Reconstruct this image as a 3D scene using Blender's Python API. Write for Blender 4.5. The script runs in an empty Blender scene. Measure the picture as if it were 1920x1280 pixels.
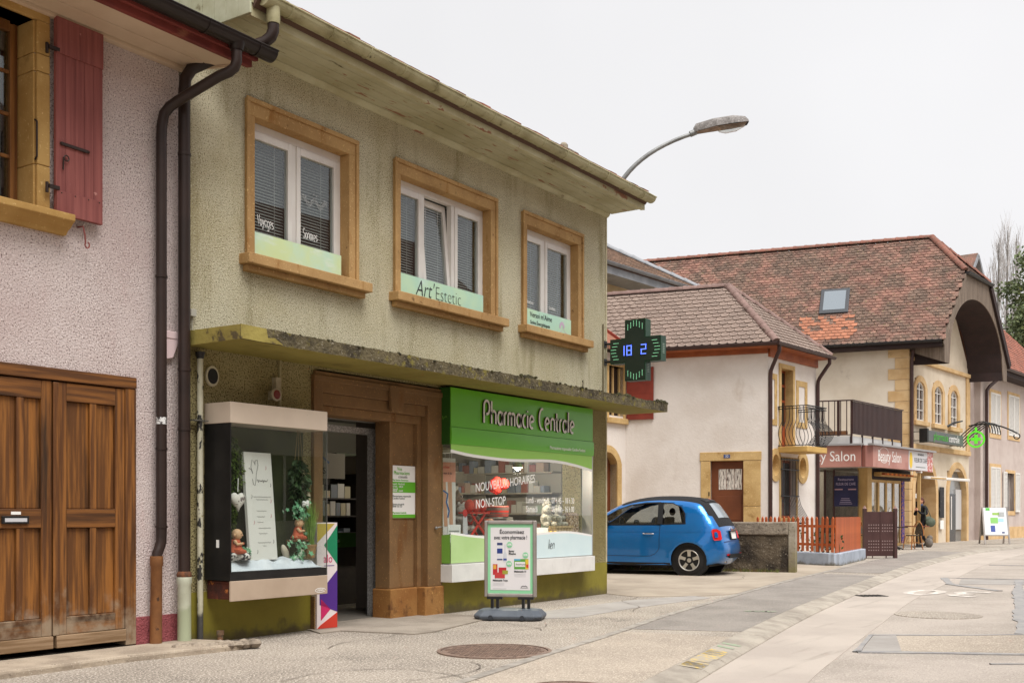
import bpy, bmesh, math, random
from mathutils import Vector, Matrix
from mathutils.geometry import delaunay_2d_cdt, tessellate_polygon

R = math.radians
sc = bpy.context.scene
C = sc.collection
random.seed(7)

# ------------------------------------------------------------------ camera, sky, sun, exposure
cam_d = bpy.data.cameras.new('camera')
cam_d.sensor_width = 36.0
cam_d.lens = 36.0 * 2060 / 1920
cam_d.shift_y = 323 / 1920
cam_d.clip_start = 0.05
cam_d.clip_end = 3000
cam = bpy.data.objects.new('camera', cam_d)
C.objects.link(cam)
THETA = math.atan(1400 / 2060)            # street direction lies this far right of the view axis
cam.location = (0, 0, 1.16)
cam.rotation_euler = (R(90), 0, THETA - R(90))
sc.camera = cam

SUN_EL, SUN_AZ = R(64), R(246)            # soft light high over the street, behind the camera
wd = bpy.data.worlds.new('World')
sc.world = wd
wd.use_nodes = True
wn, wl = wd.node_tree.nodes, wd.node_tree.links
wn.clear()
sky = wn.new('ShaderNodeTexSky')
sky.sky_type = 'NISHITA'
sky.sun_disc = False
sky.sun_elevation = SUN_EL
sky.sun_rotation = R(90) - SUN_AZ
sky.dust_density = 6
sky.air_density = 1.5
hs = wn.new('ShaderNodeHueSaturation')
hs.inputs['Saturation'].default_value = 0.05
wl.new(sky.outputs[0], hs.inputs['Color'])
mx = wn.new('ShaderNodeMix')
mx.data_type = 'RGBA'
mx.inputs['Factor'].default_value = 0.93      # closed cloud deck: an even pale grey
mx.inputs['B'].default_value = (3.27, 3.25, 3.31, 1)
wl.new(hs.outputs[0], mx.inputs['A'])
cn = wn.new('ShaderNodeTexNoise')                # faint cloud structure
cn.inputs['Scale'].default_value = 2.2
cn.inputs['Detail'].default_value = 4
cr_ = wn.new('ShaderNodeMapRange')
cr_.inputs['From Min'].default_value = 0.3
cr_.inputs['From Max'].default_value = 0.7
cr_.inputs['To Min'].default_value = 0.955
cr_.inputs['To Max'].default_value = 1.035
wtc = wn.new('ShaderNodeTexCoord')
wl.new(wtc.outputs['Generated'], cn.inputs['Vector'])
wl.new(cn.outputs['Fac'], cr_.inputs['Value'])
ml = wn.new('ShaderNodeVectorMath')
ml.operation = 'SCALE'
wl.new(mx.outputs['Result'], ml.inputs[0])
wl.new(cr_.outputs[0], ml.inputs['Scale'])
bg = wn.new('ShaderNodeBackground')
bg.inputs['Strength'].default_value = 0.1
wl.new(ml.outputs[0], bg.inputs['Color'])
wo = wn.new('ShaderNodeOutputWorld')
wl.new(bg.outputs[0], wo.inputs['Surface'])

sun_d = bpy.data.lights.new('sun', 'SUN')
sun_d.energy = 1.5
sun_d.angle = R(38)
sun_d.color = (1.0, 0.98, 0.95)
sun = bpy.data.objects.new('sun', sun_d)
C.objects.link(sun)
sdir = Vector((math.cos(SUN_EL) * math.cos(SUN_AZ), math.cos(SUN_EL) * math.sin(SUN_AZ), math.sin(SUN_EL)))
sun.rotation_euler = sdir.to_track_quat('Z', 'Y').to_euler()

sc.view_settings.view_transform = 'Standard'
sc.view_settings.look = 'None'
sc.view_settings.exposure = 1.46
sc.view_settings.gamma = 1.0
sc.view_settings.use_curve_mapping = False
sc.cycles.max_bounces = 8
sc.cycles.transparent_max_bounces = 16
sc.cycles.caustics_reflective = False
sc.cycles.caustics_refractive = False

# ------------------------------------------------------------------ materials
def lin(c):
    return tuple(((v / 255) / 12.92 if v / 255 <= 0.04045 else ((v / 255 + 0.055) / 1.055) ** 2.4) for v in c) + (1.0,)

MATS = {}

def M(name, col, rough=0.65, col2=None, ns=3.0, con=(0.35, 0.68), mp=(1, 1, 1), speck=None, speck2=None, streak=None,
      bump=0.0, bs=60.0, bmp=(1, 1, 1), metal=0.0, rnd=0.0, island=0.0, spec=0.4, emit=None, coat=0.0, zmix=None, bdist=0.02, vary=0.0):
    """procedural surface. speck/streak = (colour, scale, lo, hi[, mapping]); zmix = (colour, z0, z1, noise scale)"""
    if name in MATS:
        return MATS[name]
    m = bpy.data.materials.new(name)
    m.use_nodes = True
    nt = m.node_tree
    N, L = nt.nodes, nt.links
    b = N['Principled BSDF']
    tc = N.new('ShaderNodeTexCoord')
    src = tc.outputs['Object']

    def noise(scale, mapping=(1, 1, 1), det=5.0, rg=0.6):
        v = src
        if mapping != (1, 1, 1):
            q = N.new('ShaderNodeMapping')
            q.inputs['Scale'].default_value = mapping
            L.new(src, q.inputs['Vector'])
            v = q.outputs[0]
        n = N.new('ShaderNodeTexNoise')
        n.inputs['Scale'].default_value = scale
        n.inputs['Detail'].default_value = det
        n.inputs['Roughness'].default_value = rg
        L.new(v, n.inputs['Vector'])
        return n.outputs['Fac']

    def rng(fac, lo, hi):
        q = N.new('ShaderNodeMapRange')
        q.interpolation_type = 'SMOOTHSTEP'
        q.inputs['From Min'].default_value = lo
        q.inputs['From Max'].default_value = hi
        L.new(fac, q.inputs['Value'])
        return q.outputs[0]

    def mixc(a, bcol, fac):
        q = N.new('ShaderNodeMix')
        q.data_type = 'RGBA'
        L.new(fac, q.inputs['Factor'])
        if isinstance(a, tuple):
            q.inputs['A'].default_value = a
        else:
            L.new(a, q.inputs['A'])
        q.inputs['B'].default_value = bcol
        return q.outputs['Result']

    c = lin(col)
    if col2:
        c = mixc(c, lin(col2), rng(noise(ns, mp), *con))
    for st in (streak, speck, speck2):
        if st:
            mpp = st[4] if len(st) > 4 else (1, 1, 1)
            fc = noise(st[1], mpp)
            if vary and st is not streak:
                q = N.new('ShaderNodeMath')
                q.operation = 'MULTIPLY_ADD'
                L.new(noise(1.3, (1, 1, 0.6)), q.inputs[0])
                q.inputs[1].default_value = vary
                q.inputs[2].default_value = -vary / 2
                a2 = N.new('ShaderNodeMath')
                L.new(fc, a2.inputs[0])
                L.new(q.outputs[0], a2.inputs[1])
                fc = a2.outputs[0]
            c = mixc(c, lin(st[0]), rng(fc, st[2], st[3]))
    if zmix:
        sx = N.new('ShaderNodeSeparateXYZ')
        L.new(src, sx.inputs[0])
        nz = noise(zmix[3])
        ad = N.new('ShaderNodeMath')
        ad.operation = 'MULTIPLY_ADD'
        L.new(nz, ad.inputs[0])
        ad.inputs[1].default_value = (zmix[2] - zmix[1]) * 2.8
        L.new(sx.outputs['Z'], ad.inputs[2])
        c = mixc(c, lin(zmix[0]), rng(ad.outputs[0], zmix[2] + (zmix[2] - zmix[1]) * 1.4, zmix[1] + (zmix[2] - zmix[1]) * 1.4))
    if rnd or island:
        if island:
            g = N.new('ShaderNodeNewGeometry')
            rv = g.outputs['Random Per Island']
        else:
            g = N.new('ShaderNodeObjectInfo')
            rv = g.outputs['Random']
        amt = rnd or island
        mr = N.new('ShaderNodeMapRange')
        mr.inputs['To Min'].default_value = 1 - amt
        mr.inputs['To Max'].default_value = 1 + amt
        L.new(rv, mr.inputs['Value'])
        h = N.new('ShaderNodeHueSaturation')
        L.new(mr.outputs[0], h.inputs['Value'])
        if isinstance(c, tuple):
            h.inputs['Color'].default_value = c
        else:
            L.new(c, h.inputs['Color'])
        c = h.outputs[0]
    if isinstance(c, tuple):
        b.inputs['Base Color'].default_value = c
    else:
        L.new(c, b.inputs['Base Color'])
    b.inputs['Roughness'].default_value = rough
    b.inputs['Metallic'].default_value = metal
    b.inputs['Specular IOR Level'].default_value = spec
    b.inputs['Coat Weight'].default_value = coat
    b.inputs['Coat Roughness'].default_value = 0.05
    if emit:
        b.inputs['Emission Color'].default_value = lin(emit[0])
        b.inputs['Emission Strength'].default_value = emit[1]
    if bump:
        bn = N.new('ShaderNodeBump')
        bn.inputs['Strength'].default_value = bump
        bn.inputs['Distance'].default_value = bdist
        L.new(noise(bs, bmp, 4.0), bn.inputs['Height'])
        L.new(bn.outputs[0], b.inputs['Normal'])
    MATS[name] = m
    return m


def glass_mat(name, tint=(0.9, 0.93, 0.92), ior=1.5, rough=0.0, boost=1.0):
    if name in MATS:
        return MATS[name]
    m = bpy.data.materials.new(name)
    m.use_nodes = True
    N, L = m.node_tree.nodes, m.node_tree.links
    N.clear()
    t = N.new('ShaderNodeBsdfTransparent')
    t.inputs[0].default_value = tint + (1,)
    g = N.new('ShaderNodeBsdfGlossy')
    g.inputs['Roughness'].default_value = rough
    g.inputs['Color'].default_value = (0.95, 0.95, 0.95, 1)
    ge = N.new('ShaderNodeNewGeometry')
    dt = N.new('ShaderNodeVectorMath')
    dt.operation = 'DOT_PRODUCT'
    L.new(ge.outputs['Normal'], dt.inputs[0])
    L.new(ge.outputs['Incoming'], dt.inputs[1])

    def mth(op, a_, b_=None, clamp=False):
        q = N.new('ShaderNodeMath')
        q.operation = op
        q.use_clamp = clamp
        if isinstance(a_, (int, float)):
            q.inputs[0].default_value = a_
        else:
            L.new(a_, q.inputs[0])
        if b_ is not None:
            if isinstance(b_, (int, float)):
                q.inputs[1].default_value = b_
            else:
                L.new(b_, q.inputs[1])
        return q.outputs[0]
    f0 = ((ior - 1) / (ior + 1)) ** 2
    x = mth('POWER', mth('SUBTRACT', 1.0, mth('ABSOLUTE', dt.outputs['Value']), True), 5.0)
    fac = mth('MULTIPLY', mth('ADD', mth('MULTIPLY', x, 1 - f0), f0), boost, True)
    mi = N.new('ShaderNodeMixShader')
    L.new(fac, mi.inputs[0])
    L.new(t.outputs[0], mi.inputs[1])
    L.new(g.outputs[0], mi.inputs[2])
    o = N.new('ShaderNodeOutputMaterial')
    L.new(mi.outputs[0], o.inputs['Surface'])
    MATS[name] = m
    return m

# ------------------------------------------------------------------ mesh builder
class MB:
    def __init__(self):
        self.v, self.f, self.mi = [], [], []

    def face(self, pts, mi=0):
        k = len(self.v)
        self.v += [tuple(p) for p in pts]
        self.f.append(tuple(range(k, k + len(pts))))
        self.mi.append(mi)
        return self

    def raw(self, vs, fs, mi=0):
        k = len(self.v)
        self.v += [tuple(p) for p in vs]
        for f in fs:
            self.f.append(tuple(i + k for i in f))
            self.mi.append(mi)
        return self

    def box(self, x0, x1, y0, y1, z0, z1, mi=0):
        vs = [(x, y, z) for z in (z0, z1) for y in (y0, y1) for x in (x0, x1)]
        return self.raw(vs, [(0, 2, 3, 1), (4, 5, 7, 6), (0, 1, 5, 4), (2, 6, 7, 3), (0, 4, 6, 2), (1, 3, 7, 5)], mi)

    def boxm(self, mat, sx, sy, sz, mi=0):
        vs = [mat @ Vector((x * sx / 2, y * sy / 2, z * sz / 2)) for z in (-1, 1) for y in (-1, 1) for x in (-1, 1)]
        return self.raw(vs, [(0, 2, 3, 1), (4, 5, 7, 6), (0, 1, 5, 4), (2, 6, 7, 3), (0, 4, 6, 2), (1, 3, 7, 5)], mi)

    def beam(self, p, q, w, hgt, mi=0, up=(0, 0, 1)):
        p, q = Vector(p), Vector(q)
        d = (q - p)
        ln = d.length
        x = d.normalized()
        u = Vector(up)
        if abs(x.dot(u)) > 0.99:
            u = Vector((0, 1, 0))
        y = u.cross(x).normalized()
        z = x.cross(y)
        m = Matrix((x, y, z)).transposed().to_4x4()
        m.translation = (p + q) / 2
        return self.boxm(m, ln, w, hgt, mi)

    def prism(self, poly, fn, d0, d1, mi=0, side=None):
        """poly: list of (a, b); fn(a, b, d) -> point"""
        n = len(poly)
        vs = [fn(a, b, d0) for a, b in poly] + [fn(a, b, d1) for a, b in poly]
        self.raw(vs, [tuple(range(n))], mi)
        k = len(self.v) - 2 * n
        self.f.append(tuple(k + n + i for i in reversed(range(n))))
        self.mi.append(mi)
        for i in range(n):
            j = (i + 1) % n
            self.f.append((k + i, k + n + i, k + n + j, k + j))
            self.mi.append(mi if side is None else side)
        return self

    def pY(self, poly, y0, y1, mi=0, side=None):      # polygon in x,z extruded along y
        return self.prism(poly, lambda a, b, d: (a, d, b), y0, y1, mi, side)

    def pX(self, poly, x0, x1, mi=0, side=None):      # polygon in y,z extruded along x
        return self.prism(poly, lambda a, b, d: (d, a, b), x0, x1, mi, side)

    def pZ(self, poly, z0, z1, mi=0, side=None):
        return self.prism(poly, lambda a, b, d: (a, b, d), z0, z1, mi, side)

    def tube(self, pts, r, n=8, mi=0, cap=True):
        pts = [Vector(p) for p in pts]
        rs = r if isinstance(r, (list, tuple)) else [r] * len(pts)
        k = len(self.v)
        prev = None
        for i, p in enumerate(pts):
            if i == 0:
                t = pts[1] - p
            elif i == len(pts) - 1:
                t = p - pts[i - 1]
            else:
                t = (pts[i + 1] - p).normalized() + (p - pts[i - 1]).normalized()
            t = t.normalized() if t.length > 1e-9 else Vector((0, 0, 1))
            if prev is None:
                a = Vector((0, 0, 1)) if abs(t.z) < 0.9 else Vector((1, 0, 0))
                x = a.cross(t).normalized()
            else:
                x = (prev - t * prev.dot(t)).normalized()
            prev = x
            y = t.cross(x)
            for j in range(n):
                an = 2 * math.pi * j / n
                self.v.append(tuple(p + (x * math.cos(an) + y * math.sin(an)) * rs[i]))
        for i in range(len(pts) - 1):
            for j in range(n):
                a, b = k + i * n + j, k + i * n + (j + 1) % n
                self.f.append((a, b, b + n, a + n))
                self.mi.append(mi)
        if cap:
            self.f.append(tuple(k + j for j in reversed(range(n))))
            self.f.append(tuple(k + (len(pts) - 1) * n + j for j in range(n)))
            self.mi += [mi, mi]
        return self

    def lathe(self, prof, c=(0, 0, 0), n=16, mi=0, axis='z', sx=1, sy=1):
        k = len(self.v)
        for r, z in prof:
            for j in range(n):
                an = 2 * math.pi * j / n
                p = (r * math.cos(an) * sx, r * math.sin(an) * sy, z)
                if axis == 'y':
                    p = (p[0], p[2], p[1])
                elif axis == 'x':
                    p = (p[2], p[0], p[1])
                self.v.append((c[0] + p[0], c[1] + p[1], c[2] + p[2]))
        for i in range(len(prof) - 1):
            for j in range(n):
                a, b = k + i * n + j, k + i * n + (j + 1) % n
                self.f.append((a, b, b + n, a + n))
                self.mi.append(mi)
        self.f.append(tuple(k + j for j in reversed(range(n))))
        self.f.append(tuple(k + (len(prof) - 1) * n + j for j in range(n)))
        self.mi += [mi, mi]
        return self

    def ball(self, c, r, n=10, mi=0):
        rr = r if isinstance(r, (tuple, list)) else (r, r, r)
        m = max(4, n // 2 + 1)
        prof = [(max(1e-4, math.sin(math.pi * i / m)), -math.cos(math.pi * i / m)) for i in range(m + 1)]
        k = len(self.v)
        self.lathe(prof, (0, 0, 0), n, mi)
        for i in range(k, len(self.v)):
            x, y, z = self.v[i]
            self.v[i] = (c[0] + x * rr[0], c[1] + y * rr[1], c[2] + z * rr[2])
        return self

    def wall(self, x0, x1, z0, z1, holes, y0=0.0, y1=0.3, mi=0, top=None):
        """a slab in the x,z plane with rectangular openings (hx0,hx1,hz0,hz1)"""
        xs = sorted({x0, x1} | {min(max(q, x0), x1) for hh in holes for q in hh[:2]})
        zs = sorted({z0, z1} | {min(max(q, z0), z1) for hh in holes for q in hh[2:4]})
        inside = lambda x, z: any(hh[0] < x < hh[1] and hh[2] < z < hh[3] for hh in holes)
        nx, nz = len(xs) - 1, len(zs) - 1
        solid = [[not inside((xs[i] + xs[i + 1]) / 2, (zs[j] + zs[j + 1]) / 2) for j in range(nz)] for i in range(nx)]
        ok = lambda i, j: 0 <= i < nx and 0 <= j < nz and solid[i][j]
        for i in range(nx):
            for j in range(nz):
                if not solid[i][j]:
                    continue
                a, b, c, d = xs[i], xs[i + 1], zs[j], zs[j + 1]
                self.face([(a, y0, c), (b, y0, c), (b, y0, d), (a, y0, d)], mi)
                self.face([(a, y1, c), (a, y1, d), (b, y1, d), (b, y1, c)], mi)
                if not ok(i - 1, j):
                    self.face([(a, y0, c), (a, y0, d), (a, y1, d), (a, y1, c)], mi)
                if not ok(i + 1, j):
                    self.face([(b, y0, c), (b, y1, c), (b, y1, d), (b, y0, d)], mi)
                if not ok(i, j - 1):
                    self.face([(a, y0, c), (a, y1, c), (b, y1, c), (b, y0, c)], mi)
                if not ok(i, j + 1):
                    self.face([(a, y0, d), (b, y0, d), (b, y1, d), (a, y1, d)], mi)
        return self

    def mesh(self, name, mats, smooth=False, weld=False):
        me = bpy.data.meshes.new(name)
        me.from_pydata(self.v, [], self.f)
        for m in (mats if isinstance(mats, (list, tuple)) else [mats]):
            me.materials.append(m)
        for p, i in zip(me.polygons, self.mi):
            p.material_index = i
            p.use_smooth = smooth
        bm = bmesh.new()
        bm.from_mesh(me)
        if weld:
            bmesh.ops.remove_doubles(bm, verts=bm.verts, dist=1e-4)
        bmesh.ops.recalc_face_normals(bm, faces=bm.faces)
        bm.to_mesh(me)
        bm.free()
        return me

    def build(self, name, mats, parent=None, smooth=False, bev=0.0, weld=False, loc=None, rot=None, seg=2):
        o = bpy.data.objects.new(name, self.mesh(name, mats, smooth, weld))
        C.objects.link(o)
        o.parent = parent
        if loc is not None:
            o.location = loc
        if rot is not None:
            o.rotation_euler = rot
        if bev:
            md = o.modifiers.new('edge', 'BEVEL')
            md.width = bev
            md.segments = seg
            md.limit_method = 'ANGLE'
            md.angle_limit = R(40)
        if smooth:
            try:
                o.data.set_sharp_from_angle(angle=R(40))
            except Exception:
                pass
        return o


def put(me, name, parent=None, mat=None, loc=None, rot=None, scale=None):
    """one more object on shared mesh data"""
    o = bpy.data.objects.new(name, me)
    C.objects.link(o)
    o.parent = parent
    if mat is not None:
        o.matrix_local = mat
    if loc is not None:
        o.location = loc
    if rot is not None:
        o.rotation_euler = rot
    if scale is not None:
        o.scale = scale
    return o


def thing(name, label, cat, loc=(0, 0, 0), rz=0.0, group=None):
    o = bpy.data.objects.new(name, None)
    o.empty_display_size = 0.2
    C.objects.link(o)
    o.location = loc
    o.rotation_euler = (0, 0, rz)
    return tag(o, label, cat, group)


def tag(o, label=None, cat=None, group=None, kind=None):
    if label:
        o['label'] = label
    if cat:
        o['category'] = cat
    if group:
        o['group'] = group
    if kind:
        o['kind'] = kind
    return o


def struct(o):
    o['kind'] = 'structure'
    return o


def text(s, size, mat, parent=None, loc=(0, 0, 0), rot=(R(90), 0, 0), name='lettering', ext=0.001, sx=1.0, align='LEFT', shear=0.0, off=0.0, sp=1.0):
    cu = bpy.data.curves.new(name, 'FONT')
    cu.body = s
    cu.size = size
    cu.extrude = ext
    cu.align_x = align
    cu.shear = shear
    cu.offset = off
    cu.space_character = sp
    cu.resolution_u = 3
    tmp = bpy.data.objects.new('tmp_text', cu)
    C.objects.link(tmp)
    bpy.context.view_layer.update()
    me = bpy.data.meshes.new_from_object(tmp)
    bpy.data.objects.remove(tmp)
    bpy.data.curves.remove(cu)
    me.materials.clear()
    me.materials.append(mat)
    for v in me.vertices:
        v.co.x *= sx
    o = bpy.data.objects.new(name, me)
    C.objects.link(o)
    o.parent = parent
    o.location = loc
    o.rotation_euler = rot
    return o

# --- stroke lettering (rounded single-line letters)
def arc(cx, cy, rx, ry, a0, a1, n=12):
    return [(cx + rx * math.cos(R(a0 + (a1 - a0) * i / n)), cy + ry * math.sin(R(a0 + (a1 - a0) * i / n))) for i in range(n + 1)]

GL = {  # letter: (advance, strokes); x-height 1, ascender 1.7
    'P': (0.95, [[(0.12, 0), (0.12, 1.2)] + arc(0.47, 1.32, 0.35, 0.4, 180, 0) + arc(0.47, 1.1, 0.35, 0.4, 0, -100, 8)]),
    'h': (0.78, [[(0.1, 0), (0.1, 1.75)], [(0.1, 0.7)] + arc(0.38, 0.7, 0.28, 0.3, 180, 0) + [(0.66, 0)]]),
    'a': (0.82, [arc(0.4, 0.5, 0.3, 0.5, 0, 360, 22), [(0.7, 1.0), (0.7, 0)]]),
    'r': (0.45, [[(0.1, 0), (0.1, 0.7)] + arc(0.36, 0.7, 0.26, 0.3, 180, 80, 6)]),
    'm': (1.16, [[(0.1, 0), (0.1, 0.7)] + arc(0.33, 0.72, 0.23, 0.28, 180, 0) + [(0.56, 0)], [(0.56, 0.7)] + arc(0.79, 0.72, 0.23, 0.28, 180, 0) + [(1.02, 0)]]),
    'n': (0.78, [[(0.1, 0), (0.1, 0.7)] + arc(0.38, 0.7, 0.28, 0.3, 180, 0) + [(0.66, 0)]]),
    'c': (0.6, [arc(0.42, 0.5, 0.32, 0.5, 80, 280, 16)]),
    'C': (0.85, [arc(0.55, 0.85, 0.45, 0.85, 75, 285, 20)]),
    'i': (0.26, [[(0.1, 0), (0.1, 1.0)], [(0.1, 1.28), (0.1, 1.36)]]),
    'e': (0.8, [[(0.1, 0.42), (0.68, 0.62)] + arc(0.4, 0.5, 0.31, 0.5, 20, 300, 20)]),
    't': (0.5, [[(0.18, 1.5), (0.18, 0.25)] + arc(0.38, 0.22, 0.2, 0.22, 180, 280, 6), [(0.0, 1.0), (0.42, 1.0)]]),
    'l': (0.26, [[(0.1, 0), (0.1, 1.75)]]),
    'o': (0.75, [arc(0.36, 0.5, 0.28, 0.5, 0, 360, 20)]),
    'V': (0.85, [[(0.03, 1.6), (0.38, 0), (0.75, 1.65)]]),
    'y': (0.75, [[(0.08, 1.0), (0.36, 0.1)], [(0.66, 1.0), (0.2, -0.6)]]),
    'g': (0.8, [arc(0.38, 0.5, 0.28, 0.48, 0, 360, 18), [(0.66, 1.0), (0.66, -0.3)] + arc(0.4, -0.3, 0.26, 0.3, 0, -150, 8)]),
    's': (0.62, [arc(0.3, 0.74, 0.22, 0.25, 40, 250, 8) + arc(0.3, 0.25, 0.24, 0.25, 70, -140, 8)]),
    'S': (0.8, [arc(0.38, 1.2, 0.3, 0.4, 40, 250, 10) + arc(0.38, 0.4, 0.32, 0.4, 70, -150, 10)]),
    ' ': (0.5, []),
}


def stroke_mesh(mb, line, w, d, fn, mi=0, side=0):
    """a flat ribbon with thickness; fn(x, y, depth) -> point"""
    n = len(line)
    lo, hi = [], []
    for i, (x, y) in enumerate(line):
        a = line[max(i - 1, 0)]
        b = line[min(i + 1, n - 1)]
        if i == n - 1 and math.dist(line[0], line[-1]) < 1e-6:
            b = line[1]
        if i == 0 and math.dist(line[0], line[-1]) < 1e-6:
            a = line[-2]
        dx, dy = b[0] - a[0], b[1] - a[1]
        l = math.hypot(dx, dy) or 1
        nx, ny = -dy / l * w / 2, dx / l * w / 2
        lo.append((x + nx, y + ny))
        hi.append((x - nx, y - ny))
    for i in range(n - 1):
        q = [lo[i], lo[i + 1], hi[i + 1], hi[i]]
        mb.face([fn(a, b, d) for a, b in q], mi)
        if d:
            mb.face([fn(*lo[i], 0), fn(*lo[i + 1], 0), fn(*lo[i + 1], d), fn(*lo[i], d)], side)
            mb.face([fn(*hi[i], 0), fn(*hi[i], d), fn(*hi[i + 1], d), fn(*hi[i + 1], 0)], side)
    if d:
        for k in (0, n - 1):
            mb.face([fn(*lo[k], 0), fn(*lo[k], d), fn(*hi[k], d), fn(*hi[k], 0)], side)


def stroke_text(s, xh, w, d, mats, parent, org, ax=(1, 0, 0), up=(0, 0, 1), out=(0, -1, 0), sx=1.0, name='lettering', gap=0.0, each=False, wob=0.0):
    ax, up, out, org = Vector(ax), Vector(up), Vector(out), Vector(org)
    x = 0.0
    mb = MB()
    for ch in s:
        adv, st = GL[ch]
        if each:
            mb = MB()
        dy = random.uniform(-wob, wob)
        fn = lambda a, b, dd: org + ax * a + up * b + out * dd
        for ln in st:
            stroke_mesh(mb, [((x + p[0]) * xh * sx, (p[1] + dy) * xh) for p in ln], w, d, fn, 0, 1 if len(mats) > 1 else 0)
        if each and st:
            mb.build('letter', mats, parent)
        x += adv + gap
    if not each:
        mb.build(name, mats, parent)
    return x * xh * sx
# ------------------------------------------------------------------ the ground
def sheet(name, poly, z, mat, sub=0):
    mb = MB()
    tri = tessellate_polygon([[Vector((x, y, 0)) for x, y in poly]])
    n = len(poly)
    mb.raw([(x, y, z) for x, y in poly] + [(x, y, z - 0.03) for x, y in poly], list(tri) + [(i, (i + 1) % n, (i + 1) % n + n, i + n) for i in range(n)])
    o = mb.build(name, mat)
    return struct(o)

def interp(line, s):
    for (a, b) in zip(line[:-1], line[1:]):
        l = math.dist(a, b)
        if s <= l:
            t = s / l
            return (a[0] + (b[0] - a[0]) * t, a[1] + (b[1] - a[1]) * t)
        s -= l
    return line[-1]

def offset_line(line, d):
    out = []
    for i, p in enumerate(line):
        a, b = line[max(0, i - 1)], line[min(len(line) - 1, i + 1)]
        dx, dy = b[0] - a[0], b[1] - a[1]
        l = math.hypot(dx, dy)
        out.append((p[0] - dy / l * d, p[1] + dx / l * d))
    return out

def smooth_line(line, n=6):
    out = []
    P = [line[0]] + line + [line[-1]]
    for i in range(1, len(P) - 2):
        p0, p1, p2, p3 = P[i - 1], P[i], P[i + 1], P[i + 2]
        for k in range(n):
            t = k / n
            out.append(tuple(0.5 * (2 * p1[j] + (p2[j] - p0[j]) * t + (2 * p0[j] - 5 * p1[j] + 4 * p2[j] - p3[j]) * t * t + (3 * p1[j] - p0[j] - 3 * p2[j] + p3[j]) * t ** 3) for j in (0, 1)))
    out.append(line[-1])
    return out

KERB = smooth_line([(-30, -4.2), (0, 1.85), (6.9, 3.27), (9.3, 3.75), (12.46, 4.35), (16.3, 4.96), (20.85, 5.65), (28, 6.56), (36.9, 7.2), (43.5, 7.0), (52, 5.6), (64, 2.4), (90, -7)])
KERB_IN = offset_line(KERB, 0.27)
STRIP = smooth_line([(-30, -2.6), (0, 3.35), (6.05, 4.53), (7.28, 4.78), (9.25, 5.14), (10.93, 5.5), (12.74, 5.82), (15.15, 6.22), (18.18, 6.7), (21.67, 7.15), (26, 7.72), (30, 8.2), (37, 8.9), (46, 9.2), (60, 7)])
ROAD_Z = -0.06

m_asph = M('pavement asphalt', (158, 147, 134), 0.9, (132, 122, 111), 0.7, (0.36, 0.64), speck=((206, 196, 182), 55, 0.52, 0.60), speck2=((62, 56, 52), 64, 0.56, 0.66),
           streak=((92, 84, 76), 1.1, 0.60, 0.80), bump=0.5, bs=110, bdist=0.01)
m_asph_d = M('dark pavement asphalt', (144, 136, 128), 0.9, (126, 119, 112), 1.4, speck=((168, 161, 152), 60, 0.54, 0.66), speck2=((58, 54, 52), 70, 0.57, 0.72), bump=0.4, bs=130, bdist=0.008)
m_asph_l = M('light pavement asphalt', (168, 155, 140), 0.9, (146, 134, 121), 0.9, speck=((205, 192, 174), 65, 0.52, 0.64), speck2=((84, 76, 68), 75, 0.58, 0.7), bump=0.4, bs=120, bdist=0.008)
m_road = M('road asphalt', (170, 159, 149), 0.88, (152, 142, 132), 0.8, (0.36, 0.66), speck=((194, 184, 170), 60, 0.54, 0.66), speck2=((92, 85, 80), 65, 0.57, 0.7), bump=0.35, bs=110, bdist=0.008)
m_road_s = M('smooth road band', (180, 169, 158), 0.85, (168, 157, 147), 0.9, streak=((140, 131, 120), 2.0, 0.55, 0.8, (0.3, 3, 1)), speck=((130, 122, 113), 150, 0.6, 0.72), bump=0.15, bs=120, bdist=0.006)
m_conc = M('yard concrete', (168, 155, 138), 0.88, (150, 137, 121), 1.2, speck=((124, 112, 99), 60, 0.6, 0.75), streak=((128, 115, 102), 1.4, 0.6, 0.8, (0.4, 2.5, 1)), bump=0.2, bs=60, bdist=0.01)
m_slab = M('threshold concrete', (154, 143, 130), 0.88, (130, 120, 108), 2.2, speck=((180, 170, 156), 140, 0.56, 0.7), speck2=((98, 90, 82), 90, 0.6, 0.75), bump=0.3, bs=110, bdist=0.008)
m_patch = M('repair patch', (160, 154, 148), 0.85, (146, 140, 134), 2, speck=((112, 108, 104), 120, 0.58, 0.72), bump=0.2, bs=120, bdist=0.006)
m_tar = M('tar seam', (136, 134, 134), 0.7, (156, 152, 148), 6, speck=((160, 154, 146), 60, 0.52, 0.66))
m_kerb = M('kerb concrete', (168, 159, 146), 0.88, (140, 131, 120), 2.5, speck=((112, 105, 96), 70, 0.58, 0.72), bump=0.3, bs=70, bdist=0.008, rnd=0.07)
m_grass = M('far ground', (120, 116, 96), 0.9, (96, 98, 70), 0.2)

sheet('ground', [(-600, -600), (900, -600), (900, 900), (-600, 900)], -0.35, m_grass)
sheet('road', KERB + [(90, -30), (-30, -30)], ROAD_Z, m_road)
sheet('pavement', KERB_IN + [(90, 30), (-30, 30)], 0.0, m_asph)
k9 = [p for p in KERB if -30 < p[0] < 40]
SEAM = smooth_line([(-20, -3.2), (0, 1.1), (7.3, 2.6), (9.4, 2.98), (12.3, 3.45), (16.1, 4.05), (20, 4.5), (28, 5.4), (38, 6.0)])
sheet('road_gutter_band', [p for p in KERB if -20 < p[0] < 39] + [p for p in SEAM if p[0] > -19][::-1], ROAD_Z + 0.004, m_road_s)
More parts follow.
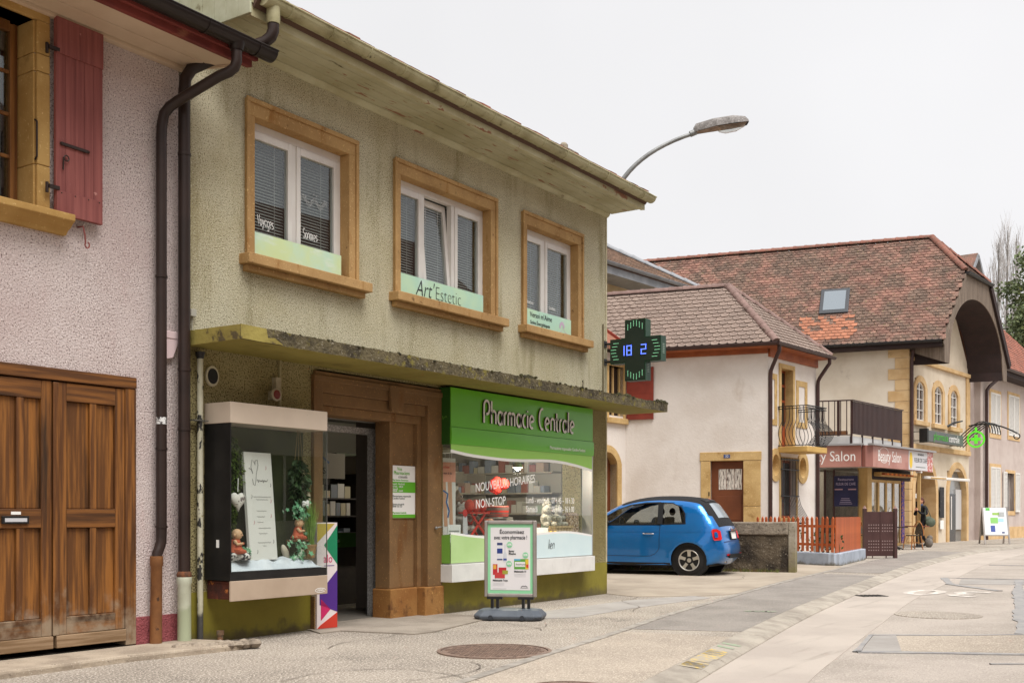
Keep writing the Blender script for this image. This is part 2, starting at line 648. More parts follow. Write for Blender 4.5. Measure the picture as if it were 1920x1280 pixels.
# pavement between the stone line and the kerb: a lighter stretch, then a dark resurfaced one
def between(la, lb, x0, x1):
    a = [p for p in la if x0 <= p[0] <= x1]
    b = [p for p in lb if x0 <= p[0] <= x1]
    return a + b[::-1]
sheet('pavement_light', between(KERB_IN, STRIP, -10, 9.75), 0.004, m_asph_l)
sheet('pavement_dark', between(KERB_IN, STRIP, 9.76, 21.3), 0.004, m_asph_d)
sheet('pavement_far', between(KERB_IN, STRIP, 21.6, 36.5), 0.004, m_asph_d)
sheet('yard', [(14.02, 9.2), (13.98, 7.86), (13.7, 7.25), (14.35, 6.5), (14.75, 6.3)] + [(p[0], p[1] + 0.08) for p in STRIP if 14.9 < p[0] < 24.3] + [(24.3, 7.7), (23.6, 16), (14.02, 16)], 0.006, m_conc)
sheet('trench_patch', [(9.93, 6.78), (10.67, 7.03), (13.08, 6.99), (14.3, 6.62), (14.1, 6.25), (12.0, 6.36), (10.57, 6.3)], 0.005, m_patch)
o = sheet('threshold_slab', [(7.74, 7.5), (8.02, 7.5), (8.2, 6.7), (8.5, 6.68), (9.85, 7.02), (10.05, 7.4), (10.05, 7.95), (9.3, 8.4), (8.0, 8.4), (7.9, 7.8)], 0.012, m_slab)
mb = MB()
ap = [(2.0, 7.2), (4.4, 7.3), (5.42, 7.33), (5.95, 7.25), (6.5, 7.2), (6.62, 7.3), (6.55, 7.55), (6.45, 7.86), (2.0, 7.9)]
mb.pZ(ap, -0.02, 0.055)
struct(mb.build('concrete_apron', M('apron concrete', (172, 157, 138), 0.88, (142, 128, 112), 2.6, speck=((112, 100, 88), 26, 0.6, 0.72), speck2=((190, 178, 160), 90, 0.55, 0.7), bump=0.5, bs=24), bev=0.02))
mb = MB()
rb = [(6.0 + 0.6 * t + random.uniform(-0.02, 0.02), 7.44 - 0.26 * t) for t in [i / 9 for i in range(10)]]
for i, (x, y) in enumerate(rb):
    mb.ball((x, y, 0.045), (0.05 + random.random() * 0.03, 0.06 + random.random() * 0.04, 0.03 + random.random() * 0.025), 7)
tag(mb.build('crumbled_concrete', M('crumbled concrete', (170, 156, 138), 0.9, (118, 106, 94), 9, bump=0.6, bs=60)), kind='stuff')
# row of flat stones marking the old pavement edge
strip = bpy.data.objects.new('stone_line', None)
C.objects.link(strip)
struct(strip)
m_strip = M('edge stones', (164, 156, 146), 0.85, (138, 131, 122), 8, bump=0.2, bs=80, rnd=0.1)
s, i = 33.5, 0
while s < 64:
    a, b = interp(STRIP, s), interp(STRIP, s + 0.56)
    mb = MB()
    mb.beam((a[0], a[1], 0.0), (b[0], b[1], 0.0), 0.085 + random.uniform(-0.008, 0.008), 0.024)
    mb.build('stone', m_strip, strip)
    s += 0.575
# kerb stones
kerb = bpy.data.objects.new('kerb', None)
C.objects.link(kerb)
struct(kerb)
s = 28.0
first = []
while s < 92:
    ln = 1.0 if 34 < s < 60 else 1.5
    if 38.3 < s < 41.5:
        ln = 0.62
    a, b = Vector(interp(KERB, s)), Vector(interp(KERB, s + ln - 0.014))
    d = (b - a).normalized()
    n = Vector((-d.y, d.x))
    mb = MB()
    pr_ = [(0.004, -0.2), (0.0, ROAD_Z + 0.012), (0.05, -0.022), (0.27, 0.006), (0.275, -0.2)]
    mb.prism(pr_, lambda p, z, t: tuple((a + n * p + d * t)) + (z,), 0, (b - a).length)
    ks = mb.build('kerb_stone', m_kerb, kerb, bev=0.006)
    if 38 < s < 41.5:
        first.append((a, b, n, d, ks))
    s += ln
def blot(mb, org, ax, up, w, hgt, z, n=16, rag=0.35):
    pts = []
    for i in range(n):
        an = 2 * math.pi * i / n
        r = 1 + random.uniform(-rag, rag)
        pts.append((org + ax * math.cos(an) * w * r + up * math.sin(an) * hgt * r))
    mb.face([(p.x, p.y, z(p) if callable(z) else z) for p in pts])
m_yel = M('worn yellow paint', (204, 174, 92), 0.8, (164, 154, 138), 18, (0.36, 0.54))
m_grn = M('green survey paint', (140, 180, 132), 0.8, (150, 150, 134), 30, (0.36, 0.52))
for (a, b, n, d, ks), mm in list(zip(first, (m_yel, m_yel, m_grn))):
    mb = MB()
    for k in range(3):
        t = random.uniform(0.1, 0.9)
        p = a + (b - a) * t
        q0, q1 = 0.06 + random.uniform(0, 0.03), 0.24
        w = 0.05 if mm is m_grn else 0.14
        f = lambda q: -0.022 + (q - 0.05) / 0.22 * 0.028 + 0.003
        e = random.uniform(-0.05, 0.05)
        mb.face([tuple(p + n * q0 - d * w) + (f(q0),), tuple(p + n * q0 + d * w * 0.7) + (f(q0),), tuple(p + n * q1 + d * (w + e)) + (f(q1),), tuple(p + n * q1 - d * (w - e)) + (f(q1),)])
        if mm is m_grn and k > 0:
            break
    mb.build('paint_mark', mm, ks)
mb = MB()
for i in range(7):
    p = Vector((12.37, 5.03)).lerp(Vector((12.47, 4.75)), i / 6)
    blot(mb, p, Vector((1, 0)), Vector((0, 1)), 0.03 + random.random() * 0.03, 0.035, 0.009, 9, 0.4)
struct(mb.build('survey_mark', m_grn))
# road repairs, tar seams, marking
sheet('road_patch', [(9.75, 2.9), (11.1, 3.18), (12.1, 1.9), (12.3, 0.4), (10.6, 0.2), (10.4, 1.6)], ROAD_Z + 0.005, m_asph_l)
sheet('road_patch_grey', [(9.75, 2.9), (11.1, 3.18), (11.25, 3.0), (10.0, 2.62)], ROAD_Z + 0.009, m_patch)
def seam_line(pts, w, nm='tar_seam'):
    mb = MB()
    for p, q in zip(pts[:-1], pts[1:]):
        p, q = Vector(p), Vector(q)
        d = (q - p).normalized()
        n = Vector((-d.y, d.x))
        K = max(1, int((q - p).length / 0.25))
        pr0 = None
        for i in range(K + 1):
            c = p + (q - p) * i / K
            ww = w * random.uniform(0.55, 1.3)
            cur = (c + n * ww / 2, c - n * ww / 2)
            if pr0:
                mb.face([(v.x, v.y, ROAD_Z + 0.0105) for v in (pr0[0], pr0[1], cur[1], cur[0])])
                for e in (0, 1):
                    mb.face([(pr0[e].x, pr0[e].y, ROAD_Z + 0.0105), (cur[e].x, cur[e].y, ROAD_Z + 0.0105), (cur[e].x, cur[e].y, ROAD_Z - 0.01), (pr0[e].x, pr0[e].y, ROAD_Z - 0.01)])
            pr0 = cur
    struct(mb.build(nm, m_tar))
seam_line([(9.72, 2.93), (11.15, 3.22), (11.6, 2.5), (12.1, 1.9), (12.3, 0.4)], 0.06)
seam_line([(9.72, 2.93), (9.95, 2.5), (10.4, 1.6), (10.6, 0.2)], 0.09)
seam_line([(12.1, 1.95), (14, 2.3), (18.6, 3.1), (22, 3.65)], 0.16)
seam_line([(21.9, 4.95), (20, 4.42), (18.7, 3.4)], 0.14)
seam_line([(21.9, 4.95), (22.2, 3.6), (22.5, 1.6)], 0.07)
seam_line([(9.55, 1.8), (9.75, 1.5), (10.0, 1.0)], 0.05)
seam_line([(28, 5.3), (28.4, 3.6), (28.6, 2.2)], 0.12)
sheet('road_patch_far', [(20.1, 4.3), (21.7, 4.6), (22.1, 3.5), (20.6, 3.2)], ROAD_Z + 0.005, m_patch)
m_white = M('worn road paint', (214, 206, 196), 0.75, (180, 170, 160), 7, (0.40, 0.58))
o = text('30', 1.35, m_white, None, (18.3, 3.36, ROAD_Z + 0.006), (0, 0, R(90)), 'road_marking', 0.0, 0.92, 'LEFT', off=0.02)
o.scale = (1, 1.25, 1)
struct(o)
mb = MB()
mb.lathe([(0.5, -0.02), (0.5, 0.001)], (13.84, 3.2, ROAD_Z + 0.006), 28)
struct(mb.build('round_road_patch', m_asph))
# hairline cracks in the pavement
m_crk = M('crack', (112, 103, 94), 0.95)
for x, y, a, ln in ((6.9, 6.6, 20, 1.6), (8.6, 6.2, -30, 1.3), (5.4, 5.6, 10, 2.0), (9.2, 5.9, 35, 1.0), (11.6, 6.15, 8, 2.4), (5.9, 4.9, -15, 1.2), (15.6, 7.2, -20, 2.6), (17.6, 7.6, 10, 2.2), (16.5, 8.6, 60, 2.0)):
    p = Vector((x, y))
    mb = MB()
    an = R(a)
    for k in range(int(ln / 0.12)):
        an += random.uniform(-0.35, 0.35)
        q = p + Vector((math.cos(an), math.sin(an))) * 0.12
        d = (q - p).normalized() * random.uniform(0.003, 0.007)
        mb.face([(p.x - d.y, p.y + d.x, 0.0078), (p.x + d.y, p.y - d.x, 0.0078), (q.x + d.y, q.y - d.x, 0.0078), (q.x - d.y, q.y + d.x, 0.0078)])
        p = q
    struct(mb.build('pavement_crack', m_crk))
# manhole covers
def manhole(x, y, r, z, label):
    t = thing('manhole_cover', label, 'manhole cover', (x, y, z))
    m_i = M('rusty iron', (138, 116, 102), 0.7, (112, 94, 84), 9, speck=((156, 134, 118), 60, 0.55, 0.7), metal=0.1, bump=0.2, bs=90)
    mb = MB()
    mb.lathe([(r, -0.05), (r, 0.006), (r - 0.03, 0.008), (r - 0.032, -0.02)], (0, 0, 0), 40)
    mb.build('rim', m_i, t)
    mb = MB()
    mb.lathe([(r - 0.04, -0.05), (r - 0.04, 0.003)], (0, 0, 0), 40)
    mb.build('lid', m_i, t)
    st = MB()
    n = int(2 * r / 0.05)
    for i in range(-n, n):
        for j in range(-n, n):
            px, py = i * 0.05, j * 0.05 + (i % 2) * 0.025
            if math.hypot(px, py) < r - 0.075:
                st.box(px - 0.014, px + 0.014, py - 0.014, py + 0.014, 0.0025, 0.008)
    tag(st.build('studs', m_i, t), kind='stuff')
manhole(7.58, 5.33, 0.485, 0.006, 'large round rusty manhole cover in the pavement in front of the pharmacy')
manhole(6.22, 3.78, 0.3, 0.006, 'smaller manhole cover by the kerb at the bottom edge of the picture')
mb = MB()
mb.beam((16.33, 4.9, ROAD_Z + 0.004), (16.62, 4.62, ROAD_Z + 0.004), 0.3, 0.016)
d = thing('storm_drain', 'dark storm drain grating in the road gutter by the kerb', 'drain', (0, 0, 0))
mb.build('frame', M('drain iron', (96, 90, 84), 0.6, (70, 66, 62), 12, metal=0.3), d)
for k in range(6):
    t = (k + 0.5) / 6
    p, q = Vector((16.33, 4.9)), Vector((16.62, 4.62))
    c = p.lerp(q, t)
    mb = MB()
    mb.beam((c.x - 0.08, c.y - 0.08, ROAD_Z + 0.014), (c.x + 0.08, c.y + 0.08, ROAD_Z + 0.014), 0.02, 0.006)
    mb.build('slot', M('black void', (12, 12, 12), 0.9), d)
# ------------------------------------------------------------------ the pharmacy building
m_stuc = M('green grey roughcast', (206, 199, 172), 0.92, (190, 180, 146), 0.9, (0.35, 0.7), speck=((104, 94, 62), 84, 0.52, 0.62), speck2=((230, 224, 198), 80, 0.55, 0.65),
           streak=((138, 124, 80), 1.5, 0.48, 0.82, (2.4, 1, 0.35)), bump=0.8, bs=66, bdist=0.02, vary=0.14)
m_stuc_shade = M('shaded lower roughcast', (166, 155, 112), 0.92, (138, 124, 78), 1.2, (0.35, 0.7), speck=((84, 74, 44), 66, 0.51, 0.60), bump=0.8, bs=66, bdist=0.02, vary=0.14)  # darker copy of the roughcast: canopy shade and grime put into the colour
m_olive = M('olive base paint', (140, 130, 46), 0.7, (120, 110, 34), 1.4, streak=((100, 90, 40), 3, 0.62, 0.8), bump=0.15, bs=30, zmix=((96, 86, 52), 0.0, 0.14, 5))
m_sand = M('ochre sandstone', (184, 148, 98), 0.85, (162, 126, 80), 1.6, streak=((150, 106, 54), 9, 0.55, 0.75, (1, 1, 0.25)), speck=((120, 90, 54), 11, 0.62, 0.74), speck2=((214, 182, 128), 50, 0.58, 0.70), bump=0.25, bs=70, bdist=0.008)
m_brownst = M('brown doorway stone', (134, 102, 66), 0.85, (112, 84, 54), 1.5, streak=((114, 76, 38), 5, 0.56, 0.75, (1, 1, 0.3)), speck=((184, 138, 82), 50, 0.6, 0.72), bump=0.2, bs=60, bdist=0.008)
m_pvc = M('white window plastic', (226, 222, 216), 0.4, (214, 208, 202), 2)
m_blind = M('grey blind slats', (196, 196, 192), 0.5)
m_glass = glass_mat('window glass', (0.86, 0.89, 0.88), 1.5, boost=1.6)
m_shopglass = glass_mat('shop glass', (0.95, 0.97, 0.96), 1.5, boost=1.0)
m_black = M('black metal', (22, 21, 21), 0.45, (34, 32, 31), 4)
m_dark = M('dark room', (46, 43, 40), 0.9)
m_gut = M('aged cream gutter paint', (176, 170, 134), 0.55, (150, 143, 106), 3.5, speck=((92, 86, 62), 9, 0.66, 0.74), streak=((124, 116, 82), 7, 0.55, 0.75))
m_soff = M('peeling soffit paint', (188, 184, 154), 0.75, (168, 162, 128), 1.5, streak=((98, 90, 62), 8, 0.63, 0.72, (0.25, 1.5, 1)), speck=((146, 104, 80), 5, 0.61, 0.66, (0.5, 2.5, 1)), bump=0.15, bs=30)
m_trim = M('cream eave trim', (198, 194, 162), 0.7, (176, 168, 132), 2, streak=((124, 106, 76), 6, 0.64, 0.74, (0.4, 1, 1)), speck=((150, 104, 78), 4.0, 0.61, 0.64, (0.5, 1, 1)))
m_moss = M('mossy concrete edge', (104, 94, 68), 0.95, (60, 53, 38), 5, speck=((150, 142, 124), 34, 0.58, 0.68), speck2=((120, 110, 52), 9, 0.55, 0.66), bump=0.9, bs=30, bdist=0.03)
m_canu = M('olive canopy underside', (150, 138, 70), 0.85, (130, 118, 54), 1.0, streak=((104, 92, 46), 2, 0.6, 0.8), bump=0.15, bs=30)
m_cany = M('peeling yellow paint', (156, 142, 74), 0.8, (128, 114, 56), 3, speck=((88, 76, 50), 6, 0.55, 0.62), bump=0.4, bs=20)
m_tileR = M('weathered roof tile', (150, 92, 70), 0.85, (110, 84, 68), 8, speck=((88, 84, 62), 16, 0.58, 0.7), bump=0.3, bs=40, island=0.3)
m_brpipe = M('brown metal pipe', (54, 40, 35), 0.45, (44, 33, 29), 3, metal=0.2)
m_letterdark = M('dark lettering', (48, 50, 54), 0.5)
m_white = M('white print', (238, 236, 232), 0.6)

PY = 7.85
ph = thing('pharmacy_building', 'two-storey green-grey rendered building with a concrete canopy over a green shop front', 'building', (0, PY, 0))
W1, W2, W3 = (7.2, 8.50), (9.33, 11.05), (11.86, 13.15)
ZS, ZT = 3.585, 4.90
up = MB()
up.wall(6.41, 14.0, 2.70, 5.53, [(a - 0.06, b + 0.06, ZS - 0.06, ZT + 0.06) for a, b in (W1, W2, W3)], 0, 0.3)
up.build('upper_wall', m_stuc, ph)
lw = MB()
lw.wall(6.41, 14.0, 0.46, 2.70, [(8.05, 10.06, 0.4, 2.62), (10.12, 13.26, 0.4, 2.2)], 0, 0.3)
lw.build('lower_wall', m_stuc_shade, ph)
for xa, xb in ((6.41, 8.0), (10.06, 14.0)):
    MB().box(xa, xb, -0.006, 0.3, -0.1, 0.46).build('base_course', m_olive, ph)
sd = MB()
sd.box(13.7, 13.998, 0.302, 8.0, -0.1, 5.53)
sd.box(6.42, 6.7, 0.302, 8.0, -0.1, 5.53)
sd.box(6.7, 13.7, 7.7, 8.0, -0.1, 5.53)
sd.build('side_wall', m_stuc, ph)
for q in ((13.66, 13.69, 0.31, 7.69), (6.71, 6.74, 0.31, 7.69)):
    MB().box(q[0], q[1], q[2], q[3], 0.02, 2.61).build('inner_lining', M('inside plaster', (150, 146, 138), 0.9), ph)
fl = MB()
fl.box(6.7, 13.7, 0.302, 7.7, 2.62, 2.72)
fl.box(6.7, 13.7, 0.302, 7.7, 5.40, 5.5)
fl.build('floor_slab', M('inside plaster', (150, 146, 138), 0.9), ph)
fo = MB()
fo.box(6.7, 13.7, 0.302, 7.7, -0.1, 0.016)
fo.build('shop_floor', M('shop floor', (112, 106, 98), 0.5), ph)
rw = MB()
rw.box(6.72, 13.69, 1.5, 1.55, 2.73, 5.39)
rw.build('dark_backing', m_dark, ph)  # dark board added behind the blinds, the unlit room put into its colour

def upper_window(x0, x1, mull, tilt=None):
    w = MB()
    jl, jr = 0.10, 0.12
    # moulded stone surround: jambs and lintel with a proud outer fillet
    w.box(x0 - jl, x0, -0.03, 0.2, ZS, ZT)
    w.box(x1, x1 + jr, -0.03, 0.2, ZS, ZT)
    w.box(x0 - jl, x1 + jr, -0.03, 0.2, ZT, ZT + 0.155)
    w.box(x0 - jl - 0.012, x0 - jl + 0.03, -0.05, -0.0301, ZS, ZT + 0.12)
    w.box(x1 + jr - 0.03, x1 + jr + 0.012, -0.05, -0.0301, ZS, ZT + 0.12)
    w.box(x0 - jl - 0.012, x1 + jr + 0.012, -0.052, -0.0301, ZT + 0.1201, ZT + 0.165)
    wo_ = w.build('window', m_sand, ph, bev=0.006)
    s_ = MB()
    s_.box(x0 - 0.17, x1 + 0.24, -0.14, 0.2, ZS - 0.10, ZS - 0.002)
    s_.box(x0 - 0.13, x1 + 0.20, -0.075, 0.0, ZS - 0.16, ZS - 0.1005)
    s_.build('sill', m_sand, wo_, bev=0.008)
    f = MB()
    y0, y1 = 0.10, 0.17
    f.box(x0, x0 + 0.035, y0, y1, ZS, ZT)
    f.box(x1 - 0.05, x1, y0, y1, ZS, ZT)
    f.box(x0 + 0.035, x1 - 0.05, y0, y1, ZT - 0.075, ZT)
    f.box(x0 + 0.035, x1 - 0.05, y0, y1, ZS, ZS + 0.05)
    for k in mull:
        f.box(k - 0.03, k + 0.03, y0, y1, ZS + 0.05, ZT - 0.075)
    f.build('window_frame', m_pvc, wo_, bev=0.004)
    es = [x0 + 0.035] + [q for k in mull for q in (k - 0.03, k + 0.03)] + [x1 - 0.05]
    for i in range(0, len(es), 2):
        a, b = es[i] + 0.002, es[i + 1] - 0.002
        z0, z1 = ZS + 0.052, ZT - 0.077
        g = MB()
        t = 0.055
        for q in ((a, a + t, z0, z1), (b - t, b, z0, z1), (a + t, b - t, z0, z0 + t), (a + t, b - t, z1 - t - 0.02, z1)):
            g.box(q[0], q[1], -0.025, 0.03, q[2] - z0, q[3] - z0)
        tl = R(5) if tilt == i // 2 else 0
        sash = g.build('sash', m_pvc, wo_, bev=0.004, loc=(0, y0 + 0.015, z0), rot=(-tl, 0, 0))
        p = MB()
        p.box(a + t - 0.005, b - t + 0.005, 0.0, 0.006, t - 0.005, z1 - z0 - t - 0.015)
        p.build('pane', m_glass, wo_, loc=(0, y0 + 0.015, z0), rot=(-tl, 0, 0))
        bl = MB()
        zz = z0 + 0.03
        while zz < z1 - 0.05:
            bl.face([(a + 0.01, y0 + 0.10, zz - 0.009), (b - 0.01, y0 + 0.10, zz - 0.009), (b - 0.01, y0 + 0.118, zz + 0.009), (a + 0.01, y0 + 0.118, zz + 0.009)])
            zz += 0.03
        for xx in (a + 0.14, b - 0.14):
            bl.box(xx - 0.003, xx + 0.003, y0 + 0.094, y0 + 0.096, z0 + 0.02, z1 - 0.02)
        tag(bl.build('blind', m_blind, wo_), kind='stuff')
    return wo_

def board(x0, x1, name_mat, lab):
    b = MB()
    b.box(x0, x1, 0.012, 0.022, ZS + 0.001, 3.832)
    o = b.build('sign_board', name_mat, ph)
    o['label'] = lab
    return o

m_mint = M('mint print', (196, 226, 204), 0.35, (208, 226, 172), 1.5, (0.38, 0.62), streak=((216, 232, 214), 2.0, 0.52, 0.7, (1.5, 1, 4)))
m_mint2 = M('mint print pale', (176, 216, 196), 0.35, (190, 222, 190), 1.8, (0.4, 0.65), streak=((206, 230, 218), 2.4, 0.55, 0.7))
wA = upper_window(*W1, [7.83])
wB = upper_window(*W2, [9.87, 10.44], 1)
wC = upper_window(*W3, [12.45])
bA = board(7.21, 8.42, m_mint, 'plain mint and yellow-green board in the left upper window')
bB = board(9.34, 10.94, m_mint2, "mint board reading Art'Estetic")
bC = board(11.87, 13.02, m_mint2, "mint board reading Versoi m'Aime")
text("Art'", 0.255, m_letterdark, bB, (9.63, 0.009, 3.632), sx=0.80, shear=0.28, off=-0.003, name='lettering')
text('Estetic', 0.225, m_letterdark, bB, (9.985, 0.009, 3.632), sx=0.84, off=-0.006)
text("Versoi m'Aime", 0.098, m_letterdark, bC, (11.98, 0.009, 3.735), sx=0.92)
text('Soins Énergétiques', 0.066, m_letterdark, bC, (11.99, 0.009, 3.645), sx=0.96)
fm = MB()
for k in range(7):
    an = R(20 + k * 26)
    fm.ball((12.78 + 0.05 * math.cos(an), 0.010, 3.70 + 0.055 * math.sin(an)), (0.02, 0.001, 0.026), 7)
stroke_mesh(fm, [(12.72, 3.62), (12.78, 3.66), (12.80, 3.71), (12.86, 3.64), (12.95, 3.62)], 0.007, 0, lambda a, b, d: (a, 0.009, b))
fm.build('flower_print', M('lilac print', (196, 176, 196), 0.6), bC)
stroke_text('Voyages', 0.060, 0.0075, 0, [m_white], ph, (7.345, 0.098, 3.935), sx=0.66, wob=0.06)
stroke_text('Sonores', 0.060, 0.0075, 0, [m_white], ph, (7.955, 0.098, 3.935), sx=0.70, wob=0.06)
text('Méditations', 0.06, m_white, ph, (11.97, 0.098, 3.93), sx=0.8, name='lettering')
text('Guidées', 0.06, m_white, ph, (12.58, 0.098, 3.93), sx=0.85, name='lettering')
sq = MB()
ln = [(7.92 + 0.38 * t / 20, 4.30 + 0.035 * math.sin(t * 0.75)) for t in range(21)]
for k in range(3):
    stroke_mesh(sq, [(x, z + k * 0.017) for x, z in ln], 0.004, 0, lambda a, b, d: (a, 0.098, b))
for k in range(9):
    x, z = ln[2 + 2 * k]
    sq.ball((x, 0.098, z + 0.045 + random.uniform(-0.02, 0.04)), (0.007, 0.001, 0.009), 6)
sq.build('music_stave_print', M('faint white print', (176, 178, 178), 0.6), ph)

# --- canopy slab
cs = MB()
NX = 60
x0, x1, yf = 6.41, 14.55, -0.71
prev = None
for i in range(NX + 1):
    x = x0 + (x1 - x0) * i / NX
    j = 0 if i in (0, 1) else 1
    zt, zb = 2.770 + j * random.uniform(-0.005, 0.004), 2.645 + j * random.uniform(-0.003, 0.002)
    yy = yf + j * random.uniform(-0.003, 0.003)
    cur = [(x, 0.0, 2.775), (x, yy, zt), (x, yy + 0.004, zb), (x, 0.0, 2.645)]
    if prev:
        cs.face([prev[0], cur[0], cur[1], prev[1]], 0)
        cs.face([prev[1], cur[1], cur[2], prev[2]], 0)
        cs.face([prev[2], cur[2], cur[3], prev[3]], 1)
    else:
        cs.face(cur, 2)
    prev = cur
cs.face(prev, 0)
can = cs.build('canopy', [m_moss, m_canu, m_cany], ph)
cp = MB()
pts = [(6.41, 2.65), (6.66, 2.647), (6.9, 2.65), (6.8, 2.70), (6.72, 2.69), (6.7, 2.768), (6.41, 2.772)]
cp.pY(pts, -0.7155, -0.712)
cp.build('paint_remnant', m_cany, can)
mo = MB()
for k in range(120):
    x = 6.9 + 7.6 * random.random() ** 0.85
    r = random.uniform(0.006, 0.017)
    mo.ball((x, -0.71 + random.uniform(-0.008, 0.05), 2.770 + random.uniform(-0.012, 0.004)), (r * 1.5, r * 1.2, r), 6)
for bx in (10.9, 13.35, 14.38):
    for k in range(14):
        r = random.uniform(0.015, 0.035)
        mo.ball((bx + random.gauss(0, 0.09), -0.69 + random.uniform(-0.01, 0.05), 2.772 + random.uniform(0, 0.02)), (r * 1.5, r, r * 0.9), 6)
tag(mo.build('moss', M('moss', (74, 70, 40), 0.95, (46, 42, 30), 20, speck=((150, 146, 128), 40, 0.63, 0.7), bump=0.8, bs=80), can), kind='stuff')
wd_ = MB()
wd_.tube([(12.2, -0.66, 2.76), (12.205, -0.66, 2.84), (12.195, -0.66, 2.875)], [0.006, 0.005, 0.009], 6)
wd_.build('weed_stalk', M('dry stalk', (60, 52, 34), 0.9), can)

# --- eave, gutter, roof
EX0, EX1 = 6.62, 14.03
n = 4
for k in range(n):
    a = -0.585 + 0.525 * k / n
    b = MB()
    b.box(EX0, EX1, a + 0.003, a + 0.525 / n - 0.003, 5.512, 5.532)
    b.build('soffit_board', m_soff, ph, bev=0.003)
b = MB()
b.pX([(-0.06, 5.53), (-0.06, 5.505), (-0.045, 5.478), (-0.02, 5.462), (-0.001, 5.46), (-0.001, 5.53)], EX0 + 0.02, 14.0)
b.build('cove_trim', m_trim, ph)
b = MB()
b.box(EX0, EX1, -0.607, -0.5855, 5.49, 5.60)
b.box(EX0, EX1, -0.62, -0.6075, 5.60, 5.68)
b.box(EX0, EX1, -0.585, -0.545, 5.494, 5.511)
b.build('fascia', m_trim, ph, bev=0.003)
g = MB()
GY, GZ, GR = -0.695, 5.655, 0.078
for r, flip in ((GR, 0), (GR - 0.006, 1)):
    for k in range(12):
        a0, a1 = math.pi + math.pi * k / 12, math.pi + math.pi * (k + 1) / 12
        q = [(EX0 + 0.06, GY + r * math.cos(a0), GZ + r * math.sin(a0)), (EX1 + 0.03, GY + r * math.cos(a0), GZ + r * math.sin(a0)),
             (EX1 + 0.03, GY + r * math.cos(a1), GZ + r * math.sin(a1)), (EX0 + 0.06, GY + r * math.cos(a1), GZ + r * math.sin(a1))]
        g.face(q)
for xx in (EX0 + 0.06, EX1 + 0.03):
    g.face([(xx, GY + GR * math.cos(math.pi + math.pi * k / 12), GZ + GR * math.sin(math.pi + math.pi * k / 12)) for k in range(13)])
g.tube([(EX0 + 0.05, GY - GR, GZ), (EX1 + 0.04, GY - GR, GZ)], 0.010, 6)
gut = g.build('gutter', m_gut, ph, smooth=True)
xx = EX0 + 0.35
while xx < EX1:
    c = MB()
    c.tube([(xx, GY + (GR + 0.003) * math.cos(math.pi + math.pi * k / 10), GZ + (GR + 0.003) * math.sin(math.pi + math.pi * k / 10)) for k in range(11)], 0.006, 5)
    c.build('gutter_bracket', m_gut, gut)
    xx += 0.52
rf = MB()
rf.pX([(-0.70, 5.655), (4.0, 8.3), (8.7, 5.655), (8.7, 5.56), (4.0, 8.2), (-0.62, 5.56)], EX0 + 0.02, EX1 - 0.01)
rf.build('roof', M('roof under layer', (92, 70, 58), 0.9), ph)
tl = MB()
for row in range(3):
    for k in range(48):
        x = EX0 + 0.03 + k * 0.154 + (row % 2) * 0.07
        if x + 0.15 > EX1:
            continue
        y = -0.735 + row * 0.15 + random.uniform(-0.012, 0.012)
        z = 5.672 + row * 0.085 + random.uniform(0, 0.016)
        tl.raw([(x, y, z), (x + 0.148, y, z + random.uniform(-0.006, 0.006)), (x + 0.148, y + 0.3, z + 0.15), (x, y + 0.3, z + 0.15),
                (x, y, z + 0.02), (x + 0.148, y, z + 0.02), (x + 0.148, y + 0.3, z + 0.17), (x, y + 0.3, z + 0.17)],
               [(0, 3, 2, 1), (4, 5, 6, 7), (0, 1, 5, 4), (1, 2, 6, 5), (2, 3, 7, 6), (3, 0, 4, 7)])
tag(tl.build('eave_tiles', m_tileR, ph), kind='stuff')
lt = MB()
lt.lathe([(0.055, 0), (0.06, 0.05), (0.055, 0.1), (0.03, 0.13)], (12.32, -0.3, 5.9), 10)
lt.box(12.25, 12.5, -0.42, -0.2, 5.86, 5.92)
lt.build('vent_tile', M('lichen tile', (150, 140, 122), 0.9, (104, 92, 78), 12), ph)
# boarded eave end beside the pink house
for k in range(9):
    y = -0.62 + 0.155 * k
    top = 5.70 + (y + 0.62) * 0.563
    b = MB()
    b.pX([(y, 5.505), (y + 0.151, 5.505), (y + 0.151, top + 0.085), (y, top)], EX0 - 0.022, EX0 - 0.001)
    b.build('gable_board', M('pale green boards', (190, 192, 166), 0.7, (168, 168, 138), 3, streak=((120, 112, 84), 6, 0.64, 0.74)), ph, bev=0.003)
b = MB()
b.pX([(0.78, 5.4), (7.9, 5.4), (4.0, 8.15), (0.78, 6.3)], EX0 - 0.02, EX0)
b.build('gable_wall', m_stuc, ph)
# downpipe of the pharmacy
def pipe(pts, r, name, mat, parent, n=12):
    return MB().tube(pts, r, n).build(name, mat, parent, smooth=True)
dp = pipe([(6.80, GY, 5.46), (6.80, GY, 5.40), (6.79, -0.675, 5.345), (6.76, -0.63, 5.30), (6.70, -0.55, 5.26), (6.45, -0.22, 5.11), (6.38, -0.12, 5.05), (6.345, -0.085, 4.97), (6.335, -0.08, 4.85), (6.335, -0.08, 0.62)], 0.052, 'downpipe', m_brpipe, ph)
pipe([(6.80, GY, 5.60), (6.80, GY, 5.50), (6.80, GY, 5.455)], [0.06, 0.062, 0.058], 'outlet_collar', m_gut, dp)
for z in (4.3, 2.42, 1.9):
    pipe([(6.335, -0.08, z - 0.012), (6.335, -0.08, z + 0.012)], 0.058, 'pipe_clip', m_brpipe, dp)
pipe([(6.335, -0.08, 0.66), (6.335, -0.08, 0.64), (6.335, -0.08, 0.62), (6.335, -0.08, 0.6)], [0.052, 0.064, 0.066, 0.058], 'rusty_lip', M('rust', (120, 74, 46), 0.9, (72, 52, 40), 14), dp)
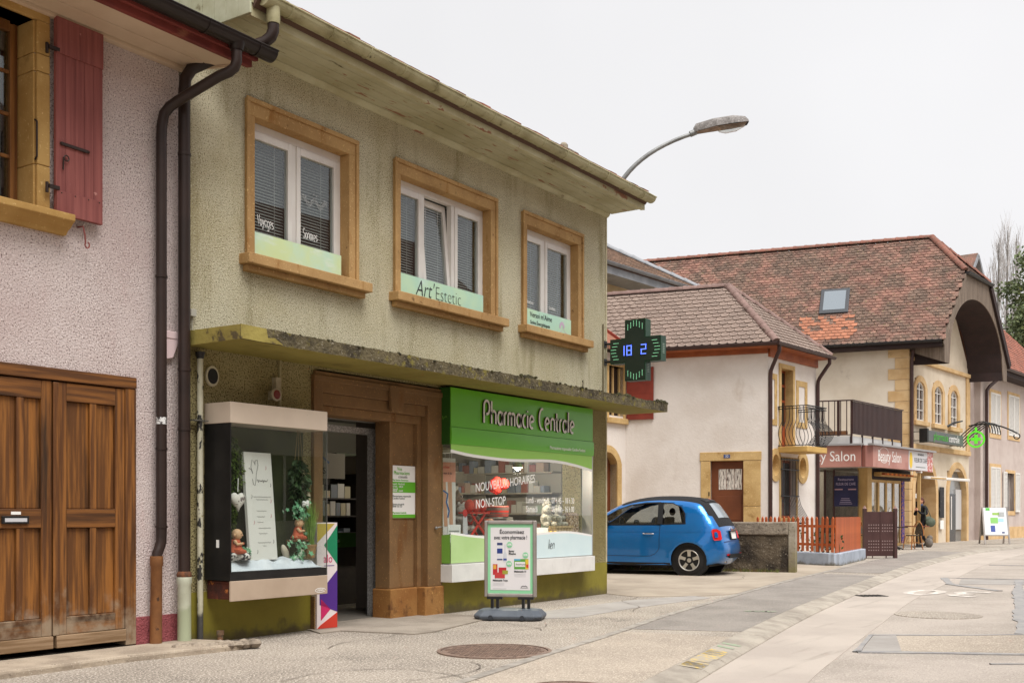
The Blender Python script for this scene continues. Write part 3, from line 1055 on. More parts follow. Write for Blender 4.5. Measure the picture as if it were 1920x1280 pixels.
lp = pipe([(6.335, -0.08, 0.61), (6.335, -0.08, 0.56), (6.335, -0.08, 0.545), (6.335, -0.08, 0.02)], [0.066, 0.066, 0.058, 0.06], 'lower_pipe', M('white painted pipe', (200, 204, 184), 0.6, (180, 182, 158), 5, speck=((120, 112, 84), 16, 0.66, 0.72), zmix=((168, 176, 146), 0.3, 0.42, 8)), dp)

# --- doorway
dr = MB()
dr.box(9.80, 10.06, -0.035, 0.3, 0.33, 2.56)
dr.box(9.73, 9.80, 0.06, 0.3, 0.33, 2.30)
dr.box(9.33, 9.73, 0.115, 0.3, 0.33, 2.27)
dr.box(9.275, 9.33, 0.085, 0.3, 0.33, 2.27)
doorway = dr.build('doorway', m_brownst, ph, bev=0.008)
q = MB()
q.box(9.25, 9.72, 0.05, 0.32, 0.0, 0.33)
q.box(9.72, 10.07, -0.06, 0.32, 0.0, 0.332)
q.build('plinth', M('worn plinth stone', (158, 114, 62), 0.85, (140, 92, 44), 2.5, streak=((108, 70, 36), 6, 0.56, 0.72), speck=((196, 148, 84), 40, 0.6, 0.7), bump=0.3, bs=50), doorway, bev=0.012)
q = MB()
z = 0.34
while z < 2.5:
    q.box(10.061, 10.068, -0.033, 0.0, z, z + 0.018)
    z += 0.026
tag(q.build('ribbed_edge', m_brownst, doorway), kind='stuff')
q = MB()
q.box(8.0, 10.06, -0.03, 0.3, 2.39, 2.60)
q.box(8.0, 9.80, 0.0, 0.3, 2.27, 2.39)
q.box(8.0, 9.78, 0.05, 0.3, 2.18, 2.27)
q.box(7.97, 10.07, -0.05, -0.031, 2.50, 2.56)
q.build('lintel', m_brownst, doorway, bev=0.008)
q = MB()
q.pY([(9.13, 2.27), (9.33, 2.27), (9.36, 2.56), (9.10, 2.56)], -0.07, -0.0305)
q.build('keystone', m_brownst, doorway, bev=0.01)
q = MB()
q.box(7.97, 8.10, -0.04, 0.3, 0.0, 2.56)
q.box(7.955, 8.11, -0.06, 0.28, 0.0, 0.34)
q.build('left_jamb', m_brownst, doorway, bev=0.008)
q = MB()
for k in range(13):
    q.box(7.948, 8.105, -0.068, -0.061, 0.02 + k * 0.024, 0.036 + k * 0.024)
tag(q.build('fluting', m_sand, doorway), kind='stuff')
q = MB()
q.box(8.10, 9.275, 0.302, 0.36, 2.17, 2.6)
q.build('transom', M('grey transom', (120, 116, 110), 0.6), doorway)
m_mf = M('speckled metal frame', (196, 194, 192), 0.45, (150, 148, 146), 60, (0.42, 0.58), metal=0.2)
q = MB()
q.box(9.37, 9.46, 0.42, 0.50, 0.016, 2.12)
q.box(8.2, 9.37, 0.42, 0.50, 2.05, 2.12)
q.build('door_frame', m_mf, doorway)
# hinge bolt on the jamb
q = MB()
q.tube([(9.93, -0.04, 1.005), (9.93, -0.075, 1.005), (9.96, -0.08, 1.01), (9.985, -0.08, 1.01)], 0.008, 6)
q.ball((9.925, -0.055, 1.0), 0.018, 8)
q.build('door_stay', M('grey iron', (150, 148, 144), 0.5, metal=0.5), doorway)
# hours plaque
pq = MB()
pq.box(9.235, 9.66, 0.098, 0.1145, 1.115, 1.70)
plaque = pq.build('hours_plaque', m_white, ph, bev=0.003)
m_lime = M('lime green print', (98, 176, 44), 0.5)
for z0, z1 in ((1.40, 1.52), (1.117, 1.155)):
    q = MB()
    q.box(9.236, 9.659, 0.0955, 0.0985, z0, z1)
    q.build('green_band', m_lime, plaque)
text('Vos', 0.055, m_lime, plaque, (9.34, 0.096, 1.645))
text('Pharmaciens', 0.058, m_lime, plaque, (9.28, 0.096, 1.60), sx=0.95)
text('conseils', 0.05, M('grey print', (130, 134, 130), 0.6), plaque, (9.36, 0.096, 1.56))
text('Nos heures d\'ouverture', 0.028, m_lime, plaque, (9.26, 0.096, 1.53))
for z, s_ in ((1.485, 'Lundi - Vendredi'), (1.455, '07h45 - 18h30'), (1.43, 'Samedi'), (1.408, '08h00 - 16h00')):
    text(s_, 0.03, m_white, plaque, (9.26, 0.0935, z))
for z, s_ in ((1.35, 'Pharmacienne responsable'), (1.325, 'Caroline Fundoni'), (1.26, 'Service de garde'), (1.235, '0848 133 133'), (1.165, 'Pharmacie Centrale')):
    text(s_, 0.03, MATS['grey print'] if z > 1.2 else m_lime, plaque, (9.26, 0.096, z))

plaque.location.x += 0.075
# --- shop window with its green sign box
m_green = M('green sign enamel', (100, 180, 30), 0.28, (94, 172, 28), 0.8, coat=0.2)
m_green2 = M('lighter green sign', (108, 184, 56), 0.28, (98, 176, 46), 0.8, coat=0.2)
m_lgreen = M('light green film', (150, 200, 90), 0.45)
m_pgreen = M('pale green film', (186, 216, 150), 0.45, (178, 210, 140), 2)
m_pblue = M('pale blue film', (214, 232, 234), 0.45, (206, 226, 230), 2)
m_sill = M('white metal ledge', (228, 226, 222), 0.4, (214, 212, 208), 3, streak=((190, 184, 176), 4, 0.62, 0.8, (1, 1, 0.3)))
BX0, BX1, BY = 10.05, 13.31, -0.17
sb = MB()
sb.box(BX0, BX1, BY + 0.012, 0.0, 1.963, 2.622)
sign = sb.build('sign_box', M('dark green side', (38, 84, 24), 0.5), ph, bev=0.004)
sign['label'] = 'green sign box reading Pharmacie Centrale'
q = MB()
q.box(BX0 + 0.003, BX1 - 0.003, BY, BY + 0.0118, 2.165, 2.618)
q.build('sign_panel', m_green, sign, bev=0.003)
q = MB()
prof = [(BY + 0.0118, 2.163)]
for k in range(9):
    t = k / 8
    prof.append((BY - 0.008 - 0.007 * math.sin(math.pi * t), 2.160 - 0.193 * t))
prof.append((BY + 0.0118, 1.966))
q.pX(prof, BX0 - 0.002, BX1 + 0.003)
q.build('lower_sign_panel', m_green2, sign, smooth=True)
m_let = M('light metal letters', (226, 222, 216), 0.4)
m_lets = M('dark letter sides', (40, 34, 34), 0.5)
sx_ = 2.13 / (0.155 * (sum(GL[c][0] + 0.07 for c in 'Pharmacie Centrale')))
stroke_text('Pharmacie Centrale', 0.155, 0.030, 0.020, [m_let, m_lets], sign, (10.66, BY - 0.001, 2.25), sx=sx_, gap=0.07, each=True)
text('Pharmacienne responsable: Caroline Fundoni', 0.058, m_white, sign, (12.13, BY - 0.034, 2.008), sx=0.86)
sg = MB()
stroke_mesh(sg, [(-0.05, 2.29), (-0.06, 2.25), (-0.075, 2.28), (-0.09, 2.27), (-0.1, 2.29), (-0.115, 2.27)], 0.004, 0, lambda a, b, d: (BX0 - 0.002, a, b))
sg.build('maker_mark', m_lgreen, sign)

sw = MB()
sw.box(BX0 - 0.015, BX1 + 0.005, BY - 0.03, 0.0, 0.373, 0.577)
shopw = sw.build('shop_window', m_sill, ph, bev=0.004)
q = MB()
q.box(BX0, BX0 + 0.02, -0.02, 0.0, 0.577, 1.963)
q.box(BX1 - 0.02, BX1, -0.17, 0.0, 0.577, 1.963)
q.box(BX0, BX1, BY, BY + 0.02, 0.577, 0.59)
q.build('window_frame', M('grey aluminium', (176, 174, 170), 0.4, metal=0.5), shopw)
q = MB()
q.box(BX0, BX1 - 0.021, BY + 0.006, BY + 0.012, 0.59, 1.963)
q.build('pane', m_shopglass, shopw)
q = MB()
q.box(BX0 + 0.002, BX0 + 0.008, BY + 0.0125, -0.021, 0.59, 1.963)
q.build('pane', m_shopglass, shopw)
def xcurve(pts, n=24):
    ln = smooth_line(pts, n // (len(pts) - 1))
    return ln
topc = xcurve([(10.052, 1.905), (10.5, 1.865), (11.3, 1.845), (12.2, 1.872), (12.8, 1.84), (13.285, 1.78)])
q = MB()
q.pY([(13.285, 1.969), (10.052, 1.969)] + topc, BY + 0.001, BY + 0.004)
q.build('light_green_film', m_lgreen, shopw)
q = MB()
stroke_mesh(q, [(x, z - 0.018) for x, z in topc], 0.036, 0, lambda a, b, d: (a, BY + 0.003, b))
q.build('white_swoosh', m_white, shopw)
botc = xcurve([(10.052, 0.925), (10.7, 0.868), (11.4, 0.862), (12.1, 0.895), (12.7, 0.90), (13.285, 0.845)])
q = MB()
q.pY([(11.72, 0.592), (10.052, 0.592)] + [p for p in botc if p[0] <= 11.72], BY + 0.001, BY + 0.004)
q.build('pale_green_film', m_pgreen, shopw)
q = MB()
q.pY([(13.285, 0.592), (11.722, 0.592)] + [p for p in botc if p[0] > 11.72], BY + 0.001, BY + 0.004)
q.build('pale_blue_film', m_pblue, shopw)
q = MB()
q.face([(BX0 + 0.001, BY + 0.012, 0.592), (BX0 + 0.001, -0.022, 0.592), (BX0 + 0.001, -0.022, 0.915), (BX0 + 0.001, BY + 0.012, 0.925)])
q.build('pale_green_film', M('side green film', (120, 170, 70), 0.45), shopw)
q = MB()
stroke_mesh(q, [(x, z + 0.012) for x, z in botc], 0.03, 0, lambda a, b, d: (a, BY + 0.002, b))
q.build('white_swoosh', m_white, shopw)
stroke_text('lien', 0.07, 0.010, 0, [m_letterdark], shopw, (12.14, BY - 0.002, 0.705), up=(0.18, 0, 1), sx=0.95, gap=0.06)
def skew_text(s_, size, x, z, sx, slope, hgt=1.0, nm='lettering'):
    o = text(s_, size, m_white, shopw, (x, BY - 0.001, z), sx=sx, name=nm, ext=0.0005)
    wid = max(v.co.x for v in o.data.vertices)
    fit = {'N': 1.30, 'L': 0.545, '0': 0.575, 'S': 0.272}[s_[0]] * (0.484 if s_ == 'NON-STOP' else 1)
    for v in o.data.vertices:
        v.co.x *= fit / wid
        v.co.y = v.co.y * hgt + v.co.x * slope
skew_text('NOUVEAUX HORAIRES', 0.15, 10.525, 1.419, 0.76, 0.113, 1.0)
skew_text('NON-STOP', 0.15, 10.53, 1.225, 0.80, 0.085, 1.0)
skew_text('Lundi - vendredi', 0.112, 11.61, 1.30, 0.60, 0.0, 1.0)
skew_text('07 h 45 – 18 h 30', 0.112, 12.225, 1.30, 0.60, 0.0, 1.0)
skew_text('Samedi', 0.112, 11.61, 1.185, 0.60, 0.0, 1.0)
skew_text('08 h 00 – 16 h 00', 0.112, 12.225, 1.185, 0.60, 0.0, 1.0)
# shelf behind the glass, ceiling rail
q = MB()
q.box(BX0 + 0.02, BX1 - 0.03, BY + 0.02, 0.75, 0.80, 0.835)
q.build('display_shelf', m_sill, shopw)
# --- wall details
m_iron = M('grey iron fittings', (120, 118, 112), 0.5, metal=0.4)
q = MB()
q.lathe([(0.075, 0), (0.075, 0.02), (0.06, 0.022), (0.058, 0.004)], (6.70, -0.022, 2.405), 18, axis='y', sy=1.25)
q.build('vent_ring', M('pale ring', (196, 188, 160), 0.6), ph)
q = MB()
q.lathe([(0.056, 0), (0.056, 0.006)], (6.70, -0.029, 2.405), 18, axis='y', sy=1.25)
q.build('vent_hole', m_black, ph)
al = MB()
al.lathe([(0.03, 0), (0.045, -0.03), (0.06, -0.06), (0.062, -0.08), (0.05, -0.085)], (7.36, -0.07, 2.29), 14, axis='y')
al.box(7.39, 7.47, -0.10, -0.001, 2.255, 2.335)
siren = al.build('siren', M('beige plastic', (176, 164, 138), 0.6, (150, 138, 112), 9), ph)
q = MB()
q.lathe([(0.045, 0), (0.03, -0.006)], (7.36, -0.157, 2.29), 14, axis='y')
q.build('red_lens', M('dull red lens', (110, 36, 26), 0.4), siren)
q = MB()
q.box(7.44, 7.50, -0.06, -0.001, 2.34, 2.47)
q.build('siren_box', MATS['beige plastic'], siren)
q = MB()
q.box(7.52, 7.545, -0.025, -0.001, 2.20, 2.645)
q.build('conduit', M('painted conduit', (170, 160, 124), 0.7, (140, 128, 88), 6), ph)
jb = MB()
jb.box(6.44, 6.50, -0.045, -0.001, 2.91, 2.975)
jb.tube([(6.47, -0.02, 2.91), (6.472, -0.015, 2.85), (6.478, -0.012, 2.78)], 0.006, 5)
jb.build('junction_box', M('grey plastic', (176, 172, 158), 0.6), ph, bev=0.004)
m_peel = M('flaking white pipe paint', (196, 192, 170), 0.6, (176, 172, 148), 4, speck=((46, 44, 42), 9, 0.575, 0.60, (1, 1, 0.5)), speck2=((150, 140, 104), 20, 0.62, 0.7), zmix=((66, 64, 62), 0.25, 0.45, 6))
vp = pipe([(6.53, -0.055, 2.56), (6.53, -0.055, 1.9), (6.53, -0.055, 1.2), (6.53, -0.055, 0.0)], 0.027, 'white_pipe', m_peel, ph)
pipe([(6.53, -0.055, 2.54), (6.53, -0.055, 2.60)], [0.03, 0.045], 'pipe_cowl', m_black, vp)
q = MB()
q.box(6.45, 6.60, -0.085, -0.02, 1.985, 1.995)
q.build('pipe_clip', m_iron, vp)
st = pipe([(6.72, -0.1, 0.0), (6.72, -0.1, 0.07), (6.72, -0.1, 0.07), (6.72, -0.1, 0.11)], [0.026, 0.026, 0.034, 0.034], 'stub_pipe', M('rusty stub', (132, 92, 62), 0.85, (110, 104, 88), 12), ph)
q = MB()
q.tube([(13.88, -0.012, 3.9), (13.88, -0.012, 2.78)], 0.012, 6)
q.build('corner_cable', M('cable paint', (120, 110, 84), 0.7), ph)
q = MB()
q.box(13.97, 14.004, -0.0065, 0.0, 0.46, 5.47)
q.build('corner_bead', M('corner render', (206, 198, 170), 0.9, (176, 166, 130), 4), ph)
# ------------------------------------------------------------------ interior of the shop, seen through door and panes
m_shelf = M('dark shelf', (58, 50, 44), 0.6, (46, 40, 36), 5)
m_shelfw = M('pale shelf', (176, 168, 154), 0.6)
def goods(mb_list, x0, x1, y, z, hmin, hmax, cols, parent, wmin=0.05, wmax=0.11, dep=0.1, nm='product_box'):
    x = x0
    while x < x1 - wmin:
        w = random.uniform(wmin, wmax)
        if x + w > x1:
            break
        hh = random.uniform(hmin, hmax)
        mb = MB()
        mb.box(x, x + w - 0.006, y, y + dep, z, z + hh)
        mb.build(nm, random.choice(cols), parent)
        x += w + random.uniform(0, 0.02)
PC = [M('pack ' + str(i), c, 0.5) for i, c in enumerate([(206, 202, 194), (170, 110, 100), (200, 190, 160), (150, 160, 176), (166, 180, 160), (190, 166, 150), (216, 212, 206), (130, 138, 150)])]
def rack(x0, x1, y, levels, label, z0=0.02, dep=0.35, mat=None, cols=PC, top=None):
    t = thing('shelf_rack', label, 'shelf', (0, PY, 0))
    mat = mat or m_shelf
    top = top or levels[-1] + 0.35
    mb = MB()
    mb.box(x0, x1, y + dep, y + dep + 0.02, z0, top)
    mb.build('back_panel', mat, t)
    for xx in (x0, x1 - 0.02):
        mb = MB()
        mb.box(xx, xx + 0.02, y, y + dep - 0.001, z0, top)
        mb.build('side_panel', mat, t)
    for z in levels:
        mb = MB()
        mb.box(x0 + 0.021, x1 - 0.021, y, y + dep - 0.001, z, z + 0.02)
        mb.build('shelf', mat, t)
        goods(None, x0 + 0.04, x1 - 0.04, y + 0.04, z + 0.0205, 0.08, 0.2, cols, t, 0.06, 0.14, 0.14, 'product_pack')
    return t
rack(9.5, 11.1, 2.2, [0.45, 0.8, 1.12, 1.35], 'dark shelf rack of small packs seen through the open doorway', cols=PC[:1] + PC[2:4] + PC[6:])
ct = thing('counter', 'dark counter with a green front band inside the pharmacy doorway', 'counter', (0, PY, 0))
mb = MB()
mb.box(9.3, 11.0, 1.75, 2.1, 0.02, 0.92)
mb.build('body', m_shelf, ct)
mb = MB()
mb.box(9.3, 11.0, 1.735, 1.749, 0.74, 0.92)
gb = mb.build('green_band', M('counter green', (52, 104, 30), 0.5), ct)
text('Votre santé', 0.07, m_white, gb, (9.9, 1.732, 0.80))
sg = thing('hanging_sign', 'pale shop sign with two small roof shapes inside the doorway', 'sign', (0, PY, 0))
mb = MB()
mb.box(9.55, 10.75, 2.12, 2.14, 1.62, 1.95)
mb.build('panel', M('dim cream', (150, 144, 132), 0.7), sg)
text('Frygoods', 0.18, M('dark brown print', (52, 38, 32), 0.6), sg, (9.72, 2.115, 1.68), sx=1.0)
for k, c in ((0, (170, 80, 50)), (1, (84, 104, 140))):
    mb = MB()
    stroke_mesh(mb, [(9.85 + k * 0.3, 1.82), (10.0 + k * 0.3, 1.91), (10.15 + k * 0.3, 1.82)], 0.03, 0, lambda a, b, d: (a, 2.117, b))
    mb.build('roof_mark', M('roof mark %d' % k, c, 0.6), sg)
iw = MB()
iw.box(6.72, 13.69, 4.2, 4.25, 0.02, 2.61)
iw.build('shop_back_wall', M('shop wall', (168, 164, 152), 0.85), ph)
iw = MB()
iw.box(9.95, 10.0, 0.32, 1.2, 0.02, 2.6)
iw.build('partition', M('partition panel', (120, 112, 104), 0.8), ph)

t = thing('wall_rack', 'pale wall rack of medicine packs at the right end of the shop', 'shelf', (13.64, PY + 0.9, 0), R(-90))
MB().box(-1.9, 0.35, 0.0, 0.015, 0.3, 2.2).build('back_panel', M('rack back', (178, 172, 160), 0.8), t)
for z in (0.85, 1.15, 1.45, 1.75):
    MB().box(-1.9, 0.35, -0.26, -0.001, z, z + 0.02).build('shelf', m_shelfw, t)
    goods(None, -1.85, 0.3, -0.22, z + 0.0205, 0.08, 0.2, PC, t, 0.06, 0.14, 0.14, 'product_pack')

# lit spot lamp in the window
sp = thing('spot_lamp', 'small lit spotlight hanging inside the shop window', 'lamp', (12.05, PY + 0.25, 1.80))
MB().tube([(0, 0, 0.7), (0, 0, 0.06)], 0.01, 6).build('stem', M('grey lamp metal', (170, 168, 164), 0.4, metal=0.5), sp)
MB().lathe([(0.02, 0.06), (0.055, 0.03), (0.07, -0.03), (0.066, -0.03), (0.05, 0.02)], (0, 0, 0), 14).build('shade', MATS['grey lamp metal'], sp, smooth=True)
MB().ball((0, -0.005, -0.03), (0.045, 0.045, 0.035), 12).build('bulb', M('lit bulb', (255, 236, 200), 0.5, emit=((255, 226, 180), 6.0)), sp)
ld = bpy.data.lights.new('spot_glow', 'POINT')
ld.energy = 20
ld.color = (1, 0.9, 0.75)
ld.shadow_soft_size = 0.05
lo = bpy.data.objects.new('spot_glow', ld)
C.objects.link(lo)
lo.parent = sp
lo.location = (0, 0.0, -0.09)

# goods in the shop window
SZ = 0.836
def box_thing(name, label, cat, x, y, z, sx, sy, sz, mat, rz=0.0, bev=0.004, group=None):
    mb = MB()
    mb.box(-sx / 2, sx / 2, -sy / 2, sy / 2, 0, sz)
    o = mb.build(name, mat, None, bev=bev, loc=(x, PY + y, z), rot=(0, 0, rz))
    return tag(o, label, cat, group)
std = thing('poster_stand', 'tall white poster of bare legs with sandals at the left end of the shop window', 'poster', (10.2, PY + 0.05, SZ), R(-14))
mb = MB()
mb.box(-0.12, 0.17, -0.01, 0.01, 0, 0.98)
mb.build('panel', M('poster white', (226, 222, 216), 0.5), std)
mb = MB()
mb.box(-0.118, 0.168, -0.013, -0.0105, 0.70, 0.93)
mb.build('salmon_block', M('salmon print', (222, 158, 134), 0.5), std)
for k in range(2):
    mb = MB()
    mb.pY([(-0.04 + k * 0.09, 0.70), (0.02 + k * 0.09, 0.70), (0.05 + k * 0.08, 0.18), (0.0 + k * 0.08, 0.18)], -0.013, -0.0105)
    mb.build('leg_print', M('skin print', (206, 158, 128), 0.5), std)
mb = MB()
stroke_mesh(mb, [(-0.02, 0.60), (0.05, 0.56), (0.03, 0.46), (0.07, 0.36), (0.05, 0.28)], 0.022, 0, lambda a, b, d: (a, -0.0145, b))
mb.build('blue_strap_print', M('blue print', (60, 110, 160), 0.5), std)
text('ni moches', 0.045, M('red print', (200, 60, 44), 0.5), std, (-0.11, -0.0145, 0.86))
text('pieds nus à tu', 0.04, m_letterdark, std, (-0.11, -0.0145, 0.79))
lc = thing('leaflet_card', 'white leaflet card leaning at the lower left of the shop window', 'leaflet', (10.22, PY - 0.08, SZ), R(-5))
mb = MB()
mb.box(-0.1, 0.12, -0.004, 0.004, 0, 0.2)
mb.build('card', m_white, lc)
for k in range(3):
    mb = MB()
    mb.box(-0.08, 0.09, -0.0065, -0.0045, 0.05 + k * 0.035, 0.06 + k * 0.035)
    mb.build('text_line', MATS['grey print'], lc)
tb = thing('toothbrush_pack', 'tall blister pack with a round red top standing in the shop window', 'package', (10.47, PY - 0.06, SZ), R(-4))
mb = MB()
mb.pY([(-0.04, 0), (0.05, 0), (0.035, 0.30), (-0.035, 0.30)], -0.004, 0.004)
mb.build('card', M('pack grey', (206, 204, 206), 0.5), tb)
mb = MB()
mb.lathe([(0.04, 0), (0.04, 0.008)], (0.0, -0.004, 0.33), 14, axis='y', sy=1.25)
mb.build('red_top', M('pack red', (196, 48, 44), 0.5), tb)
mb = MB()
mb.box(-0.035, 0.045, -0.007, -0.0045, 0.01, 0.09)
mb.build('blue_print', M('pack blue', (70, 84, 150), 0.5), tb)
def plush(x, y, z, s, col, label, group=None):
    t = thing('plush_toy', label, 'plush toy', (x, PY + y, z), random.uniform(-0.4, 0.4), group)
    m = M('plush %d %d %d' % col, col, 0.95, tuple(int(c * 0.75) for c in col), 30, bump=0.8, bs=120)
    MB().ball((0, 0, 0.09 * s), (0.085 * s, 0.075 * s, 0.09 * s), 12).build('body', m, t, smooth=True)
    h_ = MB().ball((0, -0.02 * s, 0.22 * s), (0.07 * s, 0.065 * s, 0.065 * s), 12).build('head', m, t, smooth=True)
    for s_ in (-1, 1):
        MB().ball((0.05 * s_ * s, -0.01 * s, 0.28 * s), (0.026 * s, 0.015 * s, 0.026 * s), 8).build('ear', m, h_, smooth=True)
        MB().ball((0.085 * s_ * s, -0.05 * s, 0.12 * s), (0.03 * s, 0.05 * s, 0.03 * s), 8).build('arm', m, t, smooth=True)
        MB().ball((0.06 * s_ * s, -0.09 * s, 0.03 * s), (0.035 * s, 0.06 * s, 0.032 * s), 8).build('leg', m, t, smooth=True)
        MB().ball((0.025 * s_ * s, -0.082 * s, 0.235 * s), 0.008 * s, 6).build('eye', m_black, h_)
    return t
plush(10.72, 0.28, SZ + 0.24, 1.25, (182, 160, 138), 'beige plush animal on top of the plush pile in the shop window')
plush(10.62, 0.12, SZ + 0.12, 1.15, (214, 206, 194), 'pale plush animal left of the red cloths in the shop window')
plush(10.88, 0.2, SZ + 0.14, 1.1, (190, 182, 168), 'grey plush animal behind the red cloths in the shop window')
plush(12.55, 0.12, SZ + 0.16, 1.0, (214, 206, 190), 'cream plush animal on the wicker basket at the right of the shop window')
plush(12.80, 0.10, SZ + 0.16, 0.95, (220, 214, 202), 'white plush animal on the wicker basket beside the cream one')
plush(12.68, 0.2, SZ + 0.26, 0.9, (196, 186, 168), 'small grey plush animal sitting highest on the right of the shop window')
# red cloth bundles on a little folding rack
rk = thing('folding_rack', 'small red folding rack with cloths in the shop window', 'rack', (10.75, PY - 0.02, SZ))
m_redp = M('red paint', (206, 52, 34), 0.5)
for s_ in (-1, 1):
    for y in (-0.06, 0.06):
        MB().beam((-0.14 * s_, y, 0.0), (0.14 * s_, y, 0.26), 0.02, 0.02).build('leg', m_redp, rk)
MB().box(-0.2, 0.2, -0.09, 0.09, 0.262, 0.28).build('top', m_redp, rk)
for i, (x, c) in enumerate(((10.64, (222, 88, 70)), (10.77, (230, 110, 92)), (10.9, (214, 70, 52)))):
    mb = MB()
    mb.ball((0, 0, 0.075), (0.062, 0.06, 0.08), 12)
    o = mb.build('cloth_bundle', M('coral cloth %d' % i, c, 0.9, tuple(int(v * 0.8) for v in c), 14, bump=0.8, bs=40), None, smooth=True, loc=(x, PY - 0.03, SZ + 0.281))
    tag(o, ('left', 'middle', 'right')[i] + ' coral cloth bundle on the red folding rack in the shop window', 'cloth')
mb = MB()
mb.lathe([(0.05, 0), (0.085, 0.05), (0.09, 0.12), (0.07, 0.18), (0.045, 0.2)], (0, 0, 0), 14)
tag(mb.build('gift_bag', M('patterned gift bag', (196, 150, 110), 0.7, (214, 84, 60), 9, (0.48, 0.56)), None, smooth=True, loc=(11.0, PY - 0.05, SZ)), 'patterned round gift bag right of the red folding rack', 'bag')
for i in range(4):
    mb = MB()
    mb.box(-0.16, 0.16, -0.1, 0.1, 0, 0.03)
    o = mb.build('folded_cloth', M('pastel cloth %d' % i, ((226, 190, 190), (206, 208, 216), (232, 206, 204), (214, 216, 222))[i], 0.9, bump=0.3, bs=50), None, bev=0.012, loc=(10.62 + (i % 2) * 0.36, PY - 0.04, SZ + 0.001 + (i // 2) * 0.032))
    tag(o, ('lower left', 'lower right', 'upper left', 'upper right')[i] + ' folded pastel cloth in the stacks at the foot of the red rack', 'cloth')
for o in [o for o in bpy.data.objects if o.name.startswith(('folding_rack', 'cloth_bundle', 'gift_bag'))]:
    if o.parent is None:
        o.location.z += 0.066
        o.location.y += 0.03
# wooden frame / box in the middle, blocks, basket, ducks, cushion
box_thing('wooden_tray', 'dark tray with a wooden side standing in the middle of the shop window', 'tray', 11.32, 0.15, SZ, 0.34, 0.22, 0.27, M('dark tray', (60, 56, 50), 0.6))
mb = MB()
mb.ball((0, 0, 0.07), (0.075, 0.06, 0.07), 14)
tag(mb.build('orange_lamp', M('orange plastic', (232, 150, 40), 0.4), None, smooth=True, loc=(11.52, PY - 0.03, SZ + 0.06)), 'round orange night light behind the advertising board', 'night light')
box_thing('plinth_box', 'white plinth under the orange night light in the shop window', 'plinth', 11.52, -0.03, SZ, 0.2, 0.14, 0.06, m_white)
for i, c in enumerate(((220, 70, 50), (70, 160, 90), (240, 190, 60), (80, 120, 190))):
    box_thing('toy_block', ('red', 'green', 'yellow', 'blue')[i] + ' toy block in the row on the shop window shelf', 'block', 11.80 + i * 0.075, 0.02, SZ, 0.066, 0.07, 0.10 + 0.02 * (i % 2), M('block %d' % i, c, 0.5))
box_thing('block_box', 'white box lying across the toy blocks in the shop window', 'box', 11.91, 0.02, SZ + 0.125, 0.32, 0.09, 0.05, m_white)
bk = thing('wicker_basket', 'slatted wicker basket at the right end of the shop window', 'basket', (12.66, PY + 0.1, SZ))
m_wick = M('pale wicker', (202, 176, 134), 0.7, (166, 138, 98), 20)
for k in range(15):
    x = -0.28 + k * 0.04
    MB().box(x, x + 0.022, -0.14, -0.128, 0, 0.16).build('slat', m_wick, bk)
MB().box(-0.3, 0.32, -0.127, 0.13, 0, 0.14).build('liner', m_white, bk)
MB().box(-0.3, 0.32, -0.15, -0.1405, 0.135, 0.165).build('rim', m_wick, bk)
mb = MB()
mb.box(-0.15, 0.15, -0.07, 0.07, 0, 0.34)
tag(mb.build('fabric_basket', M('speckled fabric', (178, 148, 118), 0.9, (110, 84, 66), 40, (0.45, 0.55), speck=((222, 208, 190), 50, 0.56, 0.62), bump=0.5, bs=60), None, bev=0.05, seg=4, loc=(13.06, PY + 0.05, SZ)), 'speckled brown upright cushion at the far right of the shop window', 'cushion')
for i in range(2):
    t = thing('rubber_duck', ('left' if i == 0 else 'right') + ' yellow rubber duck at the foot of the wicker basket', 'toy duck', (12.33 + i * 0.11, PY - 0.1, SZ), 0.3)
    m_d = M('duck yellow', (238, 190, 40), 0.4)
    MB().ball((0, 0, 0.03), (0.05, 0.036, 0.032), 10).build('body', m_d, t, smooth=True)
    MB().ball((-0.02, 0, 0.075), 0.026, 10).build('head', m_d, t, smooth=True)
    MB().ball((-0.048, 0, 0.072), (0.014, 0.012, 0.006), 6).build('beak', M('duck beak', (230, 120, 30), 0.4), t)
for i in range(2):
    mb = MB()
    mb.box(-0.035, 0.035, -0.003, 0.003, 0, 0.09)
    tag(mb.build('price_card', m_white, None, loc=(12.72 + i * 0.1, PY - 0.11, SZ), rot=(R(-14), 0, 0)), ('left' if i == 0 else 'right') + ' small white price card before the wicker basket', 'card')
mb = MB()
for k in range(5):
    mb.ball((random.uniform(-0.12, 0.12), random.uniform(-0.05, 0.05), 0.08 + k * 0.02), (0.1, 0.07, 0.08), 10)
tag(mb.build('red_fabric_toy', M('bright red fabric', (222, 44, 30), 0.85, (186, 30, 22), 6, bump=0.5, bs=30), None, smooth=True, loc=(12.05, PY + 0.55, 1.42)), 'bright red fabric lamp hanging behind the opening hours lettering', 'hanging')
mb = MB()
mb.lathe([(0.16, 0), (0.17, 0.02), (0.17, 0.14), (0.15, 0.15)], (0, 0, 0), 20)
tag(mb.build('red_hat_box', M('red striped drum', (210, 40, 30), 0.6, (120, 100, 92), 5, (0.45, 0.5), mp=(0.1, 0.1, 4)), None, smooth=True, loc=(12.06, PY + 0.6, 1.12)), 'red striped round box below the red fabric lamp', 'box')
box_thing('display_stand', 'grey display stand carrying the red round box in the shop window', 'stand', 12.06, 0.6, SZ, 0.36, 0.3, 0.28, M('stand grey', (120, 116, 110), 0.6))
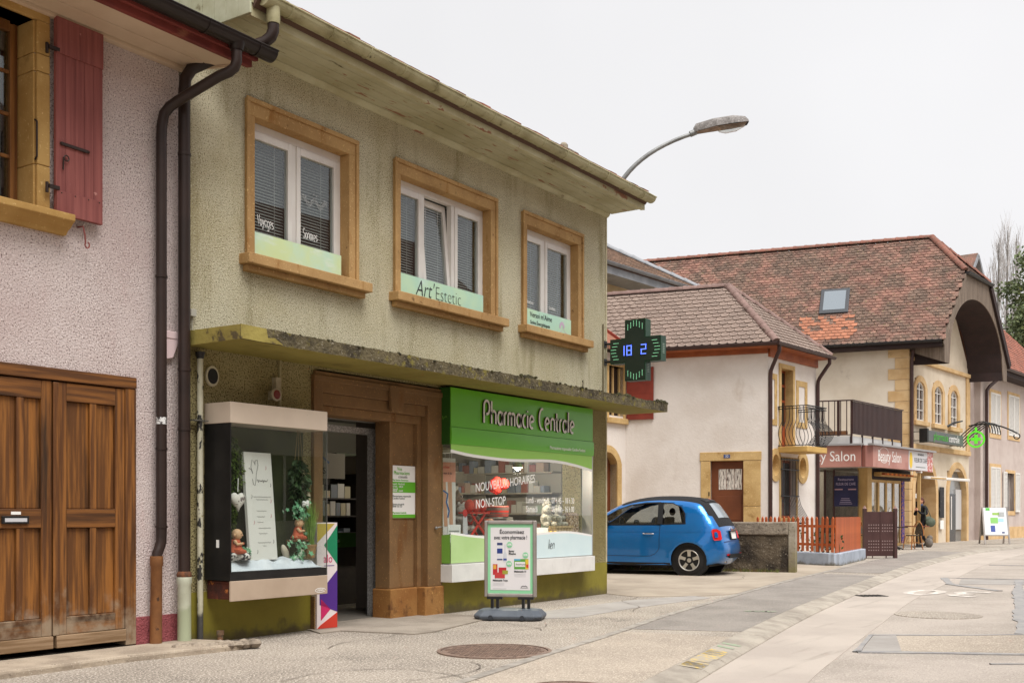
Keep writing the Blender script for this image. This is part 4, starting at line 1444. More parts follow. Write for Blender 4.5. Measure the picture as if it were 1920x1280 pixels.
# wall-mounted white clothes-tree ornament and dark panels at left
fr = thing('wall_shelf', 'brown wall unit with framed dark pictures at the left back of the shop window', 'shelf', (0, PY, 0))
MB().box(10.35, 11.05, 1.3, 1.35, 0.85, 2.3).build('panel', M('taupe panel', (140, 126, 112), 0.7), fr)
for x, z in ((10.45, 1.72), (10.78, 1.40), (10.45, 1.38), (10.78, 1.76)):
    MB().box(x, x + 0.24, 1.27, 1.299, z, z + 0.26).build('picture', M('dark picture', (50, 42, 40), 0.5, (90, 70, 60), 8), fr)
hb = thing('mobile', 'white hanging baby mobile with small balls in the shop window', 'mobile', (10.62, PY + 0.35, 1.92))
MB().lathe([(0.02, 0.05), (0.09, 0.02), (0.1, -0.02), (0.085, -0.02)], (0, 0, 0), 14).build('hood', m_white, hb, smooth=True)
for k in range(5):
    an = k * 1.256
    x, y = 0.08 * math.cos(an), 0.08 * math.sin(an)
    z = -0.32 - 0.05 * (k % 3)
    MB().tube([(x, y, -0.02), (x, y, z)], 0.003, 4).build('string', m_white, hb)
    MB().ball((x, y, z), 0.022, 8).build('ball', M('cream ball', (222, 216, 180), 0.6), hb, smooth=True)
cb = thing('back_cabinet', 'tall green-grey cabinet at the back of the shop behind the window', 'cabinet', (0, PY, 0))
MB().box(11.1, 12.1, 2.6, 3.0, 0.02, 2.0).build('body', M('cabinet green', (98, 104, 88), 0.7), cb)
MB().box(12.15, 13.6, 2.2, 2.6, 0.02, 1.55).build('side_unit', M('cabinet beige', (170, 160, 142), 0.7), cb)
rack(11.15, 12.05, 2.2, [0.9, 1.25, 1.6], 'pale shelf of medicine packs at the back of the shop', mat=m_shelfw)
rack(12.2, 13.5, 1.8, [0.85, 1.15, 1.45], 'long pale shelf of packs behind the opening hours lettering', mat=m_shelfw)

# ------------------------------------------------------------------ glazed display case
m_beige = M('beige case metal', (204, 188, 170), 0.4, (194, 178, 160), 1.5, speck=((120, 106, 94), 26, 0.70, 0.74))
m_beige2 = M('dull beige case metal', (184, 164, 144), 0.45, (172, 152, 132), 1.5, speck=((116, 100, 86), 26, 0.70, 0.74))
dc = thing('display_case', 'glazed wall display case with beige header and black frame left of the pharmacy door', 'display case', (6.62, PY, 0))
DW, DD = 1.22, -0.35
MB().box(0, DW, DD, -0.002, 1.966, 2.152).build('header', m_beige, dc, bev=0.005)
MB().box(0.0, 0.012, DD + 0.004, -0.002, 0.57, 1.964).build('side_panel', m_black, dc)
MB().box(0.012, DW - 0.012, DD + 0.004, -0.002, 0.568, 0.64).build('base_tray', m_black, dc)
MB().box(0.0, DW, DD, DD + 0.02, 0.386, 0.566).build('lower_panel', m_beige2, dc, bev=0.004)
MB().box(0.02, DW - 0.03, DD + 0.04, -0.02, 0.40, 0.56).build('rusty_box', M('rusted steel', (92, 44, 30), 0.85, (60, 34, 28), 7, speck=((176, 104, 52), 9, 0.60, 0.66), speck2=((196, 178, 156), 6, 0.66, 0.69), bump=0.4, bs=40), dc)
MB().box(0.013, DW - 0.013, -0.03, -0.004, 0.64, 1.964).build('back_panel', M('case back', (60, 66, 34), 0.8, (46, 52, 28), 2), dc)
MB().box(0.013, DW - 0.006, DD + 0.004, DD + 0.010, 0.641, 1.964).build('pane', m_shopglass, dc)
MB().box(DW - 0.012, DW - 0.006, DD + 0.011, -0.004, 0.641, 1.964).build('pane', m_shopglass, dc)
MB().box(DW - 0.006, DW - 0.001, DD + 0.003, DD + 0.012, 0.568, 1.964).build('edge_trim', m_iron, dc)
MB().box(-0.003, -0.0005, -0.2, -0.165, 0.86, 0.93).build('sticker', m_white, dc)
mk = MB()
stroke_mesh(mk, arc(1.12, 0.425, 0.07, 0.02, 0, 330, 16), 0.006, 0, lambda a, b, d: (a, DD - 0.002, b))
mk.build('maker_mark', m_white, dc)
text('citywin', 0.03, m_white, dc, (1.075, DD - 0.002, 0.417), sx=1.0, shear=0.3)
CX, CYY = 6.62, PY + DD
# white cloth
cl = MB()
nx, ny = 110, 14
def clz(i, j):
    x, y = i / nx, j / ny
    return 0.648 + (0.085 + 0.014 * math.sin(x * 17 + y * 6) + 0.009 * math.sin(x * 37 - y * 9 + 1) + 0.004 * math.sin(x * 61 + y * 12)) * min(1, y * 3.2) * min(1, (1 - x) * 12)
for i in range(nx):
    for j in range(ny):
        cl.face([(CX + 0.03 + (DW - 0.06) * (a / nx), CYY + 0.025 + 0.28 * (b / ny), clz(a, b)) for a, b in ((i, j), (i + 1, j), (i + 1, j + 1), (i, j + 1))])
cl.box(CX + 0.04, CX + DW - 0.05, CYY + 0.04, CYY + 0.3, 0.641, 0.655)
tag(cl.build('white_cloth', M('white satin', (222, 226, 232), 0.5, (206, 212, 220), 5, bump=0.3, bs=14), None, smooth=True, weld=True), 'crumpled white cloth lining the floor of the display case', 'cloth')
# tall canvas
cv = thing('canvas_board', 'tall white canvas with faint handwriting leaning in the display case', 'canvas', (CX + 0.52, CYY + 0.12, 0.735))
cv.rotation_euler = (R(-5), 0, R(4))
MB().box(-0.19, 0.17, 0, 0.035, 0, 1.0).build('panel', M('canvas white', (232, 230, 224), 0.7), cv, bev=0.003)
m_ink = M('faint ink', (110, 106, 104), 0.8)
m_inkr = M('pink ink', (190, 110, 120), 0.8)
def scribble(x0, x1, z, amp, mat, w=0.004, f=60):
    n = int((x1 - x0) * 260)
    mb = MB()
    stroke_mesh(mb, [(x0 + (x1 - x0) * i / n, z + amp * math.sin(i * 1.1) * (0.5 + 0.5 * math.sin(i * 0.37)) + amp * 0.4 * math.sin(i * 2.3)) for i in range(n + 1)], w, 0, lambda a, b, d: (a, -0.002, b))
    return mb.build('handwriting', mat, cv)
mb = MB()
stroke_mesh(mb, [(-0.09, 0.80), (-0.11, 0.86), (-0.09, 0.93), (-0.06, 0.90), (-0.055, 0.88), (-0.05, 0.92), (-0.02, 0.93), (-0.015, 0.88), (-0.045, 0.80), (-0.055, 0.74), (-0.07, 0.69), (-0.09, 0.70), (-0.10, 0.75)], 0.006, 0, lambda a, b, d: (a, -0.002, b))
stroke_mesh(mb, [(-0.14, 0.85), (-0.11, 0.84), (-0.09, 0.80)], 0.006, 0, lambda a, b, d: (a, -0.002, b))
mb.build('heart_drawing', m_ink, cv)
scribble(-0.04, 0.10, 0.735, 0.015, m_ink, 0.005)
for z, a, b in ((0.585, -0.1, 0.13), (0.56, -0.07, 0.09), (0.455, -0.07, 0.06), (0.40, -0.07, 0.03), (0.35, -0.07, 0.01), (0.295, -0.06, 0.10), (0.245, -0.06, 0.05), (0.16, -0.08, 0.09), (0.13, -0.02, 0.03)):
    scribble(a, b, z, 0.006, m_ink, 0.003)
for x, z in ((-0.13, 0.57), (0.12, 0.53), (0.11, 0.39), (-0.12, 0.33), (0.12, 0.15), (-0.1, 0.06), (0.08, 0.84), (0.13, 0.68)):
    mb = MB()
    stroke_mesh(mb, [(x, z), (x + 0.012, z + 0.015), (x + 0.008, z + 0.035)], 0.006, 0, lambda a, b, d: (a, -0.002, b))
    mb.build('leaf_drawing', random.choice([m_inkr, m_ink]), cv)
# plants in the case
m_leaf = M('hanging foliage', (96, 116, 40), 0.7, (72, 96, 34), 9, island=0.35)
m_leafd = M('dark foliage', (52, 74, 34), 0.7, (38, 58, 30), 9, island=0.35)
m_ivy = M('variegated ivy', (96, 150, 110), 0.6, (210, 224, 200), 26, (0.56, 0.62), island=0.25)
def leaf(mb, p, d, l, w):
    p, d = Vector(p), Vector(d).normalized()
    s_ = d.cross(Vector((random.uniform(-1, 1), random.uniform(-1, 1), random.uniform(-0.3, 1)))).normalized() * w
    n_ = s_.cross(d).normalized() * (w * 0.3)
    mb.face([p, p + d * l * 0.5 + s_, p + d * l + n_, p + d * l * 0.5 - s_])
def hang(name, label, x, y, ztop, zb, rad, n, mat, lsz, cords=1):
    t = thing(name, label, 'plant', (0, 0, 0))
    mb = MB()
    for k in range(cords):
        dx = (k - (cords - 1) / 2) * 0.05
        mb.tube([(x + dx * 0.3, y, 1.962), (x + dx, y, ztop)], 0.0025, 4)
    mb.build('cord', M('jute cord', (150, 128, 84), 0.9), t)
    lf = MB()
    for k in range(n):
        u = random.random()
        an = random.uniform(0, 6.283)
        rr = rad * (0.35 + 0.65 * math.sin(math.pi * min(1, u * 1.5))) * math.sqrt(random.random()) if u < 0.66 else rad * 0.8 * (1 - u) * 2.4 * random.random()
        p = (x + rr * math.cos(an) * 1.0, y + rr * math.sin(an) * 0.45, ztop - (ztop - zb) * u)
        leaf(lf, p, (math.cos(an) * 0.6, math.sin(an) * 0.6, -0.6 + random.uniform(-0.5, 0.5)), lsz * random.uniform(0.7, 1.3), lsz * 0.28)
    tag(lf.build('foliage', mat, t), kind='stuff')
    return t
hang('hanging_plant', 'light green trailing plant hanging at the left of the display case', CX + 0.20, CYY + 0.22, 1.86, 0.92, 0.14, 1500, m_leaf, 0.03)
hang('hanging_plant', 'dark needle-leaved plant hanging from cords at the right of the display case', CX + 0.99, CYY + 0.16, 1.68, 1.17, 0.13, 420, m_leafd, 0.06, 3)
pts = []
for k in range(40):
    t_ = 2 * math.pi * k / 40
    pts.append((16 * math.sin(t_) ** 3 / 16 * 0.085, (13 * math.cos(t_) - 5 * math.cos(2 * t_) - 2 * math.cos(3 * t_) - math.cos(4 * t_)) / 16 * 0.095))
ns_ = 5
rings = []
for k in range(-ns_, ns_ + 1):
    f_ = math.cos(math.pi / 2 * k / (ns_ + 0.35))
    rings.append([(a * f_, 0.035 * math.sin(math.pi / 2 * k / ns_), b * f_) for a, b in pts])
hv = [p for r_ in rings for p in r_]
hf = [(i * 40 + j, i * 40 + (j + 1) % 40, (i + 1) * 40 + (j + 1) % 40, (i + 1) * 40 + j) for i in range(2 * ns_) for j in range(40)]
hf += [tuple(range(40)), tuple(range(2 * ns_ * 40, 2 * ns_ * 40 + 40))]
hrt = thing('fabric_heart', 'white patterned fabric heart hanging at the left of the display case', 'heart', (CX + 0.145, CYY + 0.07, 1.28))
MB().raw(hv, hf).build('cushion', M('printed heart', (222, 216, 208), 0.8, (120, 108, 106), 16, (0.56, 0.60)), hrt, smooth=True)
MB().tube([(0, 0, 0.08), (0.005, 0, 0.2)], 0.004, 5).build('ribbon', m_white, hrt)
def figurine(x, y, z, s, rz, label):
    t = thing('figurine', label, 'figurine', (x, y, z), rz)
    m_sk = M('figurine skin', (214, 172, 132), 0.5)
    m_rb = M('orange robe', (196, 96, 64), 0.7)
    b = MB()
    b.lathe([(0.075, 0), (0.085, 0.02), (0.06, 0.06), (0.048, 0.11), (0.04, 0.135), (0.018, 0.15)], (0, 0, 0), 14)
    b.build('robe', m_rb, t, smooth=True)
    h = MB().ball((0, -0.012, 0.185), (0.05, 0.052, 0.054), 14).build('head', m_sk, t, smooth=True)
    for s_ in (-1, 1):
        MB().ball((0.05 * s_, 0, 0.18), (0.01, 0.012, 0.016), 8).build('ear', m_sk, h)
        MB().ball((0.018 * s_, -0.058, 0.19), (0.008, 0.004, 0.004), 6).build('eye', m_black, h)
        MB().tube([(0.046 * s_, 0.0, 0.125), (0.06 * s_, -0.03, 0.09), (0.012 * s_, -0.07, 0.10)], [0.018, 0.016, 0.012], 8).build('arm', m_sk if s_ < 0 else m_rb, t, smooth=True)
        MB().tube([(0.05 * s_, -0.01, 0.03), (0.085 * s_, -0.06, 0.025), (0.01 * s_, -0.085, 0.02)], [0.028, 0.024, 0.018], 8).build('leg', m_rb, t, smooth=True)
    MB().ball((0, -0.064, 0.178), (0.008, 0.008, 0.008), 6).build('nose', m_sk, h)
    t.scale = (s, s, s)
    return t
figurine(CX + 0.165, CYY + 0.12, 0.80, 0.95, R(35), 'bald orange-robed figurine praying at the lower left of the display case')
figurine(CX + 0.97, CYY + 0.15, 0.915, 0.85, R(40), 'bald figurine with a white sash on the ivy ledge right of the canvas')
box_thing('ivy_ledge', 'small brown wooden ledge under the right figurine in the display case', 'ledge', CX + 0.97, DD + 0.15, 0.895, 0.2, 0.12, 0.018, M('ledge wood', (110, 76, 48), 0.7))
mb = MB()
mb.box(CX + 0.96, CX + 0.98, CYY + 0.27, CYY + 0.30, 0.72, 0.895)
tag(mb.build('ledge_post', MATS['ledge wood']), 'thin wooden post carrying the ledge in the display case', 'post')
m_prt = M('black and white fabric', (214, 210, 204), 0.8, (62, 58, 60), 22, (0.50, 0.54))
mb = MB()
for k in range(9):
    mb.ball((random.uniform(-0.1, 0.1), random.uniform(-0.04, 0.03), 0.03 + random.uniform(0, 0.02)), (0.06, 0.05, 0.035), 9)
tag(mb.build('patterned_scarf', m_prt, None, smooth=True, loc=(CX + 0.17, CYY + 0.1, 0.735)), 'black and white patterned scarf under the left figurine', 'scarf')
mb = MB()
mb.ball((0, 0, 0.1), (0.075, 0.05, 0.1), 12)
tag(mb.build('patterned_cushion', m_prt, None, smooth=True, loc=(CX + 0.085, CYY + 0.2, 0.76)), 'black and white patterned cushion behind the left figurine', 'cushion')
def ivy(x, y, z, n, rad, label, up_=0.02):
    mb = MB()
    for k in range(n):
        c = Vector((x + random.gauss(0, rad), y + random.gauss(0, 0.03), z + random.gauss(0, up_)))
        nrm = Vector((random.uniform(-0.5, 0.5), -1, random.uniform(-0.2, 0.9))).normalized()
        a = nrm.cross(Vector((0, 0, 1))).normalized()
        b = a.cross(nrm)
        s_ = random.uniform(0.018, 0.034)
        pts = [c + (a * math.cos(t_) + b * math.sin(t_)) * s_ * (1.25 if i % 2 == 0 else 0.6) for i, t_ in enumerate([2 * math.pi * q / 10 for q in range(10)])]
        mb.face(pts)
    t = thing('ivy_sprig', label, 'plant', (0, 0, 0))
    tag(mb.build('leaves', m_ivy, t), kind='stuff')
    MB().tube([(x - rad * 1.5, y, z), (x, y + 0.01, z + 0.01), (x + rad * 1.5, y, z)], 0.003, 5).build('stem', m_leafd, t)
ivy(CX + 0.27, CYY + 0.1, 0.80, 16, 0.04, 'variegated ivy sprig right of the left figurine')
ivy(CX + 0.95, CYY + 0.12, 0.77, 22, 0.075, 'variegated ivy lying on the cloth right of the canvas')
ivy(CX + 0.96, CYY + 0.10, 0.88, 24, 0.07, 'variegated ivy trailing from the ledge of the right figurine', 0.035)
ivy(CX + 0.95, CYY + 0.12, 1.20, 34, 0.07, 'variegated ivy cluster hanging above the right figurine', 0.045)
mb = MB()
for k in range(26):
    an, b_ = random.uniform(0, 6.28), random.uniform(-1, 1)
    mb.ball((0.022 * math.cos(an), 0.022 * math.sin(an), 0.02 * b_), 0.016, 6)
tag(mb.build('white_flower', m_white, None, loc=(CX + 1.02, CYY + 0.1, 1.26)), 'white flower in the ivy cluster of the display case', 'flower')
mb = MB()
mb.lathe([(0.005, 0), (0.02, 0.04), (0.03, 0.12), (0.028, 0.2), (0.012, 0.27), (0.002, 0.28)], (0, 0, 0), 10)
tag(mb.build('pampas_plume', M('cream plume', (206, 194, 166), 0.95, bump=0.8, bs=120), None, smooth=True, loc=(CX + 1.11, CYY + 0.16, 1.13)), 'cream feathery plume standing in the potted grass', 'plume')
pg = thing('potted_grass', 'tall green grass in a small brown pot at the right of the display case', 'plant', (CX + 1.10, CYY + 0.11, 0.735))
MB().lathe([(0.04, 0), (0.058, 0.11), (0.062, 0.112), (0.062, 0.13), (0.05, 0.13), (0.048, 0.1)], (0, 0, 0), 16).build('pot', M('kraft pot', (160, 126, 86), 0.85), pg, smooth=True)
mb = MB()
for k in range(110):
    an = random.uniform(0, 6.283)
    sp_ = random.uniform(0.02, 0.11)
    hh = random.uniform(0.28, 0.5)
    b0 = Vector((random.uniform(-0.03, 0.03), random.uniform(-0.03, 0.03), 0.1))
    p1 = b0 + Vector((math.cos(an) * sp_ * 0.5, math.sin(an) * sp_ * 0.4, hh * 0.6))
    p2 = b0 + Vector((math.cos(an) * sp_, math.sin(an) * sp_ * 0.6, hh))
    w_ = 0.0028
    mb.face([b0 + Vector((-w_, 0, 0)), b0 + Vector((w_, 0, 0)), p1 + Vector((w_, 0, 0)), p1 + Vector((-w_, 0, 0))])
    mb.face([p1 + Vector((-w_, 0, 0)), p1 + Vector((w_, 0, 0)), p2])
tag(mb.build('blades', M('grass blades', (128, 160, 70), 0.6, (96, 130, 48), 12, island=0.3), pg), kind='stuff')
MB_stone = MB().ball((0, 0, 0.06), (0.035, 0.03, 0.085), 12)
tag(MB_stone.build('cream_cone', M('cream stone', (206, 194, 174), 0.7), None, smooth=True, loc=(CX + 0.88, CYY + 0.2, 0.74), rot=(0, R(-28), 0)), 'leaning cream stone cone behind the ivy on the cloth', 'ornament')

# ------------------------------------------------------------------ patterned cardboard display by the door
cbx = thing('cardboard_display', 'tall cardboard display with green, purple and red triangles beside the door', 'display stand', (8.10, PY + 0.0, 0.013), R(-8))
cbx.scale = (0.8, 0.8, 1)
MB().box(-0.16, 0.16, -0.14, 0.14, 0, 1.06).build('body', M('card white', (226, 214, 214), 0.6), cbx, bev=0.003)
def tri(pts, c, nm):
    mb = MB()
    mb.pY(pts, -0.143, -0.1405)
    mb.build('triangle_print', M(nm, c, 0.55), cbx)
tri([(-0.158, 1.05), (0.12, 1.05), (-0.158, 0.86)], (186, 164, 70), 'mustard print')
tri([(0.158, 1.03), (0.158, 0.64), (-0.05, 0.835)], (24, 128, 88), 'emerald print')
tri([(0.158, 0.58), (0.158, 0.16), (-0.12, 0.24), (-0.12, 0.36)], (78, 40, 130), 'purple print')
tri([(-0.1, 0.30), (0.05, 0.19), (-0.1, 0.08)], (200, 40, 100), 'magenta print')
tri([(0.158, 0.155), (0.158, 0.003), (-0.158, 0.003), (-0.1, 0.04)], (214, 34, 34), 'red print')
text('alo', 0.12, MATS['magenta print'], cbx, (-0.06, -0.142, 0.66))
MB().box(-0.05, 0.11, -0.143, -0.1405, 0.625, 0.632).build('underline_print', MATS['purple print'], cbx)

# ------------------------------------------------------------------ advertising board on the pavement
ab = thing('pavement_sign', 'pavement advertising board with silver frame and grey water base before the pharmacy', 'sign', (10.02, 6.83, 0.006), R(-63))
m_al = M('brushed aluminium', (176, 168, 162), 0.35, (158, 150, 144), 3, metal=0.6)
m_pl = M('grey plastic base', (88, 94, 102), 0.5, (76, 82, 90), 4, bump=0.1, bs=30)
m_pls = M('dark plastic base', (48, 52, 58), 0.5)
bs_ = MB()
nseg = 20
def rsect(w, d, z, ch=0.09):
    return [(-w, -d + ch, z), (-w + ch, -d, z), (w - ch, -d, z), (w, -d + ch, z), (w, d - ch, z), (w - ch, d, z), (-w + ch, d, z), (-w, d - ch, z)]
secs = [rsect(0.41, 0.26, 0.0), rsect(0.435, 0.28, 0.03), rsect(0.435, 0.28, 0.055), rsect(0.38, 0.21, 0.115), rsect(0.34, 0.14, 0.125)]
vs = [p for s_ in secs for p in s_]
fs = [(i * 8 + j, i * 8 + (j + 1) % 8, (i + 1) * 8 + (j + 1) % 8, (i + 1) * 8 + j) for i in range(4) for j in range(8)] + [tuple(range(8)), tuple(range(32, 40))]
base = bs_.raw(vs, fs).build('base', [m_pl], ab, bev=0.012)
for s_ in (-1, 1):
    MB().lathe([(0.03, 0), (0.03, 0.06)], (s_ * 0.2, -0.30, 0.035), 10, axis='y').build('wheel', m_pls, ab)
    for dx in (-0.035, 0.035):
        MB().box(s_ * 0.2 + dx - 0.018, s_ * 0.2 + dx + 0.018, -0.02, 0.02, 0.11, 0.235).build('spring_post', m_black, ab)
    MB().box(s_ * 0.2 - 0.10, s_ * 0.2 + 0.10, -0.028, 0.028, 0.236, 0.262).build('clamp', m_black, ab)
FW, FZ0, FZ1 = 0.335, 0.262, 1.19
frm = MB()
t_ = 0.045
for q in ((-FW, -FW + t_, FZ0, FZ1), (FW - t_, FW, FZ0, FZ1), (-FW + t_, FW - t_, FZ0, FZ0 + t_), (-FW + t_, FW - t_, FZ1 - t_, FZ1)):
    frm.box(q[0], q[1], -0.03, 0.03, q[2], q[3])
fo_ = frm.build('frame', m_al, ab, bev=0.012, seg=3)
MB().box(-FW + t_ - 0.005, FW - t_ + 0.005, -0.012, 0.012, FZ0 + t_ - 0.005, FZ1 - t_ + 0.005).build('mint_border', M('mint poster', (146, 214, 164), 0.4), ab)
PX, PZ0, PZ1 = 0.255, FZ0 + 0.085, FZ1 - 0.085
post = MB().box(-PX, PX, -0.0145, -0.0122, PZ0, PZ1).build('poster', M('poster paper', (230, 226, 226), 0.4), ab)
yy = -0.0165
text('Économisez', 0.066, m_letterdark, post, (0.02, yy, PZ1 - 0.075), align='CENTER', off=0.001)
text('avec votre pharmacie !', 0.066, m_letterdark, post, (0.005, yy, PZ1 - 0.142), align='CENTER', sx=0.70, off=0.001)
def pr_box(x0, x1, z0, z1, c, nm, d=0.0):
    MB().box(x0, x1, yy + 0.0008 - d, yy + 0.0018, z0, z1).build('print', M(nm, c, 0.5), post)
m_mintd = M('mint disc', (140, 206, 160), 0.5)
def disc(x, z, r, s_):
    mb = MB()
    mb.lathe([(r, 0), (r, 0.0012)], (x, yy - 0.0012, z), 20, axis='y')
    d = mb.build('discount_disc', m_mintd, post)
    text(s_, 0.034, m_white, d, (x, yy - 0.002, z - 0.008), align='CENTER', off=0.001)
pr_box(-0.17, -0.10, 0.71, 0.92, (222, 222, 228), 'pack pale')
pr_box(-0.17, -0.10, 0.79, 0.85, (40, 60, 130), 'pack navy', 0.001)
pr_box(-0.17, -0.10, 0.89, 0.92, (52, 62, 110), 'pack indigo', 0.001)
pr_box(-0.17, -0.10, 0.71, 0.725, (52, 62, 110), 'pack indigo', 0.001)
mb = MB()
mb.pY([(-0.09, 0.69), (-0.045, 0.69), (-0.045, 0.78), (-0.06, 0.81), (-0.062, 0.90), (-0.073, 0.90), (-0.075, 0.81), (-0.09, 0.78)], yy, yy + 0.0018)
mb.build('print', M('bottle pale', (206, 208, 214), 0.5), post)
pr_box(-0.09, -0.045, 0.705, 0.73, (60, 80, 150), 'pack blue 2', 0.001)
disc(-0.01, 0.895, 0.037, '20%')
text('Spray\nRhume', 0.032, m_letterdark, post, (-0.02, yy, 0.81), off=0.0012)
pr_box(-0.225, -0.165, 0.53, 0.66, (190, 40, 50), 'pack crimson')
pr_box(-0.22, -0.18, 0.60, 0.65, (226, 170, 70), 'pack amber', 0.001)
pr_box(-0.15, -0.05, 0.55, 0.62, (186, 46, 60), 'pack crimson')
pr_box(-0.20, -0.07, 0.49, 0.56, (196, 60, 60), 'pack rose', 0.0015)
pr_box(-0.10, -0.03, 0.54, 0.585, (160, 160, 60), 'pack olive', 0.002)
disc(-0.015, 0.665, 0.037, '20%')
text('Makatussin Toux', 0.028, m_letterdark, post, (-0.225, yy, 0.455), off=0.0012)
pr_box(0.05, 0.235, 0.60, 0.725, (92, 160, 60), 'pack green')
pr_box(0.06, 0.19, 0.63, 0.69, (232, 230, 226), 'pack label', 0.001)
pr_box(0.05, 0.13, 0.705, 0.725, (90, 170, 200), 'pack sky', 0.001)
pr_box(0.195, 0.235, 0.60, 0.72, (224, 190, 60), 'pack yellow', 0.001)
pr_box(0.205, 0.235, 0.62, 0.66, (210, 60, 40), 'pack red2', 0.0015)
text('Antirhume', 0.03, m_letterdark, post, (0.07, yy - 0.0008, 0.65))
disc(0.195, 0.77, 0.037, '20%')
text('Makatussin N', 0.028, m_letterdark, post, (0.05, yy, 0.565), off=0.0012)
for z in (0.43, 0.415, 0.40):
    pr_box(-0.225, -0.08, z, z + 0.003, (186, 186, 188), 'faint line')
for z in (0.54, 0.525, 0.51):
    pr_box(0.05, 0.2, z, z + 0.003, (186, 186, 188), 'faint line')
pr_box(-0.225, -0.05, 0.36, 0.364, (160, 160, 162), 'faint line 2')
mb = MB()
stroke_mesh(mb, [(0.14, 0.385), (0.165, 0.4), (0.18, 0.393), (0.195, 0.4), (0.22, 0.385)], 0.008, 0, lambda a, b, d: (a, yy, b))
mb.build('logo_print', m_letterdark, post)
pr_box(0.13, 0.23, 0.372, 0.377, (70, 70, 72), 'logo line')
ab.rotation_euler = (0, 0, R(-66))
ab.scale = (0.87, 0.9, 0.91)

# ------------------------------------------------------------------ pharmacy cross
m_cross = M('dark green cross casing', (24, 62, 40), 0.4, (20, 54, 36), 3)
m_crossf = M('cross face', (38, 50, 42), 0.35)
m_led = M('pale green LEDs', (150, 220, 170), 0.5, emit=((150, 235, 180), 0.25))
m_blue = M('blue LED digits', (120, 150, 255), 0.5, emit=((90, 120, 255), 0.6))
cr = thing('pharmacy_cross', 'green electronic pharmacy cross with blue digits on the building corner', 'cross sign', (13.90, 7.33, 3.49))
# local: x along street, y across; the face looks down the street (-x)
def crosspoly(a, b):
    return [(-b, -a), (b, -a), (b, -b), (a, -b), (a, b), (b, b), (b, a), (-b, a), (-b, b), (-a, b), (-a, -b), (-b, -b)]
A_, B_ = 0.405, 0.165
def pXc(mb, poly, x0, x1, mi=0):
    n_ = len(poly)
    return mb.prism(poly, lambda a, b, d: (d, a, b * 1.07), x0, x1, mi)
def cross_parts(mb, a, b, x0, x1):
    for q in ((-b, b, -a, a), (-a, -b, -b, b), (b, a, -b, b)):
        mb.box(x0, x1, q[0], q[1], q[2] * 1.07, q[3] * 1.07)
mb = MB()
# outline faces
P_ = crosspoly(A_, B_)
for i in range(12):
    p, q = P_[i], P_[(i + 1) % 12]
    mb.face([(0.0, p[0], p[1] * 1.07), (0.16, p[0], p[1] * 1.07), (0.16, q[0], q[1] * 1.07), (0.0, q[0], q[1] * 1.07)])
for xx in (0.0, 0.16):
    for q in ((-B_, B_, -A_, A_), (-A_, -B_, -B_, B_), (B_, A_, -B_, B_)):
        mb.face([(xx, q[0], q[2] * 1.07), (xx, q[1], q[2] * 1.07), (xx, q[1], q[3] * 1.07), (xx, q[0], q[3] * 1.07)])
mb.build('casing', m_cross, cr)
mb = MB()
for q in ((-B_, B_, -A_, A_), (-A_, -B_ + 0.014, -B_, B_), (B_ - 0.014, A_, -B_, B_)):
    g_ = 0.014
    a0, a1 = (q[0] + (g_ if q[0] in (-B_, -A_) else 0)), (q[1] - (g_ if q[1] in (B_, A_) else 0))
    mb.face([(-0.003, a0, (q[2] + g_) * 1.07), (-0.003, a1, (q[2] + g_) * 1.07), (-0.003, a1, (q[3] - g_) * 1.07), (-0.003, a0, (q[3] - g_) * 1.07)])
mb.build('face_panel', m_crossf, cr)
led = MB()
def dot(y, z, s_=0.0034):
    led.box(-0.0075, -0.004, y - s_, y + s_, z - s_, z + s_)
for k in range(6):
    u = -0.115 + k * 0.046
    n0 = (1, 3, 5, 5, 3, 1)[k]
    for sgn in (1, -1):
        for i in range(7):
            dot(u, sgn * (0.30 + n0 * 0.012 + i * 0.0125 - 0.02))
            dot(sgn * (0.26 + n0 * 0.010 + i * 0.0125), u)
tag(led.build('led_dashes', m_led, cr), kind='stuff')
# 7-segment digits, read from -x: text right is -y
def seg(ch, y0, z0, w, hh):
    S = {'1': 'bc', '8': 'abcdefg', '2': 'abged'}[ch]
    t = 0.011
    P = {'a': (0, w, hh, hh), 'g': (0, w, hh / 2, hh / 2), 'd': (0, w, 0, 0), 'f': (0, 0, hh / 2, hh), 'e': (0, 0, 0, hh / 2), 'b': (w, w, hh / 2, hh), 'c': (w, w, 0, hh / 2)}
    for c in S:
        u0, u1, v0, v1 = P[c]
        dgt.box(-0.0085, -0.004, y0 - u1 - t / 2, y0 - u0 + t / 2, z0 + v0 - t / 2, z0 + v1 + t / 2)
for ch, y0 in (('1', 0.195), ('8', 0.13), ('2', -0.10)):
    dgt = MB()
    seg(ch, y0, -0.065, 0.02 if ch == '1' else 0.07, 0.13)
    dgt.build('digit', m_blue, cr)
vn = MB()
for k in range(6):
    vn.box(0.05, 0.11, -A_ - 0.003, -A_ - 0.0005, -0.07 + k * 0.025, -0.058 + k * 0.025)
    vn.box(0.05, 0.11, -B_ - 0.003, -B_ - 0.0005, -0.32 + k * 0.022, -0.31 + k * 0.022)
tag(vn.build('vent_slots', M('pale slots', (130, 150, 136), 0.5), cr), kind='stuff')
for z in (0.13, -0.13):
    MB().tube([(0.04, 0.52, z), (0.08, 0.40, z)], 0.016, 8).build('bracket', m_black, cr)
    MB().box(0.0, 0.09, 0.505, 0.519, z - 0.045, z + 0.045).build('wall_plate', m_black, cr)

